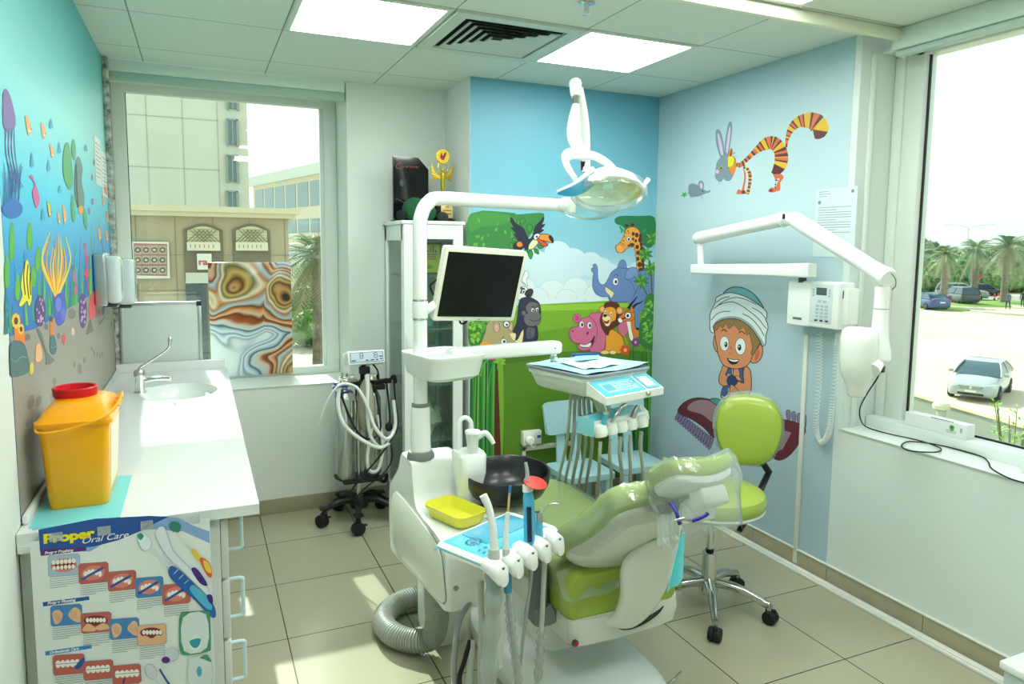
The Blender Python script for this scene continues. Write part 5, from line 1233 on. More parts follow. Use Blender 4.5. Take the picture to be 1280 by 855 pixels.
# ================================================================ dental treatment unit
def Dof(P): return (V(P)-V((0, 0, CAM_H))).dot(FWD)
PO = V((.752, 2.55, 0))
def rrect(c, ux, uy, hx, hy, r, n=4):
    """rounded rectangle ring in the plane of ux, uy"""
    out = []; c = V(c); ux = V(ux); uy = V(uy)
    for sx, sy, a0 in ((1, 1, 0), (-1, 1, PI/2), (-1, -1, PI), (1, -1, 1.5*PI)):
        for k in range(n+1):
            a = a0+PI/2*k/n; out.append(c+ux*(sx*(hx-r)+r*math.cos(a))+uy*(sy*(hy-r)+r*math.sin(a)))
    return out
EX, EY, EZ = V((1, 0, 0)), V((0, 1, 0)), V((0, 0, 1))
def dental_unit():
    t = thing('dental_unit', (.80, 2.45, 0), 'white floor standing dental unit box with a tall pole and bent overhead arm', 'dental unit')
    uw = mat('unit enamel', (234, 238, 232), .22, coat=.3)
    # main body: rounded slab profile in YZ, extruded in X
    prof = [(2.10, .385), (2.09, .42), (2.09, .56), (2.12, .60), (2.20, .615), (2.40, .618), (2.46, .64), (2.49, .72), (2.50, .762), (2.52, .776), (2.62, .778), (2.66, .765), (2.70, .70), (2.80, .62), (2.85, .56), (2.86, .42), (2.84, .33), (2.80, .30), (2.5, .34), (2.2, .375)]
    rings = []
    for x, g in ((.702, .018), (.708, .006), (.72, 0), (.885, 0), (.897, .006), (.905, .02)):
        cy_, cz_ = 2.47, .5; rings.append([V((x, y+(cy_-y)*g*1.6, z+(cz_-z)*g*1.6)) for y, z in [(p[0], p[1]) for p in catmull([V((a, b_, 0)) for a, b_ in prof], 3, True)]])
    MB().loft(rings).build('housing', uw, t)
    q = [p for p in catmull([V((2.12, .41, 0)), V((2.115, .5, 0)), V((2.16, .575, 0)), V((2.3, .595, 0)), V((2.55, .60, 0)), V((2.74, .585, 0)), V((2.80, .5, 0)), V((2.80, .38, 0)), V((2.72, .345, 0)), V((2.4, .375, 0))], 4, True)]
    MB().loft([[V((x, 2.46+(p.x-2.46)*g, .48+(p.y-.48)*g)) for p in q] for x, g in ((.7045, 1), (.6975, .995), (.6965, .975))]).build('side_panel', mat('unit side panel', (226, 230, 218), .3), t)
    MB().tube([V((.7005, 2.46+(p.x-2.46)*1.012, .48+(p.y-.48)*1.012)) for p in q+[q[0]]], .0016, 6, smooth=False).build('panel_seam', GREY, t)
    MB().lathe([(.009, 0), (.009, -.003), (.004, -.004)], W(570, 735, Y=2.089), axis=(0, 1, 0), seg=16).build('lock', STEEL, t)
    # plinth box under the body
    MB().loft([rrect((.868, 2.66, z), EX, EY, hx, hy, .03) for z, hx, hy in ((0.001, .07, .12), (.36, .07, .12), (.42, .06, .10))]).build('pedestal', mat('pedestal grey', (206, 210, 198), .35), t)
    # pole, sleeve, collar
    MB().lathe([(.052, .772), (.053, .785), (.046, .80), (.04, .803)], PO, seg=28).build('pole_collar', GREY, t)
    MB().lathe([(.039, .80), (.036, .96), (.033, .975)], PO, seg=28).build('pole_sleeve', WHITE2, t)
    MB().lathe([(.034, .972), (.034, .982), (.027, .986)], PO, seg=28).build('sleeve_ring', GREY, t)
    zt = 1.752
    MB().tube([PO+V((0, 0, .98)), PO+V((0, 0, 1.3)), PO+V((0, 0, 1.62)), PO+V((.008, .002, zt-.06)), PO+V((.035, .008, zt-.018)), PO+V((.085, .02, zt)), PO+V((.3, .072, zt)), (1.44, 2.715, zt)], .0265, 16, n=8).build('pole', WHITE2, t)
    b = MB()
    for z in (1.37, 1.30): b.lathe([(.0275, 0), (.0285, .001), (.0285, .007), (.0275, .008)], PO+V((0, 0, z)), seg=26, caps=False)
    b.build('joint_ring', CHROME, t)
    MB().lathe([(.028, 1.308), (.029, 1.312), (.029, 1.366), (.028, 1.37)], PO, seg=26).build('swivel', WHITE, t)
    # bowl, tower and cup filler
    c = V((1.03, 2.36, .70))
    MB().loft([rrect((.892, 2.40, z), EX, EY, hx, hy, .03) for z, hx, hy in ((.612, .046, .05), (.66, .042, .046), (.70, .046, .05), (.75, .055, .058), (.815, .056, .058), (.825, .05, .052))]).build('tower', WHITE2, t)
    MB().lathe([(.062, .60), (.064, .615), (.052, .628), (.045, .63)], (.892, 2.37, 0), seg=26).build('tower_collar', GREY, t)
    b = MB(); b.tube([(.86, 2.43, .82), (.86, 2.43, .90), (.864, 2.43, .93), (.885, 2.425, .945), (.905, 2.42, .93), (.91, 2.42, .895)], .0085, 10); b.build('rinse_spout', WHITE, t)
    b = MB(); b.lathe([(.020, .824), (.021, .86), (.026, .895), (.03, .90), (.028, .908), (.02, .908)], (.895, 2.37, 0), seg=24); b.tube([(.91, 2.36, .885), (.935, 2.35, .90), (.955, 2.345, .88), (.965, 2.34, .86)], [.012, .011, .009, .008], 10); b.build('cup_filler', WHITE, t)
    # dark glass bowl
    bw = mat('smoked glass bowl', (20, 27, 32), .32, coat=.12, ior=1.5)
    b = MB(); out = []; 
    for k, (r, z) in enumerate([(.045, -.085), (.09, -.078), (.135, -.05), (.155, -.01), (.16, .025), (.157, .034), (.152, .030), (.145, -.005), (.125, -.045), (.08, -.068), (.03, -.074)]):
        out.append([c+V((r*math.cos(a)*1.02, r*math.sin(a)*.95, .015+z+.10*max(0, z+.085)*math.sin(a+.4))) for a in [2*PI*i/40 for i in range(40)]])
    b.loft(out, caps=True); b.build('spittoon_bowl', bw, t)
    MB().loft([rrect((.985, 2.36, z), EX, EY, hx, hy, .04) for z, hx, hy in ((.585, .10, .07), (.61, .12, .08), (.62, .10, .07))]).build('bowl_support', uw, t)
    # yellow tray on the body
    b = MB(); cy_ = V((.80, 2.29, .62))
    R2 = Rz(.35); rg = []
    for z, hx, hy in ((.0, .05, .09), (.004, .055, .095), (.045, .068, .11), (.046, .065, .107), (.008, .052, .092), (.006, .045, .085)): rg.append([cy_+R2 @ (p-cy_) for p in rrect(cy_+V((0, 0, z)), EX, EY, hx, hy, .03)])
    b.loft(rg); o = b.build('yellow_tray', mat('yellow translucent plastic', (240, 238, 70), .25, alpha=.85)); tag(o, 'yellow plastic tray lying on top of the white dental unit', 'tray')
    # shelf on the pole, with its collar
    MB().lathe([(.034, 1.098), (.036, 1.102), (.036, 1.158), (.034, 1.162)], PO, seg=26).build('shelf_collar', WHITE, t)
    MB().lathe([(.003, 0), (.003, -.002)], PO+V((.018, -.033, 1.135)), axis=(0, 1, 0), seg=10).build('collar_screw', BLACK, t)
    b = MB(); sc_ = V((.83, 2.52, 0)); rg = []
    for z, hx, hy in ((1.085, .09, .10), (1.10, .105, .12), (1.165, .115, .135), (1.172, .118, .138), (1.178, .118, .138), (1.1785, .108, .128), (1.170, .104, .124)): rg.append(rrect(sc_+V((.0, 0, z)), V((math.cos(.23), math.sin(.23), 0)), V((-math.sin(.23), math.cos(.23), 0)), hx, hy, .045, 6))
    b.loft(rg); b.build('pole_shelf', WHITE, t)
    # tray arm
    a0, a1 = V((.86, 2.53, 1.165)), V((1.365, 2.615, 1.160)); ux = (a1-a0).normalized(); uy = EZ.cross(ux)
    MB().loft([rrect(a0.lerp(a1, s_), uy, EZ, .030, q_, .012) for s_, q_ in ((0, .024), (.5, .027), (.985, .0265), (1, .022))]).build('tray_arm', WHITE2, t)
    kb = a1-ux*.02; MB().lathe([(.014, -.028), (.012, -.036), (.016, -.040), (.016, -.052), (.012, -.058), (.018, -.062)], kb, seg=20).build('arm_knob', CHROME, t)
    MB().cyl(kb+V((-.01, -.031, .0)), kb+V((-.01, -.034, 0)), .003, seg=8).build('arm_screw', GREY, t)
    # assistant arm post from the body to the control pad
    b = MB(); b.loft([rrect((.80, 1.93, z), V((.9, .44, 0)), V((-.44, .9, 0)), .031, .02, .012) for z in (.27, .30, .62)]); b.tube([(.80, 1.93, .31), (.82, 2.02, .33), (.84, 2.12, .40)], .026, 12)
    b.build('assistant_arm', OFFW, t)
dental_unit()

def monitor():
    tl, tr, br, bl = V((.8412, 2.5234, 1.5747)), V((1.2098, 2.5835, 1.5545)), V((1.182, 2.6577, 1.2692)), V((.8135, 2.5976, 1.2894))
    c = (tl+tr+bl+br)/4; t = thing('monitor', c, 'black screen monitor with a cream bezel mounted on the dental unit pole', 'monitor')
    ux = ((tr-tl)+(br-bl)).normalized(); uz = ((tl-bl)+(tr-br)); uz = (uz-ux*uz.dot(ux)).normalized(); n = ux.cross(uz)   # n towards the viewer
    if n.dot(c) > 0: n = -n
    w, h = ((tr-tl).length+(br-bl).length)/4, ((tl-bl).length+(tr-br).length)/4
    bz = mat('cream bezel', (226, 226, 208), .4)
    b = MB(); b.loft([rrect(c-n*d, ux, uz, w-g, h-g, .012) for d, g in ((0, .003), (-.003+.006, .0), (.022, .0), (.028, .006))])
    b.build('casing', bz, t)
    MB().loft([rrect(c-n*d, ux, uz, w-.06, h-.05, .02) for d in (.028, .05)]).build('rear_cover', bz, t)
    MB().obox(c+n*.001, ux*(w-.018), uz*(h-.019), n*.0012).build('screen', mat('screen glass', (16, 20, 20), .22, spec=.3), t)
    MB().obox(c+n*.002-uz*(h-.008)+ux*(w*.1), ux*.006, uz*.0012, n*.0004).build('power_mark', GREY, t)
    pv = PO+V((0, 0, 1.34)); b = MB(); b.tube([pv, pv+V((.05, .04, 0)), c-n*.09, c-n*.045], .017, 12); b.build('mount_arm', WHITE, t)
    b = MB(); b.tube([c-uz*h*.8-n*.03, c-uz*(h+.015)-n*.03-ux*.02, c-uz*(h+.018)-n*.03-ux*.045, c-uz*(h*.8)-n*.03-ux*.06], .004, 8)
    b.tube([c-ux*w*.9-n*.03+uz*.02, c-ux*(w+.012)-n*.04-uz*.02, c-ux*w*.95-n*.03-uz*.06], .004, 8); b.build('cable', BLACKR, t)
monitor()

def dental_lamp():
    t = thing('dental_lamp', (1.46, 2.72, 1.752), 'white operating lamp with a clear wrapped reflector head on a folding arm', 'dental lamp')
    P = lambda x, y, D: W(x, y, D=D)
    f = lambda x, y, D: W(690+x/4.5, 90+y/4.5, D=D)
    MB().lathe([(.030, -.03), (.032, -.024), (.032, .024), (.028, .034)], (1.46, 2.72, 1.752), seg=24).build('hinge', WHITE, t)
    b = MB(); b.tube([f(190, 560, 2.98), f(185, 300, 2.93), f(152, 90, 2.90)], [.020, .019, .018], 12); b.build('spring_arm', WHITE2, t)
    b = MB(); b.tube([f(178, 500, 2.96), f(180, 560, 2.98)], .013, 10); b.build('arm_pivot', BLACK, t)
    b = MB(); b.tube([f(131, 72, 2.86), f(133, 110, 2.84), f(134, 140, 2.83)], [.024, .0235, .018], 16); b.ell(f(131, 70, 2.865), (.026, .026, .026)); b.build('top_joint', WHITE2, t)
    MB().tube([f(134, 120, 2.84), f(132, 210, 2.80)], .0135, 14).build('steel_post', CHROME, t)
    b = MB(); b.tube([f(134, 190, 2.81), f(126, 250, 2.79), f(122, 318, 2.77)], [.016, .022, .028], 16); b.tube([f(122, 322, 2.77), f(124, 370, 2.75), f(145, 420, 2.72), f(175, 462, 2.69)], [.0275, .027, .025, .024], 16); b.build('drop_arm', WHITE2, t)
    # yoke: flat band looping round to both sides of the head
    b = MB(); b.tube([f(180, 468, 2.69), f(110, 460, 2.66), f(74, 485, 2.63), f(90, 540, 2.60), f(130, 600, 2.57)], [.020, .022, .024, .023, .019], 12, flat=.55)
    b.tube([f(175, 465, 2.69), f(240, 475, 2.70), f(310, 515, 2.69), f(365, 570, 2.67)], [.018, .016, .015, .014], 12, flat=.7); b.build('yoke', WHITE2, t)
    # head: shallow dish
    hc = f(318, 668, 2.56); axis = V((-.15, -.45, -.75)).normalized()
    e1 = (RGT*1.0 - UPV*.18); e1 = (e1-axis*e1.dot(axis)).normalized(); e2 = axis.cross(e1).normalized()
    def ring(d, ra, rb): return [hc+axis*d+e1*ra*math.cos(a)+e2*rb*math.sin(a) for a in [2*PI*i/36 for i in range(36)]]
    b = MB(); b.loft([ring(-.075, .03, .03), ring(-.07, .06, .05), ring(-.045, .10, .075), ring(-.01, .125, .09), ring(.005, .128, .092)]); hd = b.build('lamp_head', WHITE2, t)
    b = MB(); b.loft([ring(.006, .118, .083), ring(.0, .10, .07), ring(-.02, .06, .04), ring(-.03, .02, .015)]); b.build('reflector', mat('lamp reflector', (226, 222, 180), .12, .85), hd)
    b = MB()
    for k in range(3): b.obox(hc+e1*(-.04+.04*k)-axis*.004, e1*.014, e2*.03, axis*.004, .002)
    b.build('bulb_shield', mat('dark mirror', (60, 60, 50), .2, .6), hd)
    b = MB(); R = random.Random(5)
    rr_ = [ring(-.02, .135, .098), ring(.01, .14, .102), ring(.03, .13, .095), ring(.034, .08, .06), ring(.030, .02, .02)]
    for rg in rr_:
        for k in range(36): rg[k] = rg[k]+axis*R.uniform(-.003, .003)+e1*R.uniform(-.003, .003)
    b.loft(rr_, caps=False); b.build('protective_film', FILM, t)
    # clear shield below and blue filmed handle
    sc_ = f(210, 760, 2.50)
    def ring2(d, ra, rb, o=V((0, 0, 0))): return [sc_+o+axis*d+e1*ra*math.cos(a)+e2*rb*math.sin(a) for a in [2*PI*i/32 for i in range(32)]]
    MB().loft([ring2(.028, .03, .02), ring2(.024, .085, .045), ring2(.008, .108, .06), ring2(0, .112, .063)], caps=False).build('clear_shield', glassy('clear shield', (236, 244, 240), .14, .04, veil=.12), t)
    b = MB(); h0, h1 = f(30, 672, 2.44), f(232, 545, 2.50); dn = (h1-h0).normalized()
    def g(u, v): p = h0.lerp(h1, u)+UPV*(-.010*math.sin(PI*u)*1.5)*(1); return p-(UPV*.8-RGT*.25)*(.055*v*(1-(1-u)**2*.9))+FWD*.02*v
    b.sheet(g, 14, 6, .002); b.build('left_handle_film', FILMB, t)
    MB().tube([h0, h0.lerp(h1, .5)-UPV*.01, h1], [.004, .006, .010], 8).build('left_handle', WHITE, t)
    b = MB(); b.tube([f(505, 655, 2.60), f(520, 635, 2.60), f(542, 603, 2.61)], [.006, .007, .009], 10); b.build('right_handle', WHITE, t)
dental_lamp()

TA = math.radians(16); TX, TY = V((math.cos(TA), math.sin(TA), 0)), V((-math.sin(TA), math.cos(TA), 0))
TC = V((1.505, 2.605, 1.075))
def delivery_tray():
    t = thing('delivery_tray', TC, 'white instrument table with a blue filmed control panel hanging from the unit arm', 'instrument table')
    L = lambda x, y, z: TC+TX*x+TY*y+V((0, 0, z))
    tw = mat('tray shell', (226, 230, 222), .3)
    b = MB(); b.loft([rrect(L(0, 0, z), TX, TY, hx, hy, r) for z, hx, hy, r in ((-.095, .15, .14, .03), (-.085, .165, .155, .03), (-.045, .18, .17, .03), (-.032, .183, .175, .03), (-.030, .190, .18, .03), (-.012, .192, .185, .03))]); b.build('tray_body', tw, t)
    MB().loft([rrect(L(0, 0, z), TX, TY, hx, hy, .035) for z, hx, hy in ((-.013, .195, .189), (-.008, .198, .192), (.0, .198, .192), (.002, .194, .188), (-.003, .185, .178))]).build('silicone_rim', mat('silicone grey', (150, 162, 168), .4), t)
    # sloping control panel on the near side
    A, B, D_ = L(-.188, -.178, -.024), L(.165, -.178, -.024), L(-.160, -.258, -.078); C_ = D_+(B-A)*.99
    dn = V((0, 0, -.028)); pa = MB(); r1 = [A, B, C_, D_]; r2 = [A+dn*1.8, B+dn*1.8, C_+dn, D_+dn]; pa.loft([r2, r1]); pa.build('panel_wedge', tw, t)
    nn = (B-A).cross(D_-A).normalized(); nn = nn if nn.z > 0 else -nn
    fp = lambda u, v, h=.0015: A.lerp(B, u).lerp(D_.lerp(C_, u), v)+nn*h
    pn = MB().loft([[fp(.02, .06, h), fp(.70, .06, h), fp(.70, .93, h), fp(.02, .93, h)] for h in (.0003, .0022)]).build('control_panel', mat('panel blue', (96, 200, 226), .25, coat=.4), t)
    b = MB(); b.loft([[fp(.10, .2, h), fp(.64, .2, h), fp(.64, .78, h), fp(.10, .78, h)] for h in (.0024, .003)]); b.build('key_field', mat('key field', (168, 226, 240), .25), pn)
    MB().loft([[fp(.13, .32, h), fp(.27, .32, h), fp(.27, .68, h), fp(.13, .68, h)] for h in (.0031, .0036)]).build('display', mat('lcd blue', (110, 180, 200), .2), pn)
    b = MB()
    for r_ in range(4):
        for k in range(6):
            p = fp(.34+.045*k, .26+.14*r_, .0036)
            if (r_+k) % 5 != 3: b.obox(p, TX*.0035, TY*.0028, nn*.0004)
    p = fp(.62, .38, .0036); b.lathe([(.010, 0), (.012, .0004), (.012, .0008), (.0095, .0008)], p, axis=nn, seg=16, caps=False); b.build('printed_keys', mat('key ink', (60, 110, 130), .5), pn)
    b = MB(); q = [fp(.74, .05, .004), fp(.985, .05, .004), fp(.985, .90, .004), fp(.74, .90, .004)]; q2 = [fp(.77, .15, .004), fp(.95, .15, .004), fp(.95, .78, .004), fp(.77, .78, .004)]; q3 = [p-nn*.028 for p in q2]
    b.loft([q, q2, q3], caps=False); b.quad(*q3); b.build('side_pocket', mat('pocket blue', (110, 206, 228), .25), t)
    kp = D_.lerp(C_, .70)+V((0, 0, -.010))-TY*.004; MB().lathe([(.009, .003), (.010, -.004), (.006, -.010), (.004, -.010)], kp, axis=TY, seg=18).build('knob', STEEL, t)
    # paper sheet and gown paper on top
    b = MB(); b.sheet(lambda u, v: L(-.19+.385*u, -.17+.345*v, .006+.010*math.exp(-((u-.98)**2)/.01)*(1-v)+.003*math.sin(9*u+4*v)), 18, 14, .0012); o = b.build('tray_paper', mat('pale blue tissue', (170, 222, 230), .6)); tag(o, 'pale blue tissue sheet lying on the instrument table', 'paper')
    b = MB(); b.sheet(lambda u, v: L(-.13+.24*u+.05*v, -.11+.2*v, .012+.004*math.sin(12*u)*math.cos(9*v)), 14, 12, .001); o = b.build('gauze_sheet', mat('white tissue', (226, 234, 232), .6)); tag(o, 'white gauze sheet lying on the pale blue tissue of the instrument table', 'paper')
    b = MB(); b.sheet(lambda u, v: L(-.05+.13*u+.10*v, .03+.09*v-.02*u, .020+.012*math.sin(PI*v)), 8, 8, .0015); o = b.build('packet', mat('blue packet', (150, 210, 226), .4)); tag(o, 'small blue sterile packet on the white gauze of the instrument table', 'packet')
    b = MB(); b.tube([L(-.02, .08, .036), L(.10, .045, .034)], .006, 10); b.tube([L(.10, .045, .034), L(.115, .04, .032)], .004, 8); o = b.build('pen', mat('blue pen', (40, 80, 160), .3)); tag(o, 'dark blue instrument lying on the packet of the instrument table', 'dental instrument')
    # hanging handpiece holder
    MB().tube([L(.03, -.03, -.08), L(.035, -.05, -.14), L(.04, -.07, -.20)], [.045, .036, .03], 16).build('holder_column', tw, t)
delivery_tray()
def holder_box():
    HB = V((1.555, 2.455, .868)); L = lambda x, y, z: HB+TX*x+TY*y+V((0, 0, z))
    t = thing('handpiece_holder', HB, 'blue filmed handpiece holder with round white clips hanging under the instrument table', 'instrument holder')
    b = MB(); b.loft([[L(x, y*s_, z*s_) for y, z in ((.05, -.032), (.055, .0), (.04, .034), (.0, .042), (-.035, .02), (-.045, -.01), (-.03, -.038), (.02, -.042))] for x, s_ in ((-.17, .9), (-.165, 1), (.165, 1), (.17, .9))]); b.build('holder_shell', WHITE, t)
    b = MB(); b.loft([[L(x, y*1.03, z*1.03+.001) for y, z in ((.05, -.032), (.055, .0), (.04, .034), (.0, .042), (-.030, .022))] for x in (-.171, .13)], caps=False, closed=False); b.build('blue_film', mat('holder film blue', (110, 208, 230), .15, coat=.5), t)
    MB().obox(L(-.174, .0, 0), TX*.002, TY*.045, EZ*.034).build('end_film', mat('end film', (140, 214, 226), .25), t)
    xs = [-.135, -.075, -.015, .045, .115]
    for x in xs:
        b = MB(); b.lathe([(.012, -.03), (.024, -.028), (.030, -.01), (.028, .014), (.016, .024)], L(x, -.042, -.012), axis=(TY*.25+EZ).normalized(), seg=18); b.build('clip', WHITE, t)
    HS = mat('clear grey tubing', (168, 172, 164), .3)
    kinds = [('air_syringe', 'syringe tip handpiece in the first left clip of the upper holder', 0, 'syringe'), ('turbine_handpiece', 'bent chrome turbine handpiece in the second clip of the upper holder', 1, 'handpiece'), ('motor_handpiece', 'short dark chrome motor coupling in the fourth clip of the upper holder', 3, 'handpiece')]
    def loop(k, x):
        xp = (746, 762, 775, 786, 802)[k]; j = (0, 1, None, 2, None)[k]; xe = 713+7*k*.8
        return [L(x, -.045, -.06), L(x+.002, -.04, -.13), W(xp+2, 600, D=3.05), W(xp-4, 650, D=3.2), W(xp-30, 690, D=3.36), W(712-k*3, 700, D=3.5), W(693+9*k, 650, D=3.45), W(697+9*k, 605, D=3.3), W(708+8*k, 555, D=3.05), W(xe, 503, D=2.96), W(xe+1, 492, D=2.95)]
    for nm, lab, k, cat_ in kinds:
        x = xs[k]; h = thing(nm, L(x, -.045, 0), lab, cat_)
        if k == 0:
            MB().tube([L(x, -.05, -.01), L(x+.018, -.055, .05)], [.010, .011], 12).build('grip', mat('blue film grip', (80, 180, 206), .3), h)
            MB().tube([L(x+.018, -.055, .05), L(x+.02, -.056, .062)], .013, 12).build('head', CHROME, h)
            MB().tube([L(x+.02, -.056, .062), L(x+.005, -.05, .10), L(x-.02, -.045, .115)], [.003, .0026, .0024], 8).build('tip', CHROME, h)
        elif k == 1: MB().tube([L(x-.01, -.05, -.0), L(x+.015, -.055, .04), L(x+.045, -.06, .07), L(x+.065, -.06, .075)], [.007, .008, .007, .009], 12).build('body', CHROME, h)
        else: MB().tube([L(x, -.05, .0), L(x+.015, -.053, .035), L(x+.03, -.056, .06)], [.012, .011, .007], 12).build('body', STEEL, h)
        MB().tube(loop(k, x), .0072, 8).build('hose', HS, h)
    for j, k in enumerate((2, 4)):
        x = xs[k]; o = MB().tube(loop(k, x), [.008, .0085, .008], 8).build('instrument_hose', HS)
        tag(o, ('empty grey hose hanging from the third clip of the upper holder', 'empty grey hose hanging from the last right clip of the upper holder')[j], 'hose')
    b = MB(); b.tube([W(748, 606, D=3.06), W(748, 620, D=3.1), W(747, 632, D=3.13)], [.011, .016, .012], 10)
    for v in b.bm.verts: v.co += V((random.uniform(-.003, .003), random.uniform(-.003, .003), random.uniform(-.003, .003)))
    b.build('film_sleeve', FILM, t)
holder_box()

# ------------------------------------------------ assistant control pad with suction hoses
PA = math.radians(26); QX, QY = V((math.cos(PA), math.sin(PA), 0)), V((-math.sin(PA), math.cos(PA), 0))
PC = V((.840, 1.985, .672))
def assistant_pad():
    t = thing('assistant_control_pad', PC, 'blue filmed control pad with white instrument clips in front of the dental unit', 'control pad')
    L = lambda x, y, z: PC+QX*x+QY*y+V((0, 0, z))
    b = MB(); b.loft([rrect(L(0, 0, z), QX, QY, hx, hy, .025) for z, hx, hy in ((-.045, .13, .07), (-.03, .165, .10), (-.006, .178, .11), (.0, .174, .105))]); b.build('pad_body', WHITE2, t)
    b = MB(); b.sheet(lambda u, v: L(-.178+.356*u, -.105+.218*v, .002-.025*max(0, abs(u-.5)*2-.85)*4-.02*max(0, abs(v-.5)*2-.85)*4), 26, 16, .001)
    b.build('pad_film', mat('blue barrier film pad', (104, 206, 234), .12, coat=.6), t)
    MB().loft([rrect(L(.03, .035, z), QX, QY, .11, .055, .01) for z in (.0022, .0034)]).build('window', mat('tinted window', (70, 168, 198), .08, coat=.8), t)
    d = Decal(lambda x, y: L(x, y, .0036), EZ, .0002, .00003)
    for k in range(14): a = 2*PI*k/14; d.ell(-.095+.026*math.cos(a), .02+.020*math.sin(a), .0035, .0035, (50, 100, 130))
    d.ell(-.095, .02, .012, .009, (90, 160, 190)); 
    for k in range(3):
        for j in range(3): d.ell(-.13+.028*k, -.035-.02*j, .007, .0035, (70, 150, 176))
    d.build('printed_keys', t)
    # white front lip with clips
    for k in range(5):
        x = -.15+.068*k; b = MB()
        b.loft([rrect(L(x, y, z), QX, EZ, w, h, min(w, h)*.9, 4) for y, z, w, h in ((-.085, -.012, .027, .020), (-.115, -.018, .029, .026), (-.145, -.032, .026, .030), (-.155, -.045, .016, .018))])
        b.build('clip', WHITE2, t)
    DK = mat('slot grey', (70, 80, 84), .5)
    for k in range(5): MB().cyl(L(-.150+.068*k, -.14, -.02), L(-.150+.068*k, -.14, -.008), .010).build('clip_slot', DK, t)
    # tools
    def base(k): return L(-.15+.068*k+.0, -.14, -.02)
    HG = mat('hose grey', (158, 164, 160), .35)
    # HVE suction
    P0 = base(.5); D0 = Dof(P0); G = lambda x, y, dd=0: W(x, y, D=D0+dd)
    h = thing('suction_handpiece', G(617, 705), 'large white suction tube with a bent tip, leftmost on the control pad', 'suction tube')
    MB().tube([G(618, 688), G(616, 660), G(611, 635), G(604, 619)], [.0125, .011, .011, .012], 14).build('suction_tip', WHITE, h)
    MB().tube([G(617, 715), G(617, 702), G(617.5, 686)], [.018, .019, .016], 16).build('valve_body', LGREY, h)
    MB().tube([G(617, 742), G(617.5, 706)], [.019, .021], 14).build('blue_sleeve', FILMB, h)
    b = MB(); b.tube([G(617, 712), G(616, 760), G(612, 830), G(611, 900), G(614, 980)], .016, 14); b.build('hose', HG, h)
    b = MB(); b.tube([G(617, 712), G(616, 760), G(612, 830), G(611, 900), G(614, 980)], lambda q: .024+.003*math.sin(q*40), 14, n=10); b.build('film_sleeve', glassy('thick film', (250, 253, 252), .08, .2, veil=.35, veil_rgb=(214, 222, 218)), h)
    # saliva ejector
    P1 = base(1.15); D1 = Dof(P1); G1 = lambda x, y: W(x, y, D=D1)
    h = thing('saliva_ejector', G1(635, 700), 'thin white saliva ejector with a blue tipped end, second on the control pad', 'saliva ejector')
    MB().tube([G1(637, 616), G1(638, 607)], .0042, 10).build('end_cap', mat('blue cap', (40, 120, 190), .3), h)
    MB().tube([G1(635, 641), G1(637, 614)], .0036, 10).build('clear_tube', mat('amber tube', (206, 178, 120), .25), h)
    MB().tube([G1(632, 690), G1(633, 660), G1(635, 640)], [.0095, .0075, .0062], 12).build('tip_adapter', WHITE, h)
    MB().tube([G1(633, 704), G1(632.5, 686)], [.013, .011], 14).build('valve_body', LGREY, h)
    MB().tube([G1(635, 740), G1(633, 704)], [.012, .0145], 12).build('blue_sleeve', FILMB, h)
    MB().tube([G1(634, 702), G1(637, 760), G1(645, 830), G1(652, 900), G1(660, 980)], .009, 12).build('hose', HG, h)
    b = MB(); b.tube([G1(636, 752), G1(639, 785), G1(645, 830), G1(652, 900)], lambda q: .0135+.0018*math.sin(q*60), 12, n=14); b.build('film_sleeve', FILM, h)
    # curing light
    P2 = base(3.05); D2 = Dof(P2); G2 = lambda x, y: W(x, y, D=D2)
    h = thing('curing_light', G2(662, 680), 'blue filmed curing light with a red oval eye shield, third on the control pad', 'curing light')
    MB().tube([G2(662, 680), G2(661.5, 650), G2(660.5, 622), G2(659.5, 612)], [.0175, .0185, .018, .012], 14, flat=.8).build('body', mat('curing light blue', (70, 176, 214), .25, coat=.5), h)
    MB().tube([G2(662, 675)-FWD*.013, G2(661.5, 650)-FWD*.015, G2(661, 632)-FWD*.013], .008, 10).build('key_strip', mat('dark navy strip', (26, 44, 66), .3), h)
    MB().tube([G2(660, 614), G2(659, 606)], [.017, .015], 14).build('collar', WHITE, h)
    MB().tube([G2(659.5, 606), G2(659, 590), G2(657, 578)], [.008, .006, .005], 12).build('light_guide', glassy('light guide', (226, 232, 232), .2, .05, veil=.3), h)
    q = G2(669, 604); MB().lathe([(.001, 0), (.036, .0), (.037, .0015), (.036, .003), (.001, .003)], q, axis=(UPV*.90-FWD*.30+RGT*.20).normalized(), seg=32).build('eye_shield', mat('red acrylic', (226, 44, 22), .15, alpha=.86), h)
    MB().tube([G2(665, 676), G2(664, 720), G2(657, 775), G2(650, 835), G2(645, 920)], .0055, 10).build('cord', HG, h)
    # three way syringe
    P3 = base(3.8); D3 = Dof(P3); G3 = lambda x, y: W(x, y, D=D3)
    h = thing('air_water_syringe', G3(675, 680), 'chrome three way syringe with a thin bent tip, rightmost on the control pad', 'syringe')
    MB().tube([G3(674, 676), G3(673.5, 650)], [.0125, .0125], 14).build('grip', mat('syringe film blue', (90, 190, 220), .25, coat=.4), h)
    b = MB(); b.tube([G3(673.5, 652), G3(673, 640)], .0135, 14); b.tube([G3(668, 646), G3(679, 641)], .008, 12); b.build('head', CHROME, h)
    MB().tube([G3(676, 641), G3(684, 633), G3(692, 629.5), G3(699, 630)], [.0032, .0028, .0026, .0022], 10).build('tip', CHROME, h)
    MB().tube([G3(682, 680), G3(679, 740), G3(676, 800), G3(671, 860), G3(668, 960)], .008, 10).build('hose', mat('pale hose', (190, 192, 184), .35), h)
    b = MB(); b.tube([G3(676.5, 788), G3(675, 815), G3(672, 850)], lambda q: .0125+.003*math.sin(q*30), 12, n=10)
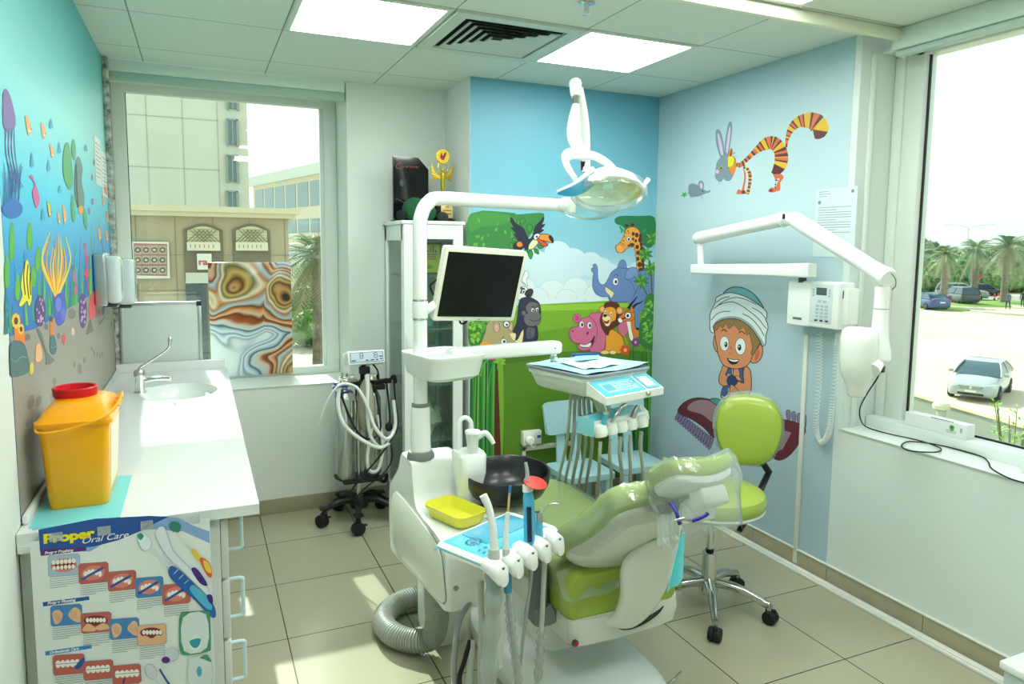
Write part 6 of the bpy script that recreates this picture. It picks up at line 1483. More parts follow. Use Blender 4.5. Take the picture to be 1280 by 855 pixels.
    for v in b.bm.verts: v.co += V((random.uniform(-.0015, .0015), random.uniform(-.0015, .0015), 0))
    b.build('film_sleeve', FILM, h)
assistant_pad()
# hoses and cables between unit and floor
def misc_hoses():
    b = MB(); b.tube([W(588, 752, Y=2.1), W(575, 775, Y=2.05), W(569, 810, Y=2.0), W(569, 860, Y=1.98), V((.74, 1.96, .03))], .009, 10); o = b.build('grey_hose', mat('dull grey hose', (140, 146, 140), .4)); tag(o, 'thin grey hose drooping to the floor from beneath the unit box', 'hose')
    b = MB(); b.tube([W(588, 800, Y=2.0), W(581, 825, Y=1.98), W(575, 860, Y=1.96), V((.76, 1.93, .02))], .008, 8); o = b.build('black_cable', BLACKR); tag(o, 'thick black cable beneath the control pad post', 'cable')
    b = MB(); b.tube([W(590, 800, Y=2.0), W(588, 830, Y=1.98), W(584, 880, Y=1.96)], .011, 10); o = b.build('film_covered_hose', mat('filmed hose', (196, 202, 196), .3)); tag(o, 'film covered hose beside the black cable beneath the control pad', 'hose')
    b = MB(); b.tube([W(601, 725, Y=1.95), W(603, 780, Y=1.93), W(603, 860, Y=1.90), V((.80, 1.86, .02))], .012, 10); o = b.build('suction_hose', mat('suction hose', (178, 182, 172), .35)); tag(o, 'pale suction hose hanging right of the white control pad post', 'hose')
    # corrugated drain pipe: a loop on the floor
    P = [V((.765, 2.40, .345)), V((.775, 2.43, .25)), V((.79, 2.47, .15)), V((.775, 2.50, .07)), V((.715, 2.54, .05)), V((.655, 2.62, .05)), V((.645, 2.73, .05)), V((.70, 2.82, .05)), V((.79, 2.86, .055)), V((.90, 2.86, .06)), V((.95, 2.80, .07))]
    C = catmull(P, 26); rib = []
    T, N = frames(C); tot = 0; b = MB(); rings = []
    for i, p in enumerate(C):
        if i: tot += (C[i]-C[i-1]).length
    n = int(tot/.0028); L_ = [0]
    for a, q in zip(C, C[1:]): L_.append(L_[-1]+(q-a).length)
    pts = []; j = 0
    for k in range(n):
        s_ = k*tot/(n-1)
        while j < len(L_)-2 and L_[j+1] < s_: j += 1
        pts.append(C[j].lerp(C[j+1], min(1, (s_-L_[j])/max(1e-9, L_[j+1]-L_[j]))))
    b.tube(pts, [(.0455 if (k//2) % 2 else .0395) for k in range(len(pts))], 20, smooth=False)
    o = b.build('corrugated_pipe', mat('grey corrugated plastic', (166, 170, 164), .4, .1), angle=25); tag(o, 'thick grey corrugated drain pipe looping on the floor under the unit', 'pipe')
misc_hoses()
# ================================================================ dental chair
def dental_chair():
    t = thing('dental_chair', (1.25, 2.3, 0), 'lime green dental chair with white shells seen from behind, wrapped in clear film', 'dental chair')
    sh = mat('chair shell', (226, 230, 220), .25, coat=.2)
    def sup(c, hx, hy, z, n=3.2, N=44): return [V((c[0]+hx*abs(math.cos(a))**(2/n)*(1 if math.cos(a) > 0 else -1), c[1]+hy*abs(math.sin(a))**(2/n)*(1 if math.sin(a) > 0 else -1), z)) for a in [2*PI*i/N for i in range(N)]]
    bc = (1.225, 2.28)
    MB().loft([sup(bc, .27, .50, .001), sup(bc, .275, .505, .02), sup(bc, .268, .495, .05), sup(bc, .235, .455, .075), sup(bc, .16, .36, .09)]).build('base_plate', mat('base white', (222, 228, 226), .2, coat=.4), t)
    q = W(765, 848, Z=.075); MB().lathe([(.034, -.01), (.034, .010), (.030, .013), (.02, .012)], (q.x, q.y, .075), seg=28).build('base_cap', GREY, t)
    MB().loft([rrect((1.24, 2.42, z), EX, EY, hx, hy, .05) for z, hx, hy in ((.075, .12, .22), (.15, .105, .20), (.25, .12, .22), (.285, .14, .24))]).build('lift_column', WHITE, t)
    # under frame
    def frame(z, g): return catmull([V((1.085+g, 2.02+g*.3, z)), V((1.09+g, 1.985+g, z)), V((1.13, 1.955+g, z)), V((1.30, 1.95+g, z)), V((1.49-g, 1.965+g, z)), V((1.545-g, 2.0+g*.6, z)), V((1.555-g, 2.10, z)), V((1.54-g, 2.45, z)), V((1.46-g, 2.76-g, z)), V((1.30, 2.80-g, z)), V((1.14+g, 2.72-g, z)), V((1.07+g, 2.40, z))], 4, True)
    MB().loft([frame(.215, .09), frame(.232, .03), frame(.25, .008), frame(.30, .0), frame(.338, .004)]).build('under_frame', sh, t)
    q = W(693, 791, Y=1.958); 
    MB().lathe([(.012, .002), (.012, -.006), (.009, -.008)], (1.105, 1.958, .268), axis=EY, seg=20).build('button_bezel', DGREY, t)
    MB().lathe([(.008, -.006), (.007, -.011)], (1.105, 1.958, .268), axis=EY, seg=18).build('red_button', mat('red button', (190, 20, 30), .3), t)
    # cushions: seat
    def cs(y, cx_, w, z0, z1, r=.05):
        pts = []
        for sx, sz, a0 in ((1, 1, 0), (-1, 1, PI/2), (-1, -1, PI), (1, -1, 1.5*PI)):
            rr_ = r if sz > 0 else r*.5
            for k in range(6):
                a = a0+PI/2*k/5; h = (z1-z0)/2; pts.append(V((cx_+sx*(w-rr_)+rr_*math.cos(a), y, (z0+z1)/2+sz*(h-min(rr_, h*.95))+min(rr_, h*.95)*math.sin(a))))
        return pts
    S_ = [(1.985, 1.305, .17, .36, .44), (1.972, 1.305, .195, .345, .46), (1.975, 1.305, .212, .338, .485), (1.995, 1.305, .222, .335, .498), (2.06, 1.30, .226, .335, .505), (2.2, 1.30, .226, .335, .495), (2.35, 1.315, .225, .34, .485), (2.5, 1.335, .215, .35, .485), (2.62, 1.35, .20, .37, .492), (2.74, 1.36, .185, .40, .50), (2.83, 1.365, .165, .42, .503), (2.875, 1.37, .135, .435, .497), (2.895, 1.37, .10, .45, .485)]
    MB().loft([cs(*q) for q in S_]).build('seat_cushion', GREEN, t)
    fl = MB(); F_ = [(2.02, 1.305, .236, .40, .512), (2.06, 1.305, .236, .40, .514), (2.2, 1.305, .236, .42, .505), (2.35, 1.315, .234, .42, .495), (2.5, 1.335, .224, .42, .494), (2.62, 1.35, .208, .42, .50), (2.74, 1.36, .192, .43, .508), (2.83, 1.365, .17, .44, .511)]
    rg = []
    R = random.Random(2)
    for y, x, w, z0, z1 in F_:
        rg.append([V((x-w*1.0, y, z0+.02+R.uniform(-.015, .01)))]+[V((x-w+2*w*k/14, y+R.uniform(-.012, .012), z1-.05*max(0, abs(k/7-1)-.78)*2.2+R.uniform(-.0015, .002))) for k in range(15)]+[V((x+w, y, z0+.03))])
    rg = [[V((p.x, p.y-.045, p.z-.10 if 1 < i < 15 else p.z-.08))+V((0, 0, R.uniform(-.02, .02))) for i, p in enumerate(rg[0])]]+rg
    fl.loft(rg, caps=False, closed=False); fl.build('seat_film', FILM, t)
    # backrest frame vectors
    B = V((1.30, 2.035, .475)); U = V((0, -.69, .724)).normalized(); N_ = V((0, -.724, -.69)).normalized()   # N_ points to the rear
    def outline(s_, g=0):
        L_ = [(0, -.035), (.10, -.02), (.19, .02), (.243, .075), (.235, .13), (.205, .20), (.185, .30), (.18, .38), (.155, .435), (.10, .462), (0, .468)]
        L_ = [(x*s_, .2+(v-.2)*s_) for x, v in L_]
        return catmull([V((x, v, 0)) for x, v in L_]+[V((-x, v, 0)) for x, v in L_[-2:0:-1]], 4, True)
    def bp(p, d, bow=.0): 
        cv = .035*(p.x/.24)**2       # wrapped sides come forward
        return B+EX*p.x+U*p.y+N_*(d-cv)
    MB().loft([[bp(p, d) for p in outline(s_)] for s_, d in ((.80, -.085), (.93, -.082), (1.0, -.064), (1.02, -.04), (1.0, -.018), (.95, -.008), (.90, -.004))]).build('back_cushion', GREEN, t)
    MB().loft([[bp(p, d) for p in outline(s_)] for s_, d in ((.885, -.010), (.89, .002), (.87, .012), (.78, .022), (.55, .030), (.2, .032))]).build('back_shell', sh, t)
    fm_ = MB(); R = random.Random(8)
    rg = []
    for s_, d in ((.72, .028), (.9, .016), (1.02, -.004), (1.045, -.04), (1.02, -.072), (.85, -.092)):
        rg.append([bp(p, d)+V((R.uniform(-.003, .003), R.uniform(-.003, .003), R.uniform(-.003, .003))) for p in outline(s_)])
    fm2 = []
    for r_ in rg: fm2.append([p for p, o_ in zip(r_, outline(1)) if o_.y > .12])
    fm_.loft(fm2, caps=False, closed=False); fm_.build('back_film', FILM, t)
    # J shaped support arm
    le = catmull([V((q[0], q[1], 0)) for q in ((757, 777), (768, 768), (775, 745), (775, 718), (781, 700), (796, 686), (815, 677), (838, 671))], 4)
    re_ = catmull([V((q[0], q[1], 0)) for q in ((766, 782), (790, 781), (812, 765), (828, 742), (838, 718), (843, 700), (847, 685), (849, 672))], 4)
    n_ = len(le); rg = []
    for k in range(n_):
        u = k/(n_-1); D_ = 2.395-.115*u; a, c = W(le[k].x, le[k].y, D=D_-.005), W(re_[k].x, re_[k].y, D=D_+.01); th = .012+.022*math.sin(PI*min(1, u*1.05+.05))
        m_ = (a+c)/2; e = (c-a)/2; nb = V((-.25, -.9, -.3)).normalized(); rg.append([m_+e*math.copysign(abs(math.cos(q))**.7, math.cos(q))+nb*th*math.copysign(abs(math.sin(q))**.9, math.sin(q)) for q in [2*PI*i/24 for i in range(24)]])
    MB().loft(rg).build('back_support_arm', sh, t)
    b = MB(); b.tube([V((1.255, 1.947, .345)), V((1.26, 1.942, .305)), V((1.30, 1.938, .292)), V((1.36, 1.938, .298)), V((1.42, 1.942, .315)), V((1.45, 1.948, .33))], [.006, .009, .010, .009, .006, .002], 10); b.build('arm_slot', BLACK, t)
    # headrest
    H = V((1.295, 1.625, .895)); ha = V((0, -.86, .50)).normalized(); hn = V((0, -.50, -.86)).normalized()
    def hl(x, v, d): return H+EX*x+ha*v+hn*d
    def ho(s_): return catmull([V((x*s_, v*s_, 0)) for x, v in ((.0, -.115), (.07, -.105), (.095, -.05), (.105, .04), (.09, .092), (0, .10), (-.09, .092), (-.105, .04), (-.095, -.05), (-.07, -.105))], 4, True)
    def hb(p, d): return hl(p.x, p.y, d+.05*(max(0, -p.y)/.11)**2*0 + .02*(p.x/.1)**2*-1)
    MB().loft([[hb(p, d) for p in ho(s_)] for s_, d in ((.8, -.045), (.95, -.042), (1.0, -.03), (1.0, -.015), (.94, -.004))]).build('head_cushion', GREEN, t)
    MB().loft([[hb(p, d) for p in ho(s_)] for s_, d in ((.90, -.006), (.92, .006), (.88, .016), (.7, .024), (.4, .028))]).build('head_shell', WHITE, t)
    b = MB(); b.obox(hl(.015, .04, .05), EX*.045, ha*.035, hn*.028, .012, 3); b.obox(hl(.02, -.02, .055), EX*.035, ha*.05, hn*.020, .010, 3); b.build('head_joint', WHITE, t)
    MB().tube([hl(-.02, -.045, .075), hl(.07, -.045, .075)], .030, 20, smooth=False).build('joint_drum', WHITE2, t)
    b = MB()
    for k in range(9): b.tube([hl(-.075+.006*k, -.05, .03), hl(-.075+.006*k, -.055, .055), hl(-.07+.006*k, -.085, .06), hl(-.07+.006*k, -.10, .035)], .0022, 6)
    b.build('bellows', mat('bellows grey', (110, 116, 112), .5), t)
    MB().tube([B+U*.44+N_*.0+EX*-.01, hl(-.01, -.09, .03), hl(0, -.03, .04)], [.03, .028, .02], 14, flat=.5).build('head_bar', STEEL, t)
    fh = MB(); R = random.Random(4); rg = []
    for s_, d in ((1.0, .07), (1.12, .03), (1.10, -.02), (1.02, -.05), (.6, -.054)): rg.append([hb(p, d)+V((R.uniform(-.006, .006), R.uniform(-.006, .006), R.uniform(-.006, .006))) for p in ho(s_)])
    rg = [[p+V((0, -.01, -.09))*(1 if 1 else 0)+V((R.uniform(-.01, .01), 0, R.uniform(-.02, .02))) for p in rg[0]]]+rg
    fh.loft(rg, caps=False); fh.build('head_film', FILM, t)
    # side arm with grey post
    DG = mat('arm grey', (104, 114, 112), .35)
    b = MB(); b.loft([rrect((1.035, 2.10, z), EX, EY, .026, .032, .012) for z in (.335, .345, .60, .61)]); b.build('armrest_post', DG, t)
    b = MB(); b.loft([rrect((1.045, 2.10, z), EX, EY, hx, hy, .02) for z, hx, hy in ((.285, .03, .04), (.30, .043, .055), (.335, .040, .05), (.35, .032, .04))]); b.build('armrest_foot', mat('arm foot grey', (120, 128, 126), .35), t)
    b = MB(); b.loft([rrect((1.575, 2.47, z), EX, EY, hx, hy, .02) for z, hx, hy in ((.44, .02, .05), (.455, .032, .07), (.49, .032, .07), (.50, .022, .06))]); b.build('right_armrest', DG, t)
dental_chair()
def foot_control():
    q = W(845, 846, Z=.03); t = thing('foot_control', (q.x, q.y, 0), 'chrome lever tip of a foot control on the floor right of the chair base', 'foot control')
    a = W(838, 853, Z=.012); b_ = W(852, 839, Z=.045)
    MB().tube([a+(a-b_)*2.5+V((0, 0, .05)), a, b_], [.006, .006, .004], 10).build('lever', CHROME, t)
    e = a+(a-b_)*2.5; MB().lathe([(.07, .001), (.075, .01), (.06, .045), (.03, .05)], (e.x, e.y, 0), seg=28).build('body', LGREY, t)
foot_control()
def bib():
    t = thing('bib_clip', (1.36, 1.62, .80), 'blue bib clip cord with metal clips looped round the headrest', 'bib clip')
    P = lambda x, y, D: W(x, y, D=D); f = lambda x, y, D: W(820+x/7.13, 560+y/7.13, D=D)
    bm_ = mat('blue cord', (36, 40, 150), .35)
    MB().tube([f(130, 490, 1.93), f(165, 540, 1.91), f(190, 600, 1.90), f(212, 680, 1.90)], .0055, 8).build('cord', bm_, t)
    MB().tube([f(318, 650, 1.92), f(380, 630, 1.92), f(440, 600, 1.93), f(465, 578, 1.93)], .0055, 8).build('cord', bm_, t)
    b = MB(); b.tube([f(190, 640, 1.895), f(260, 632, 1.90), f(315, 648, 1.92)], .0045, 8); b.tube([f(168, 650, 1.895), f(192, 636, 1.895)], .003, 8); b.build('metal_clip', STEEL, t)
    b = MB(); b.tube([f(216, 690, 1.90), f(222, 720, 1.90), f(215, 780, 1.90)], [.003, .005, .004], 8); b.tube([f(240, 725, 1.90), f(222, 775, 1.90)], .0028, 8); b.build('alligator_clip', CHROME, t)
    tl = mat('turquoise bib', (106, 214, 222), .5); g = lambda x, y, D=1.91: W(780+x/3.975, 640+y/3.975, D=D)
    b = MB(); A, B_, C_, D_ = g(278, 118), g(298, 100, 1.93), g(292, 330, 1.93), g(212, 402, 1.90)
    def fn(u, v): return A.lerp(B_, u).lerp(D_.lerp(C_, u), v)+FWD*(.008*math.sin(u*7)*v)
    b.sheet(fn, 12, 16, .002); o = b.build('patient_bib', tl); tag(o, 'folded turquoise patient bib hanging from the clip under the headrest', 'bib')
bib()
def stool():
    c = V((2.0, 2.37, 0)); t = thing('operator_stool', c, 'lime green operator stool on a chrome five castor base beside the right wall', 'stool')
    b = MB(); b.lathe([(.04, .075), (.042, .10), (.032, .15), (.030, .26), (.026, .262)], c, seg=24); b.build('base_hub', CHROME, t)
    for k in range(5):
        a = math.radians(237+72*k); d = V((math.cos(a), math.sin(a), 0)); e = c+d*.255+V((0, 0, .085))
        b = MB(); b.tube([c+d*.03+V((0, 0, .13)), c+d*.13+V((0, 0, .122)), c+d*.235+V((0, 0, .085)), e+V((0, 0, -.003))], [.022, .019, .015, .014], 12); b.cyl(e, e-V((0, 0, .028)), .012); lg = b.build('leg', mat('polished aluminium', (190, 194, 190), .16, 1), t)
        w = e+d*.006; w.z = .029; q = V((math.cos(a+1.2), math.sin(a+1.2), 0))
        b = MB(); b.lathe([(.010, -.026), (.026, -.025), (.0285, -.018), (.0285, -.005), (.024, -.003), (.024, .003), (.0285, .005), (.0285, .018), (.026, .025), (.010, .026)], w, axis=q, seg=22); b.obox(w+V((0, 0, .018)), q*.009, d*.02, EZ*.018, .005); b.build('castor', BLACKR, lg)
    MB().lathe([(.018, .255), (.018, .275), (.014, .277)], c, seg=20).build('gas_sleeve', BLACK, t)
    MB().lathe([(.014, .27), (.014, .44)], c, seg=20).build('gas_lift', CHROME, t)
    sc_ = c+V((0, 0, .0))
    MB().lathe([(.05, .43), (.19, .452), (.222, .475), (.218, .482)], sc_, seg=40).build('seat_pan', mat('pan white', (206, 214, 208), .3), t)
    MB().lathe([(.208, .475), (.222, .492), (.225, .515), (.216, .538), (.19, .552), (.12, .556), (.05, .553), (.001, .552)], sc_, seg=48).build('seat', GREEN, t)
    # backrest
    bcx = c+V((.225, .045, .768)); n = V((-.62, -.77, .10)).normalized(); ux = EZ.cross(n).normalized(); uz = n.cross(ux)
    prof = [(.0, -.155), (.06, -.148), (.10, -.115), (.128, -.06), (.142, .0), (.14, .06), (.118, .115), (.075, .15), (.0, .162)]
    ol = catmull([V((x, z, 0)) for x, z in prof]+[V((-x*1.0, z*(1 if z < 0 else 1), 0)) for x, z in prof[-2:0:-1]], 4, True)
    def q_(p, s_, d): return bcx+ux*p.x*s_+uz*p.y*s_+n*(d+.03*(p.x*s_/.14)**2)
    MB().loft([[q_(p, s_, d) for p in ol] for s_, d in ((.88, -.035), (.97, -.028), (1, -.010), (.985, .010), (.93, .022), (.75, .034), (.4, .040), (.05, .041))]).build('backrest', GREEN, t)
    MB().loft([[q_(p, s_, d) for p in ol] for s_, d in ((.5, -.052), (.82, -.047), (.95, -.036), (.93, -.028))]).build('back_shell', mat('shell white', (226, 232, 228), .3), t)
    f_ = MB(); R = random.Random(9); f_.loft([[q_(p, s_, d)+V((R.uniform(-.004, .004), R.uniform(-.004, .004), R.uniform(-.004, .004))) for p in ol] for s_, d in ((.98, .030), (1.05, -.01), (1.06, -.045), (.98, -.08))], caps=False); f_.build('back_film', FILM, t)
    b = MB(); b.tube([bcx-n*.05-uz*.05, W(961, 590, D=3.22), W(946, 622, D=3.16), W(928, 655, D=3.06), W(924, 664, D=3.04)], [.014, .016, .016, .017, .012], 8, smooth=False, flat=.6); b.tube([W(932, 645, D=3.08), c+V((.05, .0, .44))], .013, 8); b.build('back_post', BLACK, t)
    b = MB(); b.lathe([(.012, -.02), (.026, -.016), (.028, 0), (.026, .016), (.012, .02)], W(944, 640, D=3.10), axis=(.3, -1, 0), seg=14); b.build('tension_knob', BLACK, t)
stool()
# ================================================================ x-ray set and right wall things
def xray():
    t = thing('xray_unit', W(1000, 385, X=RX), 'wall mounted dental x-ray with a folding white arm and a drop shaped tube head', 'x-ray unit')
    # the control box
    def wb(x0, x1, y0, y1, dp, bev=.006, sk=0):
        a = W(x0, y0, X=RX-dp); b_ = W(x1, y1, X=RX-dp); return ((RX-.002, a.y, b_.z), (RX-dp, b_.y, a.z))
    q = wb(985, 1011, 350, 409, .10); MB().box(*q, .008, 3).build('generator_cover', WHITE, t)
    q = wb(1010, 1047, 351, 413, .095); cb = MB().box(*q, .008, 3).build('control_box', WHITE, t); Xf = RX-.095
    def pt(u, v, h=0): return V((Xf-h, q[0][1]+(q[1][1]-q[0][1])*u, q[1][2]+(q[0][2]-q[1][2])*v))
    def fr(u0, u1, v0, v1, h0, h1, nm, mm, par): 
        return MB().box(pt(u0, v0, h0), pt(u1, v1, h1), .0003).build(nm, mm, par)
    fr(.13, .80, .06, .90, .0, .0015, 'key_panel', mat('key panel', (214, 226, 230), .3), cb)
    fr(.30, .62, .13, .29, .0015, .0025, 'display', mat('lcd grey', (84, 100, 100), .2), cb)
    b = MB()
    for r_ in range(5):
        for k in range(3): b.box(pt(.30+k*.14, .50+r_*.075, .0016), pt(.40+k*.14, .55+r_*.075, .0026), .0003)
    for k in range(2): b.box(pt(.36+k*.16, .40, .0016), pt(.46+k*.16, .455, .0026))
    for k in range(3): b.box(pt(.18, .16+k*.06, .0016), pt(.24, .20+k*.06, .0026)); b.box(pt(.68, .16+k*.06, .0016), pt(.74, .20+k*.06, .0026))
    b.build('keys', mat('key grey', (176, 188, 192), .4), cb)
    b = MB()
    for k in range(3): b.box(pt(.28+k*.17, .825, .0026), pt(.37+k*.17, .86, .0034))
    b.build('dark_keys', mat('dark key', (40, 50, 54), .4), cb)
    q2 = wb(1045, 1058, 360, 407, .075); MB().box(*q2, .006, 3).build('hand_switch', WHITE, t)
    g = V((RX-.0755, (q2[0][1]*.45+q2[1][1]*.55), q2[0][2]*.15+q2[1][2]*.85)); MB().box(g+V((0, -.008, -.02)), g+V((-.001, .008, .014)), 0).build('switch_mark', mat('switch ink', (70, 90, 100), .4), t)
    gp = W(991, 398, X=RX-.101); gt = W(1002, 398, X=RX-.101)
    MB().box(gp+V((0, 0, -.003)), gt+V((-.0006, 0, .003))).build('maker_mark', mat('mark ink', (100, 110, 116), .4), t)
    # wall arm
    XA = RX-.12; a, c = W(869, 336, X=XA), W(1012, 338, X=XA)
    ux = (c-a).normalized(); n = V((1, 0, 0)); uz = ux.cross(n); uz = uz if uz.z > 0 else -uz
    MB().loft([rrect(a.lerp(c, s_), n, uz, .026, h, .008) for s_, h in ((-.01, .024), (0, .027), (.8, .030), (1.0, .034), (1.02, .030))]).build('wall_arm', WHITE2, t)
    MB().tube([W(1003, 347, X=XA+.03), W(1003, 353, X=XA+.03)], .018, 16).build('wall_pivot', DGREY, t)
    XB = 2.52; P = lambda x, y, X: W(x, y, X=X)
    MB().tube([V((XA, W(876, 334, X=XA).y, W(875, 334, X=XA).z)), P(875, 298, XA-.005)], .019, 16).build('riser', WHITE2, t)
    # two folding arms drawn as tapering round bars
    e0, e1 = P(876, 297, XA-.01), P(980, 274, 2.52); MB().tube([e0+(e0-e1)*.06, e0, e0.lerp(e1, .25), e0.lerp(e1, .9), e1], [.030, .036, .034, .033, .038], 18).build('lower_arm', WHITE2, t)
    f0, f1 = P(993, 274, 2.50), P(1107, 346, 2.36); MB().tube([f0, f0.lerp(f1, .12), f0.lerp(f1, .85), f1, f1+(f1-f0)*.03], [.036, .037, .032, .038, .033], 18).build('upper_arm', WHITE2, t)
    MB().tube([e1+V((0, 0, .0)), f0], [.030, .030], 14).build('centre_joint', WHITE, t)
    b = MB(); b.obox((e1+f0)/2+V((-.034, -.0, .012)), V((.003, 0, 0)), V((0, .006, 0)), EZ*.012, .001); b.build('joint_wedge', BLACK, t)
    b = MB(); bp_ = P(1113, 352, 2.325); b.tube([bp_+V((0, -.002, .03)), bp_+V((.0, -.020, .01)), bp_+V((0, -.022, -.015)), bp_+V((0, -.008, -.03))], .002, 6); b.build('joint_gap', DGREY, t)
    XC = 2.36; v0, v1, v2 = P(1103, 358, XC), P(1101, 392, XC), P(1098, 448, XC)
    b = MB(); b.tube([v0, v0.lerp(v1, .5), v1], [.026, .026, .027], 18); b.build('drop_arm', WHITE2, t)
    MB().tube([v1+V((0, 0, .020)), v1+V((0, 0, .018))], .0278, 18).build('ring', GREY, t)
    b = MB(); b.tube([v1, v1.lerp(v2, .5), v2.lerp(v1, .2), v2, v2-V((0, 0, .02))], [.027, .032, .042, .044, .034], 18); b.build('head_fork', WHITE2, t)
    b = MB(); b.lathe([(.026, 0), (.026, -.022), (.016, -.026)], v2+V((0, 0, -.028)), seg=18); b.build('cable_gland', BLACK, t)
    b = MB(); b.box(v2+V((-.033, -.014, .012)), v2+V((-.0345, .012, .018))); b.build('head_mark', mat('mark ink', (100, 110, 116), .4), t)
    # tube head
    hc = P(1073, 450, 2.30)
    b = MB(); rg = []
    for z, w, d in ((.128, .006, .006), (.124, .05, .045), (.112, .064, .062), (.07, .069, .068), (.0, .069, .068), (-.045, .063, .062), (-.085, .048, .045), (-.11, .036, .034), (-.135, .034, .032), (-.142, .028, .026)):
        rg.append([hc+V((d*math.cos(a)*(1 if 1 else 0), -.004*z+w*math.sin(a)-.012*(z < -.05)*0, z)) for a in [2*PI*i/28 for i in range(28)]])
    b.loft(rg); b.build('tube_head', mat('tube head', (232, 236, 230), .25, coat=.2), t, angle=60)
    b = MB(); b.tube([hc+V((.0, -.06, -.03)), v2+V((0, 0, -.005))], [.030, .028], 16); b.build('head_pivot', WHITE2, t)
xray()
def coil(nm, pts, R_, turns, r, label):
    P = catmull(pts, 24); T, N = frames(P); out = []; n = len(P)
    M_ = turns*9
    for k in range(M_+1):
        f = k/M_*(n-1); i = min(int(f), n-2); p = P[i].lerp(P[i+1], f-i); B_ = T[i].cross(N[i]); a = k*2*PI/9
        out.append(p+(N[i]*math.cos(a)+B_*math.sin(a))*R_)
    o = MB().tube(out, r, 5, smooth=False).build(nm, mat('coil cord', (222, 226, 220), .4)); tag(o, label, 'cord'); return o
coil('coiled_cord', [W(1024, 416, X=RX-.045), W(1024, 470, X=RX-.035), W(1020, 530, X=RX-.03), W(1026, 553, X=RX-.03), W(1036, 540, X=RX-.035), W(1041, 500, X=RX-.04), W(1046, 440, X=RX-.045), W(1048, 414, X=RX-.045)], .012, 95, .0016, 'white coiled cord hanging in a loop below the x-ray control box')
b = MB(); a = W(1010, 418, X=RX); b.box((RX-.012, a.y+.012, .02), (RX-.001, a.y-.012, a.z), .002)
tag(b.build('conduit', mat('conduit plastic', (216, 220, 208), .4)), 'white plastic conduit running down the right wall from the x-ray box', 'conduit')
def wall_paper_notice():
    a, c = W(1021, 237, X=RX), W(1068, 322, X=RX); t = thing('wall_notice', (RX-.003, (a.y+c.y)/2, c.z), 'pale printed notice sheet on the right wall behind the x-ray arm', 'notice')
    MB().box((RX-.0045, a.y, c.z), (RX-.0018, c.y, a.z)).build('sheet', mat('notice sheet', (206, 222, 224), .35), t)
    b = MB(); L_ = abs(a.y-c.y); zs = [a.z-.012-.011*k for k in range(3)]+[a.z-.085-.0115*k for k in range(11)]
    for k, z in enumerate(zs): w = L_*((.25, .3, .2)[k] if k < 3 else (.8 if k % 4 else .45)); b.box((RX-.0051, a.y-.02, z), (RX-.0046, a.y-.02-w, z-.0035))
    b.build('printed_lines', mat('faint ink', (150, 166, 172), .5), t)
    MB().lathe([(.009, 0), (.009, -.0008)], (RX-.0046, a.y-.025, a.z-.062), axis=(1, 0, 0), seg=16).build('round_mark', mat('blue mark', (110, 140, 170), .5), t)
    MB().lathe([(.008, 0), (.008, -.0008)], (RX-.0046, c.y+.025, a.z-.02), axis=(1, 0, 0), seg=16).build('round_mark', mat('dark mark', (120, 130, 136), .5), t)
wall_paper_notice()
# ---- sill things
SZ = WZ+.0045
def long_box():
    a, b_ = V((2.862, 1.985, .806)), V((2.862, 1.70, .806)); t = thing('long_carton', (2.86, 1.84, .806), 'long white carton with a green leaf mark on the right window ledge', 'box')
    c = W(1133, 530, Z=.806)
    MB().box((2.846, 2.12, .806), (2.902, 1.845, .866), .0015).build('carton', mat('white card', (226, 230, 228), .4), t)
    d = Decal(lambda x, y: V((2.846, x, y)), (-1, 0, 0), .0004, .00004)
    d.poly([(1.895, .85), (1.905, .855), (1.915, .85), (1.914, .838), (1.905, .828), (1.896, .838)], (90, 160, 70)); d.ell(1.905, .845, .004, .005, (40, 90, 60)); 
    for k in range(3): d.stroke([(1.93, .832-k*.005), (1.885, .832-k*.005)], .0012, (120, 130, 130), False)
    d.poly([(1.87, .83), (1.86, .83), (1.86, .85), (1.87, .85)], (170, 176, 178), False); d.build('printing', t)
    MB().box((2.845, 2.0, .8665), (2.848, 1.90, .868)).build('lid_flap', mat('dark line', (50, 54, 56), .5), t)
b = MB(); b.box((2.84, WY0+.01, .757), (2.905, JY-.004, .8055), .003); struct(b.build('trim_3', mat('ledge paint', (222, 232, 226), .35)))
long_box()
def small_boxes():
    c = W(1268, 560, Z=.79); R = random.Random(1)
    for k, (y, z, lab) in enumerate(((1.520, .806, 'small white carton with a green mark at the right edge, upper on the ledge stack'), (1.535, .757, 'small white carton with a green mark at the right edge, bottom on the ledge stack'))):
        if k == 0: x0, x1, z0, z1 = 2.79, 2.85, .8055+.002, .86
        else: x0, x1, z0, z1 = 2.775, 2.838, SZ, .8065
        t = thing('small_carton', ((x0+x1)/2, y, z0), lab, 'box'); MB().box((x0, y-.06, z0), (x1, y+.05, z1), .0015).build('carton', mat('white card', (226, 230, 228), .4), t)
        d = Decal(lambda x, zz: V((x0, x, zz)), (-1, 0, 0), .0004, .00003); m_ = (z0+z1)/2
        d.ell(y+.01, m_, .016, .014, (130, 190, 60)); d.poly([(y+.03, m_+.004), (y-.01, m_+.004), (y-.01, m_+.018), (y+.03, m_+.018)], (60, 150, 190), False); d.stroke([(y-.02, m_), (y-.05, m_)], .003, (110, 130, 140), False); d.build('printing', t)
small_boxes()
c0 = W(1098, 455, X=2.36)
pts = [V((2.36, W(1104, 452, X=2.36).y, W(1104, 452, X=2.36).z)), W(1098, 470, X=2.40), W(1084, 492, X=2.50), W(1075, 510, X=2.62), W(1076, 525, X=2.70)]
pts += [W(x, y, Z=SZ+.006) for x, y in ((1084, 534), (1110, 542), (1150, 551), (1175, 560), (1170, 565), (1140, 564), (1127, 558), (1135, 552), (1160, 554), (1190, 560), (1225, 570), (1235, 577), (1240, 586), (1262, 598), (1290, 606))]
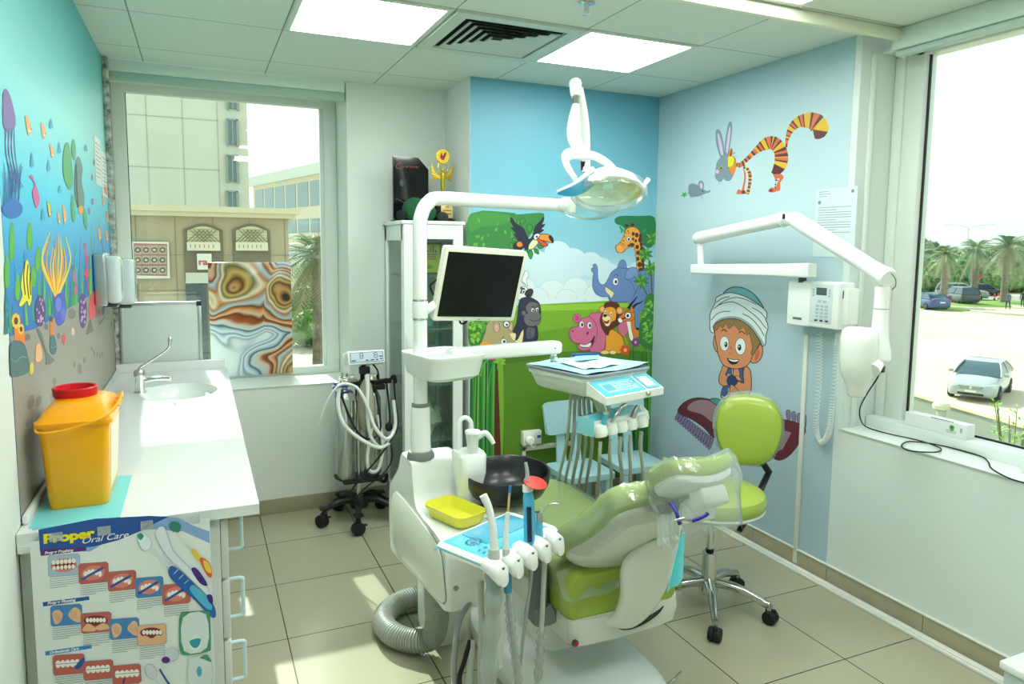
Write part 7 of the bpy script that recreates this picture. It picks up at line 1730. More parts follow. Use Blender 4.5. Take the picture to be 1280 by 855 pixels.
tag(MB().tube(pts, .0028, 8, n=6).build('black_cable', BLACKR), 'thin black cable trailing from the x-ray head along the right window sill', 'cable')
# corner of a white box at the lower right edge
def white_bin():
    q = W(1256, 832, Z=.19); t = thing('storage_box', (q.x+.15, q.y-.12, 0), 'corner of a white lidded box at the lower right edge', 'box')
    x0, y1, z1 = q.x, q.y+.02, .20
    MB().box((x0+.01, y1-.40, .001), (x0+.33, y1-.01, z1-.03), .01, 3).build('body', mat('box body', (196, 212, 210), .35), t)
    MB().box((x0, y1-.41, z1-.032), (x0+.34, y1, z1), .008, 3).build('lid', WHITE, t)
white_bin()
# ================================================================ outdoors
GZ = -3.85
def noise_ground(name, c1, c2, sc, rough=.9):
    M = bpy.data.materials.new(name); M.use_nodes = True; nt = M.node_tree; N = nt.nodes; L = nt.links; b = N['Principled BSDF']
    g = N.new('ShaderNodeNewGeometry'); n = N.new('ShaderNodeTexNoise'); n.inputs['Scale'].default_value = sc; n.inputs['Detail'].default_value = 8; n.inputs['Roughness'].default_value = .65
    L.new(g.outputs['Position'], n.inputs[0]); cr = N.new('ShaderNodeValToRGB'); cr.color_ramp.elements[0].position = .35; cr.color_ramp.elements[1].position = .65
    cr.color_ramp.elements[0].color = lin(c1)+(1,); cr.color_ramp.elements[1].color = lin(c2)+(1,); L.new(n.outputs[0], cr.inputs[0]); L.new(cr.outputs[0], b.inputs['Base Color']); b.inputs['Roughness'].default_value = rough; return M
sandm = noise_ground('sandy ground', (188, 176, 150), (206, 196, 174), .22)
def flat(name, pts, z, th, m_):
    o = MB().prism([V((p[0], p[1], z-th)) for p in pts], (0, 0, th)).build(name, m_, smooth=False); return o
struct(flat('floor_sandy_lot', [(3.05, -60), (260, -60), (260, 200), (-60, 200), (-60, 4.9), (3.05, 4.9)], GZ, .2, sandm))
# distant street beyond the lot
ef, er = V((.834, .552, 0)), V((.552, -.834, 0))
def loc2(f, r, z=GZ): return ef*f+er*r+V((0, 0, z))
a = [loc2(86, -60), loc2(86, 60), loc2(104, 60), loc2(104, -60)]
struct(flat('floor_street', [(p.x, p.y) for p in a], GZ+.02, .05, mat('asphalt', (150, 152, 150), .8)))
# boundary wall near the building
gw = mat('boundary render', (140, 150, 138), .7); cap = mat('pale coping', (216, 206, 176), .7)
A, B = W(1080, 474, Z=-2.2), W(1400, 566, Z=-2.2); dv = (B-A).normalized(); A = A-dv*6; B = B+dv*6; nv = V((-dv.y, dv.x, 0)); nv = nv if nv.x > 0 else -nv
b = MB(); b.prism([A+V((0, 0, GZ+2.2)), B+V((0, 0, GZ+2.2)), B+nv*.25+V((0, 0, GZ+2.2)), A+nv*.25+V((0, 0, GZ+2.2))], (0, 0, -2.2-GZ-.06))
t = b.build('boundary_wall', gw); tag(t, 'low grey green boundary wall with pale coping beneath the right window', 'wall')
MB().prism([A-nv*.04+V((0, 0, -.06)), B-nv*.04+V((0, 0, -.06)), B+nv*.32+V((0, 0, -.06)), A+nv*.32+V((0, 0, -.06))], (0, 0, .07)).build('coping', cap, t)
b = MB(); b.prism([A-nv*.03+V((0, 0, -.62)), B-nv*.03+V((0, 0, -.62)), B+V((0, 0, -.62)), A+V((0, 0, -.62))], (0, 0, .05)); b.build('ledge', mat('ledge grey', (176, 184, 170), .7), t)
q = W(1177, 508, D=17.2); b = MB(); b.lathe([(.10, -1.2), (.10, -.12), (.12, -.10), (.10, -.08)], q, seg=18)
t = b.build('bollard_lamp', mat('bollard grey', (170, 176, 166), .5)); tag(t, 'short round bollard lamp on the boundary wall outside the right window', 'lamp'); MB().lathe([(.10, -.08), (.19, -.05), (.20, .03), (.15, .09), (.02, .11)], q, seg=22).build('lamp_cap', mat('lamp cap', (206, 206, 170), .5), t)
# ---- cars
glassc = mat('car glass', (50, 80, 92), .08, spec=.8); tyre = mat('tyre', (24, 25, 26), .7); rim = mat('wheel rim', (150, 154, 156), .3, .8); lampm = mat('headlamp', (206, 212, 196), .1, coat=.5); dark = mat('car trim', (30, 34, 36), .5); tail = mat('tail lamp', (150, 26, 26), .3)
def car(p, head, kind, rgb, label, s=1.0, cast='car'):
    t = thing('car', p, label, cast); fx = V((math.cos(head), math.sin(head), 0)); sd = V((-fx.y, fx.x, 0)); body = mat('car paint %d %d %d' % rgb, rgb, .3, .2, coat=.6)
    def U(x, y, z): return V(p)+(fx*-x+sd*y)*s+V((0, 0, z*s))
    if kind == 'sedan': S_ = [(0, .55, .38, .60), (.06, .72, .26, .66), (.25, .83, .2, .74), (.8, .87, .18, .86), (1.3, .88, .18, .95), (2.2, .885, .18, .98), (3.4, .88, .18, 1.0), (4.0, .85, .2, 1.03), (4.35, .78, .26, .98), (4.5, .66, .36, .86)]; CB = [(.94, 1.15, 4.1, .85, .85), (1.18, 1.62, 3.72, .76, .78), (1.40, 2.05, 3.28, .64, .66), (1.46, 2.2, 3.1, .56, .58)]; L_ = 4.5; wx = (.85, 3.5); wr = .32
    else: S_ = [(0, .60, .45, .80), (.06, .78, .32, .9), (.25, .88, .28, .98), (.8, .92, .26, 1.06), (1.2, .93, .26, 1.1), (2.2, .935, .26, 1.12), (3.6, .93, .26, 1.12), (4.3, .92, .28, 1.12), (4.6, .88, .32, 1.08), (4.72, .78, .4, .95)]; CB = [(1.06, 1.15, 4.66, .90, .90), (1.35, 1.62, 4.55, .82, .84), (1.66, 2.05, 4.38, .72, .74), (1.76, 2.25, 4.2, .64, .66)]; L_ = 4.7; wx = (.9, 3.75); wr = .37
    rg = []
    for x, w, z0, z1 in S_:
        zm = z0+(z1-z0)*.62
        rg.append([U(x, w*a_, z0+(z1-z0)*b_) for a_, b_ in ((.86, 0), (.97, .12), (1.0, .35), (1.0, .6), (.95, .82), (.84, .96), (.5, 1.0), (0, 1.02), (-.5, 1.0), (-.84, .96), (-.95, .82), (-1.0, .6), (-1.0, .35), (-.97, .12), (-.86, 0), (0, -.02))])
    MB().loft(rg).build('body', body, t, angle=50)
    def cr(z, x0, x1, w): return [U(x0+.10*(1-abs(k/4-1)**2)*-1+.1, w*(k/4-1), z) for k in range(9)][::-1]+[U(x1-.06+.06*(1-abs(k/4-1)**2), w*(k/4-1), z) for k in range(9)]
    MB().loft([cr(z, x0, x1, w) for z, x0, x1, w, _ in CB[:3]]).build('windows', glassc, t)
    MB().loft([cr(z, x0, x1, w) for z, x0, x1, w, _ in CB[2:]]).build('roof', body, t)
    b = MB(); (z0, a0, e0, w0, _), (z1, a1, e1, w1, _), (z2, a2, e2, w2, _) = CB[:3]
    for s_ in (-1, 1):
        for xa, xb, xc in ((a0, a1, a2), (e0, e1, e2), ((a0+e0)/2+.1, (a1+e1)/2+.1, (a2+e2)/2+.05)): b.tube([U(xa, s_*(w0-.01), z0), U(xb, s_*(w1), z1), U(xc, s_*(w2), z2)], .035*s, 6)
        b.tube([U(a2, s_*w2, z2), U(e2, s_*w2, z2)], .03*s, 6)
    b.build('pillars', body, t)
    for s_ in (-1, 1):
        for x in wx:
            c = U(x, s_*.80, wr); w = MB().lathe([(wr*.7*s, -.11*s), (wr*s*.96, -.10*s), (wr*s, -.05*s), (wr*s, .06*s), (wr*.94*s, .10*s), (wr*.62*s, .105*s)], c, axis=sd*s_, seg=24).build('wheel', tyre, t)
            b = MB(); b.lathe([(wr*.6*s, .07*s), (wr*.62*s, .10*s), (wr*.2*s, .095*s), (wr*.15*s, .11*s), (.01, .112*s)], c, axis=sd*s_, seg=20); b.build('rim', rim, w)
        b = MB(); b.loft([[U(x, s_*y, z) for x, y, z in q] for q in (((.16, .44, .58), (.34, .78, .60), (.42, .80, .74), (.22, .46, .70)), ((.035, .44, .57), (.20, .82, .60), (.27, .86, .74), (.07, .46, .69)))]) if kind == 'sedan' else b.obox(U(.12, s_*.68, .84), fx*.06*s, sd*.14*s, EZ*.07*s, .02)
        b.build('headlamp', lampm, t)
        MB().obox(U(L_-.12, s_*.68, .86 if kind == 'sedan' else 1.0), fx*.07*s, sd*.12*s, EZ*.07*s, .02).build('tail_lamp', tail, t)
        MB().obox(U(1.45, s_*.98, 1.0 if kind == 'sedan' else 1.14), fx*.08*s, sd*.09*s, EZ*.06*s, .03).build('side_mirror', body, t)
        MB().ell(U(.10, s_*.60, .36), (.07*s, .07*s, .05*s), seg=10, rings=6).build('fog_lamp', dark, t)
    z = .575 if kind == 'sedan' else .78
    b = MB(); b.loft([[U(x, y, zz) for y, zz in ((-.36, z-.035), (.36, z-.035), (.42, z+.055), (-.42, z+.055))] for x in (.10, -.012)]); g = b.build('grille', dark, t)
    b = MB()
    for k in range(3): b.obox(U(-.016, 0, z-.015+k*.028), fx*.006*s, sd*.38*s, EZ*.006*s)
    b.lathe([(.045*s, -.004), (.05*s, .0), (.045*s, .006)], U(-.02, 0, z+.012), axis=fx, seg=16); b.build('grille_bar', CHROME, g)
    MB().obox(U(.03, 0, .33), fx*.03*s, sd*.45*s, EZ*.055*s, .02).build('lower_intake', dark, t)
    MB().obox(U(-.008, 0, .44), fx*.008*s, sd*.20*s, EZ*.045*s, .004).build('number_plate', mat('plate white', (226, 226, 214), .5), t)
    MB().obox(U(L_+.0, 0, .7), fx*.008*s, sd*.22*s, EZ*.05*s, .004).build('rear_plate', mat('plate white', (226, 226, 214), .5), t)
    return t
fl, fr = W(1183, 498, Z=GZ), W(1242, 507, Z=GZ); fc = (fl+fr)/2; hd = math.atan2(-.385, -.923)
car((fc.x, fc.y, GZ), hd+.02, 'sedan', (172, 178, 178), 'silver sedan parked on the sandy lot outside the right window, nearest car', .90)
for (x, y, kd, rgb, h, lab, s_) in [(1141, 383, 'sedan', (44, 76, 130), 1.15, 'blue car behind the red and white posts, leftmost of the distant cars', 1.05), (1184, 377, 'suv', (70, 80, 84), 1.05, 'dark grey off-roader parked between the blue car and the silver one', 1.0), (1235, 376, 'suv', (150, 158, 156), -.95, 'large silver grey off-roader behind the second palm trunk', 1.05), (1254, 370, 'sedan', (70, 74, 76), -.6, 'dark sedan beside the silver off-roader, behind the third palm', 1.0), (1276, 364, 'sedan', (60, 66, 74), 2.5, 'dark car far back on the street at the right edge of the window', 1.05)]:
    q = W(x, y, Z=GZ); car((q.x, q.y, GZ), h, kd, rgb, lab, s_)
# ---- palms and trees
trunkm = mat('palm trunk', (138, 128, 110), .9, noise=.4, nscale=6, bump=.6); frondm = mat('palm frond', (126, 146, 100), .6); frondd = mat('dry palm frond', (160, 158, 120), .7)
def palm(p, h, fl_, label, seed, group=None, R_=.17):
    R = random.Random(seed); t = thing('palm_tree', p, label, 'palm tree', group); P = V(p)
    b = MB(); b.tube([P, P+V((.05, .02, h*.5)), P+V((0, 0, h))], lambda q: R_*(1.15-.25*q)+.012*math.sin(q*150), 12, n=24); b.build('trunk', trunkm, t)
    for nm, m_, n, lo, hi in (('fronds', frondm, 30, -.25, 1.2), ('dry_fronds', frondd, 16, -1.0, -.2)):
        b = MB()
        for k in range(n):
            az = 2*PI*k/n*1.618*3+R.uniform(-.2, .2); el = R.uniform(lo, hi); L_ = fl_*R.uniform(.8, 1.05)
            d = V((math.cos(az)*math.cos(el), math.sin(az)*math.cos(el), math.sin(el))); prev = None; pts = []
            for j in range(9): u = j/8; pts.append(P+V((0, 0, h))+d*L_*u+V((0, 0, -L_*.55*u*u)))
            b.tube(pts, [.03, .008], 4, smooth=False); sdv = d.cross(EZ).normalized()
            for j in range(1, 22):
                u = j/22; i = min(int(u*8), 7); c = pts[i].lerp(pts[i+1], u*8-i); ll = fl_*.24*(math.sin(PI*(u*.85+.12)))
                for s_ in (-1, 1):
                    e = c+(sdv*s_*.8+(pts[min(i+1, 8)]-pts[i]).normalized()*.6+V((0, 0, -.25)))*ll; w = (pts[i+1]-pts[i]).normalized()*.035*fl_/2.5
                    b._f(b.ring([c-w, c+w, e]))
        b.build(nm, m_, t, smooth=False, fix=False)
    return t
for (x, y, top, fl_, lab, sd_) in [(1178, 386, 318, 2.6, 'date palm in the parking lot, leftmost clear trunk in the right window', 1), (1216, 381, 312, 2.9, 'date palm in the parking lot between two silver cars', 2), (1254, 379, 308, 3.4, 'tall full date palm next to the walking person', 3), (1140, 380, 322, 3.2, 'date palm partly hidden by the window frame, leftmost of the row', 4), (1284, 374, 318, 3.6, 'date palm cut by the right edge of the window', 5)]:
    q = W(x, y, Z=GZ); D_ = Dof(q); h = (y-top)/CF*D_; palm((q.x, q.y, GZ), h, fl_*D_/80, lab, sd_, R_=.3)
for (x, y, r) in [(1178, 386.5, 2.2), (1217, 381, 3.2), (1255, 378, 3.5)]:
    q = W(x, y, Z=GZ); o = MB().lathe([(r, 0), (r*.95, .08), (.1, .10)], (q.x, q.y, GZ+.005), seg=24).build('grass_ring', mat('grass', (120, 150, 70), .9)); tag(o, 'round grass patch at the foot of the %s palm' % {1178: 'leftmost clear', 1217: 'second clear', 1255: 'third clear'}[x], 'grass', kind='stuff')
def bush(p, rx, ry, rz, rgb, label, seed, nm='tree', cat_='tree', leaf=.35, n=700, trunk=0, core=.86):
    R = random.Random(seed); t = thing(nm, (p[0], p[1], p[2]), label, cat_); c = V(p)+V((0, 0, trunk+rz))
    b = MB(); b.ell(c, (rx*core, ry*core, rz*core), seg=18, rings=10)
    for v in b.bm.verts: q = v.co-c; v.co = c+q*(1+.12*math.sin(q.x*3/rx*2+seed)+.12*math.sin(q.z*5/rz+q.y*4/ry))
    for k in range(n):
        u, w = R.uniform(-1, 1), R.uniform(0, 2*PI); s_ = math.sqrt(1-u*u); k2 = R.uniform(.88, 1.08)
        o = c+V((rx*s_*math.cos(w), ry*s_*math.sin(w), rz*u))*k2 if 0 else c+V((rx*s_*math.cos(w)*k2, ry*s_*math.sin(w)*k2, rz*u*k2))
        a1 = V((R.uniform(-1, 1), R.uniform(-1, 1), R.uniform(-1, 1))).normalized()*leaf; a2 = a1.cross(V((R.uniform(-1, 1), R.uniform(-1, 1), R.uniform(-1, 1)))).normalized()*leaf*.5
        b._f(b.ring([o-a1, o+a2, o+a1, o-a2]))
    b.build('foliage', mat('leaves %d %d %d' % rgb, rgb, .6, noise=.3, nscale=2), t, smooth=False, fix=False)
    b = MB(); b.tube([V(p), V(p)+V((.05, 0, trunk+rz*.5))], [max(.05, rx*.05), max(.04, rx*.04)], 8); b.build('trunk', trunkm, t)
    return t
for i, (x, y, f_, rx, rz, rgb, lab) in enumerate([(1160, 352, 92, 5, 1.7, (116, 162, 84), 'bright green hedge bush behind the blue car'), (1200, 352, 96, 6.5, 1.9, (96, 146, 84), 'round green bush behind the two off-roaders'), (1235, 356, 96, 6, 1.3, (126, 172, 86), 'bright hedge section left of the tall palm'), (1262, 357, 96, 7, 1.3, (122, 168, 86), 'bright hedge section behind the walking person'), (1292, 356, 96, 6, 1.4, (116, 162, 84), 'bright hedge section at the right edge of the window')]):
    q = W(x, y, D=f_*.98); bush((q.x, q.y, GZ), rx, rx*.5, rz*1.15, rgb, lab, i+1, 'hedge_bush', 'bush', .5, 500)
for i, (x, f_, rx, rz, tr, rgb, lab) in enumerate([(1140, 110, 6, 2.9, 1, (128, 144, 112), 'green tree with painted-in haze beyond the hedge beside the window frame'), (1190, 125, 6, 2.2, 1, (140, 156, 126), 'green tree with painted-in haze beyond the hedge between the first two palms'), (1235, 120, 6, 2.4, 1, (134, 152, 120), 'green tree with painted-in haze beyond the hedge left of the tall palm'), (1275, 118, 6, 2.8, 1, (126, 146, 110), 'green tree with painted-in haze beyond the hedge near the right edge')]):  # leaf greens paled so the distance haze sits in the colour
    q = W(x, 330, D=f_); bush((q.x, q.y, GZ), rx, rx*.7, rz, rgb, lab, 20+i, leaf=.7, n=900, trunk=tr)
# far pale building glimpsed through the palms
q = W(1195, 345, D=170); t = thing('building', (q.x, q.y, GZ), 'far pale low building glimpsed between the first and second palm', 'building')
b = MB(); b.obox((q.x, q.y, GZ+3), er*14, ef*5, EZ*3); b.build('wall', mat('far pale wall', (196, 200, 194), .8), t)
for k in range(6): MB().obox(V((q.x, q.y, GZ+3.6))+er*(-11.5+k*4.6)-ef*5.02, er*1.3, ef*.05, EZ*.8).build('window', mat('far window', (120, 140, 146), .3), t)
# street lamp
q = W(1210, 300, D=150); t = thing('street_lamp', (q.x, q.y, GZ), 'tall double armed street lamp above the second palm', 'street lamp')
MB().tube([V((q.x, q.y, GZ)), V((q.x, q.y, 6.4))], [.14, .08], 8).build('pole', ALU, t)
b = MB()
for s_ in (-1, 1):
    p0 = V((q.x, q.y, 5.6)); b.tube([p0, p0+er*s_*.8+V((0, 0, .9)), p0+er*s_*3.6+V((0, 0, 1.25))], .07, 6)
b.build('arms', ALU, t)
for s_ in (-1, 1): MB().obox(V((q.x, q.y, 6.85))+er*s_*4.1, er*.5, ef*.16, EZ*.07, .03).build('lamp_head', LGREY, t)
# posts
for i, (x, y) in enumerate([(1143, 384), (1147, 384), (1152, 384), (1157, 383), (1161, 383), (1185, 379), (1190, 379), (1194, 379), (1198, 379), (1243, 376), (1248, 375)]):
    q = W(x, y, Z=GZ); t = thing('traffic_post', (q.x, q.y, GZ), 'red and white striped post in the short row beside the distant cars', 'post', 'red and white posts')
    b = MB(); b.lathe([(.12, 0), (.11, .25), (.10, .25)], (q.x, q.y, GZ), seg=10); b.lathe([(.10, .45), (.10, .7), (.05, .78)], (q.x, q.y, GZ), seg=10); b.build('red_bands', mat('post red', (206, 70, 50), .5), t)
    MB().lathe([(.098, .0), (.098, .6)], (q.x, q.y, GZ), seg=10).build('post', mat('post white', (226, 222, 214), .5), t)
q = W(1219, 372, Z=GZ); t = thing('road_sign', (q.x, q.y, GZ), 'small red round road sign on a pole by the silver off-roader', 'sign')
MB().tube([(q.x, q.y, GZ), (q.x, q.y, GZ+2.5)], .05, 6).build('pole', ALU, t); MB().lathe([(.45, -.02), (.45, .02)], (q.x, q.y, GZ+2.4), axis=ef, seg=20).build('sign_plate', mat('sign red', (196, 60, 60), .5), t)
# people
def person(p, head, shirt, trousers, label, h=1.5, stride=.18):
    fx = V((math.cos(head), math.sin(head), 0)); sd = V((-fx.y, fx.x, 0)); P = V(p)
    J = [((0, 0, .53), .085), ((0, 0, .64), .08), ((0, 0, .75), .095), ((0, 0, .825), .06), ((0, 0, .86), .032), ((.01, 0, .90), .05), ((.005, 0, .945), .055), ((0, 0, .985), .035)]
    E = [(0, 1), (1, 2), (2, 3), (3, 4), (4, 5), (5, 6), (6, 7)]
    for s_ in (-1, 1):
        b0 = len(J); J += [((0, s_*.06, .50), .058), ((stride*.35*s_, s_*.062, .28), .036), ((stride*.5*s_-.02, s_*.065, .05), .024), ((stride*.5*s_+.05, s_*.065, .018), .02)]; E += [(0, b0), (b0, b0+1), (b0+1, b0+2), (b0+2, b0+3)]
        b0 = len(J); J += [((0, s_*.115, .80), .036), ((-.02*s_, s_*.14, .64), .026), ((.04-.05*s_, s_*.145, .50), .019), ((.05-.05*s_, s_*.145, .45), .020)]; E += [(3, b0), (b0, b0+1), (b0+1, b0+2), (b0+2, b0+3)]
    me = bpy.data.meshes.new('person'); me.from_pydata([P+(fx*j[0][0]+sd*j[0][1])*h+V((0, 0, j[0][2]*h)) for j in J], E, [])
    ob = bpy.data.objects.new('person', me); COL.objects.link(ob); ob.modifiers.new('k', 'SKIN'); sv = me.skin_vertices[0].data
    for i, j in enumerate(J): sv[i].radius = (j[1]*h, j[1]*h); sv[i].use_root = (i == 0)
    md = ob.modifiers.new('s', 'SUBSURF'); md.levels = 1
    dg = bpy.context.evaluated_depsgraph_get(); dg.update(); m2 = bpy.data.meshes.new_from_object(ob.evaluated_get(dg)); bpy.data.objects.remove(ob)
    m2.materials.clear()
    for mm in (mat('skin', (150, 110, 86), .6), mat('shirt %d %d %d' % shirt, shirt, .8), mat('trousers %d %d %d' % trousers, trousers, .8), mat('hair', (40, 34, 30), .8)): m2.materials.append(mm)
    for f in m2.polygons:
        z = (f.center.z-P.z)/h; f.use_smooth = True
        f.material_index = 3 if z > .945 else 0 if z > .86 else (0 if z < .47 and abs((f.center-P).dot(sd)) > .125*h else (1 if z > .50 else 2))
    o = bpy.data.objects.new('person', m2); COL.objects.link(o); tag(o, label, 'person'); return o
for (x, y, hd_, sh_, tr_, lab, h) in [(1259.5, 387, 1.0, (90, 110, 124), (60, 70, 76), 'person in a blue grey shirt walking on the sandy lot', 1.62), (1252, 377, 2.0, (206, 200, 190), (170, 160, 150), 'person in pale clothes standing by the third palm', 1.6), (1278, 384, .5, (60, 60, 64), (40, 42, 46), 'person in dark clothes at the right edge of the window', 1.6)]:
    q = W(x, y, Z=GZ); person((q.x, q.y, GZ), hd_, sh_, tr_, lab, h)
# shrub just outside the right window
def shrub():
    q = W(1268, 560, D=8.5); P = V((q.x, q.y, q.z-1.0)); R = random.Random(6); t = thing('shrub', P, 'bright green leafy shrub just outside the right window', 'shrub'); b = MB(); s_ = MB()
    for k in range(16):
        a = R.uniform(0, 2*PI); e = P+V((.34*math.cos(a)*R.uniform(.4, 1), .34*math.sin(a)*R.uniform(.4, 1), 1.0+R.uniform(.1, .62))); md = P.lerp(e, .5)+V((0, 0, .1)); s_.tube([P, md, e], [.012, .004], 5)
        for j in range(26):
            u = R.uniform(.45, 1.02); c = P.lerp(e, u)+V((R.uniform(-.06, .06), R.uniform(-.06, .06), R.uniform(-.04, .06)))
            d = V((R.uniform(-1, 1), R.uniform(-1, 1), R.uniform(-.2, .8))).normalized(); w = d.cross(EZ).normalized()*.016; l = .065
            b._f(b.ring([c, c+d*l*.5+w, c+d*l, c+d*l*.5-w]))
    s_.build('stem', mat('green stem', (110, 110, 60), .7), t); b.build('foliage', mat('bright leaves', (150, 190, 70), .5), t, smooth=False, fix=False)
    MB().box((P.x-.4, P.y-.5, GZ), (P.x+.4, P.y+.5, P.z), .02).build('planter', mat('planter', (190, 186, 170), .8), t)
shrub()
# ---- view through the back window
def rect(nm, x0, y0, x1, y1, Y, dep, m_, par=None, z0=None, bev=0):
    a, c = W(x0, y0, Y=Y), W(x1, y1, Y=Y); return MB().box((a.x, Y, c.z if z0 is None else z0), (c.x, Y+dep, a.z), bev).build(nm, m_, par)
beige = mat('tower stone', (216, 216, 200), .8, noise=.06, nscale=.5); beige2 = mat('annex stone', (176, 162, 132), .8, noise=.08, nscale=1)
tw_ = W(308, 110, Y=26); t = thing('building', (0, 26, GZ), 'tall pale beige tower with a column of windows behind the back window', 'building')
MB().box((-9, 26, GZ), (tw_.x, 38, 11.5)).build('wall', beige, t)
b = MB()
for k in range(6): x = tw_.x-.95-k*1.05; b.box((x, 25.985, GZ), (x+.025, 26.0, 11.5))
for k in range(6): z = 2.35+k*1.62; b.box((-9, 25.985, z), (tw_.x-.9, 26.0, z+.025))
b.build('panel_joint', mat('joint grey', (184, 184, 170), .8), t)
for k, (y0, y1) in enumerate(((60, 92), (106, 136), (150, 181), (195, 227), (240, 270))):
    o = rect('window', 283.5, y0, 298, y1, 25.9, .12, mat('window blue glass', (110, 136, 142), .15), t); a, c = W(283.5, y0, Y=25.89), W(298, y1, Y=25.89)
    b = MB(); b.box((a.x-.03, 25.86, c.z-.05), (a.x+.03, 25.98, a.z+.04)); b.box((c.x-.05, 25.86, c.z-.05), (c.x+.03, 25.98, a.z+.04)); b.box(((a.x+c.x)/2-.02, 25.87, c.z), ((a.x+c.x)/2+.02, 25.95, a.z)); b.box((a.x, 25.86, a.z), (c.x, 25.98, a.z+.05)); b.build('window_frame', mat('frame grey', (150, 158, 150), .5), o)
# annex
ax1 = W(360, 262, Y=14).x; az = W(260, 262, Y=14).z
t = thing('building', (0, 14, GZ), 'lower brown stone annex with two arched lattice windows behind the back window', 'building')
MB().box((-6, 14, GZ), (ax1, 19, az-.12)).build('wall', beige2, t)
b = MB(); b.box((-6, 13.85, az-.13), (ax1+.12, 19.1, az-.04)); b.box((-6, 13.78, az-.05), (ax1+.2, 19.2, az+.05)); b.build('cornice', mat('cornice stone', (214, 204, 170), .8), t)
b = MB()
for k in range(7): x = -1.6+k*.62; b.box((x, 13.992, GZ), (x+.012, 14, az-.14))
for z in (1.35, .72, .1): b.box((-6, 13.992, z), (ax1, 14, z+.012))
b.build('panel_joint', mat('joint brown', (140, 130, 108), .8), t)
def arch(x0, x1):
    fr_ = mat('arch surround', (120, 108, 86), .8); a, c = W(x0, 283, Y=14), W(x1, 312, Y=14); cx_ = (a.x+c.x)/2; hw = (c.x-a.x)/2; zt = W(x0, 287, Y=14).z; zb = c.z; rise = W(x0, 279, Y=14).z-zt
    top = [(cx_+hw*(1-2*k/12), zt+rise*math.sin(PI*k/12)) for k in range(13)]
    w = MB().prism([V((x, 13.96, z)) for x, z in [(c.x, zb-.55)]+top+[(a.x, zb-.55)]], (0, .05, 0)).build('window', fr_, t)
    q = .06; t2 = [(cx_+(hw-q)*(1-2*k/12), zt+(rise-.03)*math.sin(PI*k/12)-.02) for k in range(13)]
    MB().prism([V((x, 13.93, z)) for x, z in [(c.x-q, zb)]+t2+[(a.x+q, zb)]], (0, .02, 0)).build('lattice_panel', mat('lattice cream', (206, 200, 160), .7), w)
    b = MB(); n = 9
    for k in range(n):
        x = a.x+q+(2*hw-2*q)*k/(n-1)
        for s_ in (-1, 1):
            x2 = x+s_*.22
            if a.x+q <= x2 <= c.x-q: b.tube([(x, 13.92, zb+.14), (x2, 13.92, zt+.0)], .006, 4, smooth=False)
    for k in range(5): z = zb+.16+k*.05; b.box((a.x+q, 13.915, z), (c.x-q, 13.92, z+.005))
    b.build('lattice', mat('lattice dark', (130, 120, 86), .7), w)
    b = MB(); b.box((a.x+q-.01, 13.90, zb-.02), (c.x-q+.01, 13.925, zb+.13)); b.build('sill_panel', mat('cream panel', (222, 214, 184), .7), w)
    b = MB(); [b.box((a.x+q+.04+k*.075, 13.895, zb+.03), (a.x+q+.055+k*.075, 13.90, zb+.09)) for k in range(6)]; b.build('sill_slots', mat('slot brown', (150, 140, 110), .7), w)
arch(229, 279); arch(290, 338)
rect('door_recess', 231, 314, 280, 480, 13.97, .02, mat('recess brown', (146, 132, 106), .8), t)
o = rect('poster_board', 165, 302, 212.5, 348, 13.9, .06, mat('board white', (222, 222, 210), .6)); tag(o, 'framed poster with dark pictures on the wall outside the back window', 'poster')
d = Decal(lambda x, y: W(x, y, Y=13.9), (0, -1, 0), .004, .0006); R = random.Random(4); d.poly([(167, 304), (209, 305), (209, 345), (167, 344)], (176, 110, 96), False)
for r_ in range(3):
    for k in range(4):
        x, y = 167.5+k*10.3, 307+r_*12.6; d.poly([(x, y), (x+9.6, y), (x+9.6, y+10.6), (x, y+10.6)], (176, 160, 140), False); d.ell(x+4.8, y+5.4, 3.8, 3.4, (96, 76, 66)); d.ell(x+4.8, y+5.4, 2, 1.6, (200, 186, 170))
d.build('printed_pictures', o)
o = rect('sign_board', 246, 317, 265, 337, 13.88, .05, mat('board white', (222, 222, 210), .6)); tag(o, 'small white sign with red letters on the annex door outside the back window', 'sign')
a, c = W(248, 331, Y=13.87), W(262, 331, Y=13.87); text_mesh('ra', .16, a, (1, 0, 0), (0, 0, 1), mat('sign red ink', (190, 60, 70), .6), 'lettering', o, bold=.004, width=(c.x-a.x)*.8)
rect('vent_grille', 232, 341, 262, 354, 13.9, .06, mat('pale grille', (200, 202, 186), .6), t); o = rect('dark_panel', 232, 355, 262, 480, 13.9, .06, mat('dark blue door panel', (66, 78, 84), .3), t)
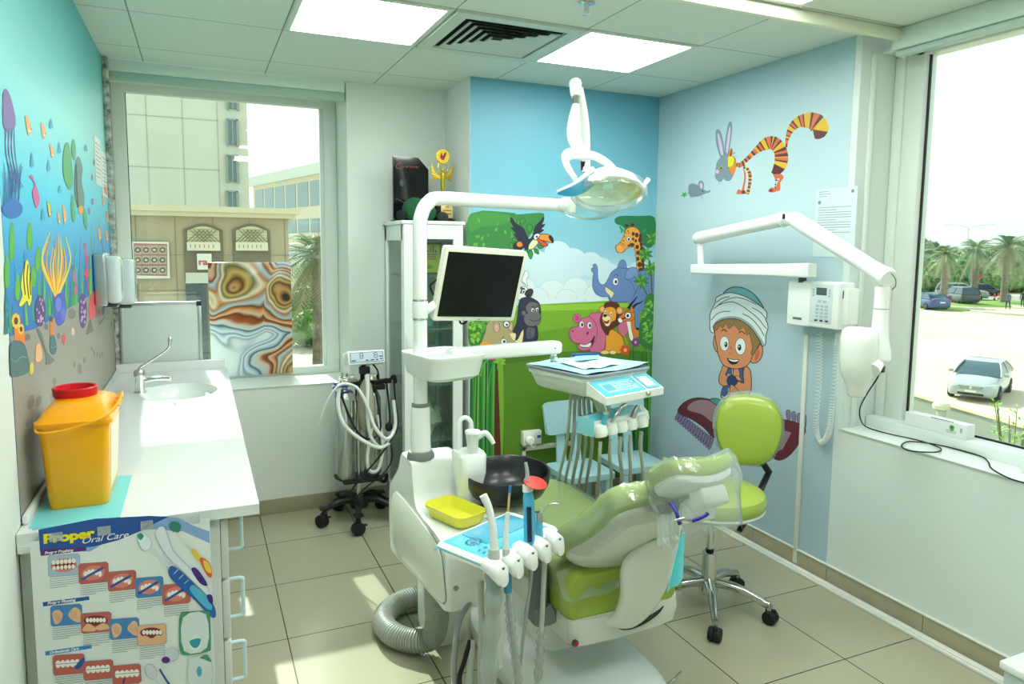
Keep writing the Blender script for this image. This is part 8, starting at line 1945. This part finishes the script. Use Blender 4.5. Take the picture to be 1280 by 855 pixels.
# far office building on the right of the back window
PL, PR_ = W(316, 232, D=80), W(420, 206, D=62); PR_.z = PL.z; uu = (PR_-PL).normalized(); nn = V((uu.y, -uu.x, 0)); nn = nn if nn.y < 0 else -nn
t = thing('building', (PL.x, PL.y, GZ), 'far pale office building with window bands at the right of the back window', 'building')
def fac(nm, u0, u1, z0, z1, out, m_, par=t):
    p0, p1 = PL+uu*u0, PL+uu*u1; q = nn*out
    return MB().prism([V((p0.x, p0.y, z0))+q, V((p1.x, p1.y, z0))+q, V((p1.x, p1.y, z1))+q, V((p0.x, p0.y, z1))+q], -nn*(out+.4 if out < 1 else 8)).build(nm, m_, par)
Lf = (PR_-PL).length; zt = PL.z; pal = mat('office stone', (210, 204, 184), .8); win = mat('office glass', (120, 146, 152), .2)
MB().prism([V((PL.x, PL.y, GZ)), V(((PL+uu*30).x, (PL+uu*30).y, GZ)), V(((PL+uu*30).x, (PL+uu*30).y, zt)), V((PL.x, PL.y, zt))], -nn*12).build('wall', pal, t)
fac('parapet', -1, 30, zt-.1, zt+.9, .35, mat('parapet pale', (206, 214, 206), .8))
for k in range(9):
    o = fac('window', .8+k*3.2, 3.5+k*3.2, zt-2.9, zt-.6, .05, win); fac('window', .8+k*3.2, 3.5+k*3.2, zt-5.4, zt-4.1, .05, win); fac('window', .8+k*3.2, 3.5+k*3.2, zt-8.0, zt-6.7, .05, win)
p0 = PL+uu*10-nn*6; MB().prism([V((p0.x, p0.y, zt)), V(((p0+uu*20).x, (p0+uu*20).y, zt)), V(((p0+uu*20).x, (p0+uu*20).y, zt+3.4)), V(((p0+uu*4).x, (p0+uu*4).y, zt+2.6))], -nn*6).build('roof_block', mat('roof block grey', (170, 166, 152), .8), t)
b = MB()
for k in range(10): q = PL+uu*(1+k*2.2); b.tube([(q.x, q.y, zt+.9), (q.x, q.y, zt+2.4)], .05, 4)
b.tube([PL+V((0, 0, 2.3)), PL+uu*24+V((0, 0, 2.3))], .05, 4, smooth=False); b.build('roof_railing', mat('railing', (220, 224, 220), .6), t)
palm((4.05, 27, GZ), 5.0, 2.3, 'bushy palm beyond the agate panel, outside the back window', 15, R_=.26)
q = W(396, 432, Z=GZ); bush((q.x+.6, q.y, GZ), 3.2, 1.4, .95, (110, 158, 60), 'clipped bright green hedge outside the back window', 31, 'hedge_bush', 'bush', .22, 900)
bush((q.x+1.5, q.y+4, GZ), 2.4, 1.6, 1.7, (80, 116, 60), 'dark rounded bush behind the clipped hedge outside the back window', 32, 'hedge_bush', 'bush', .25, 600)
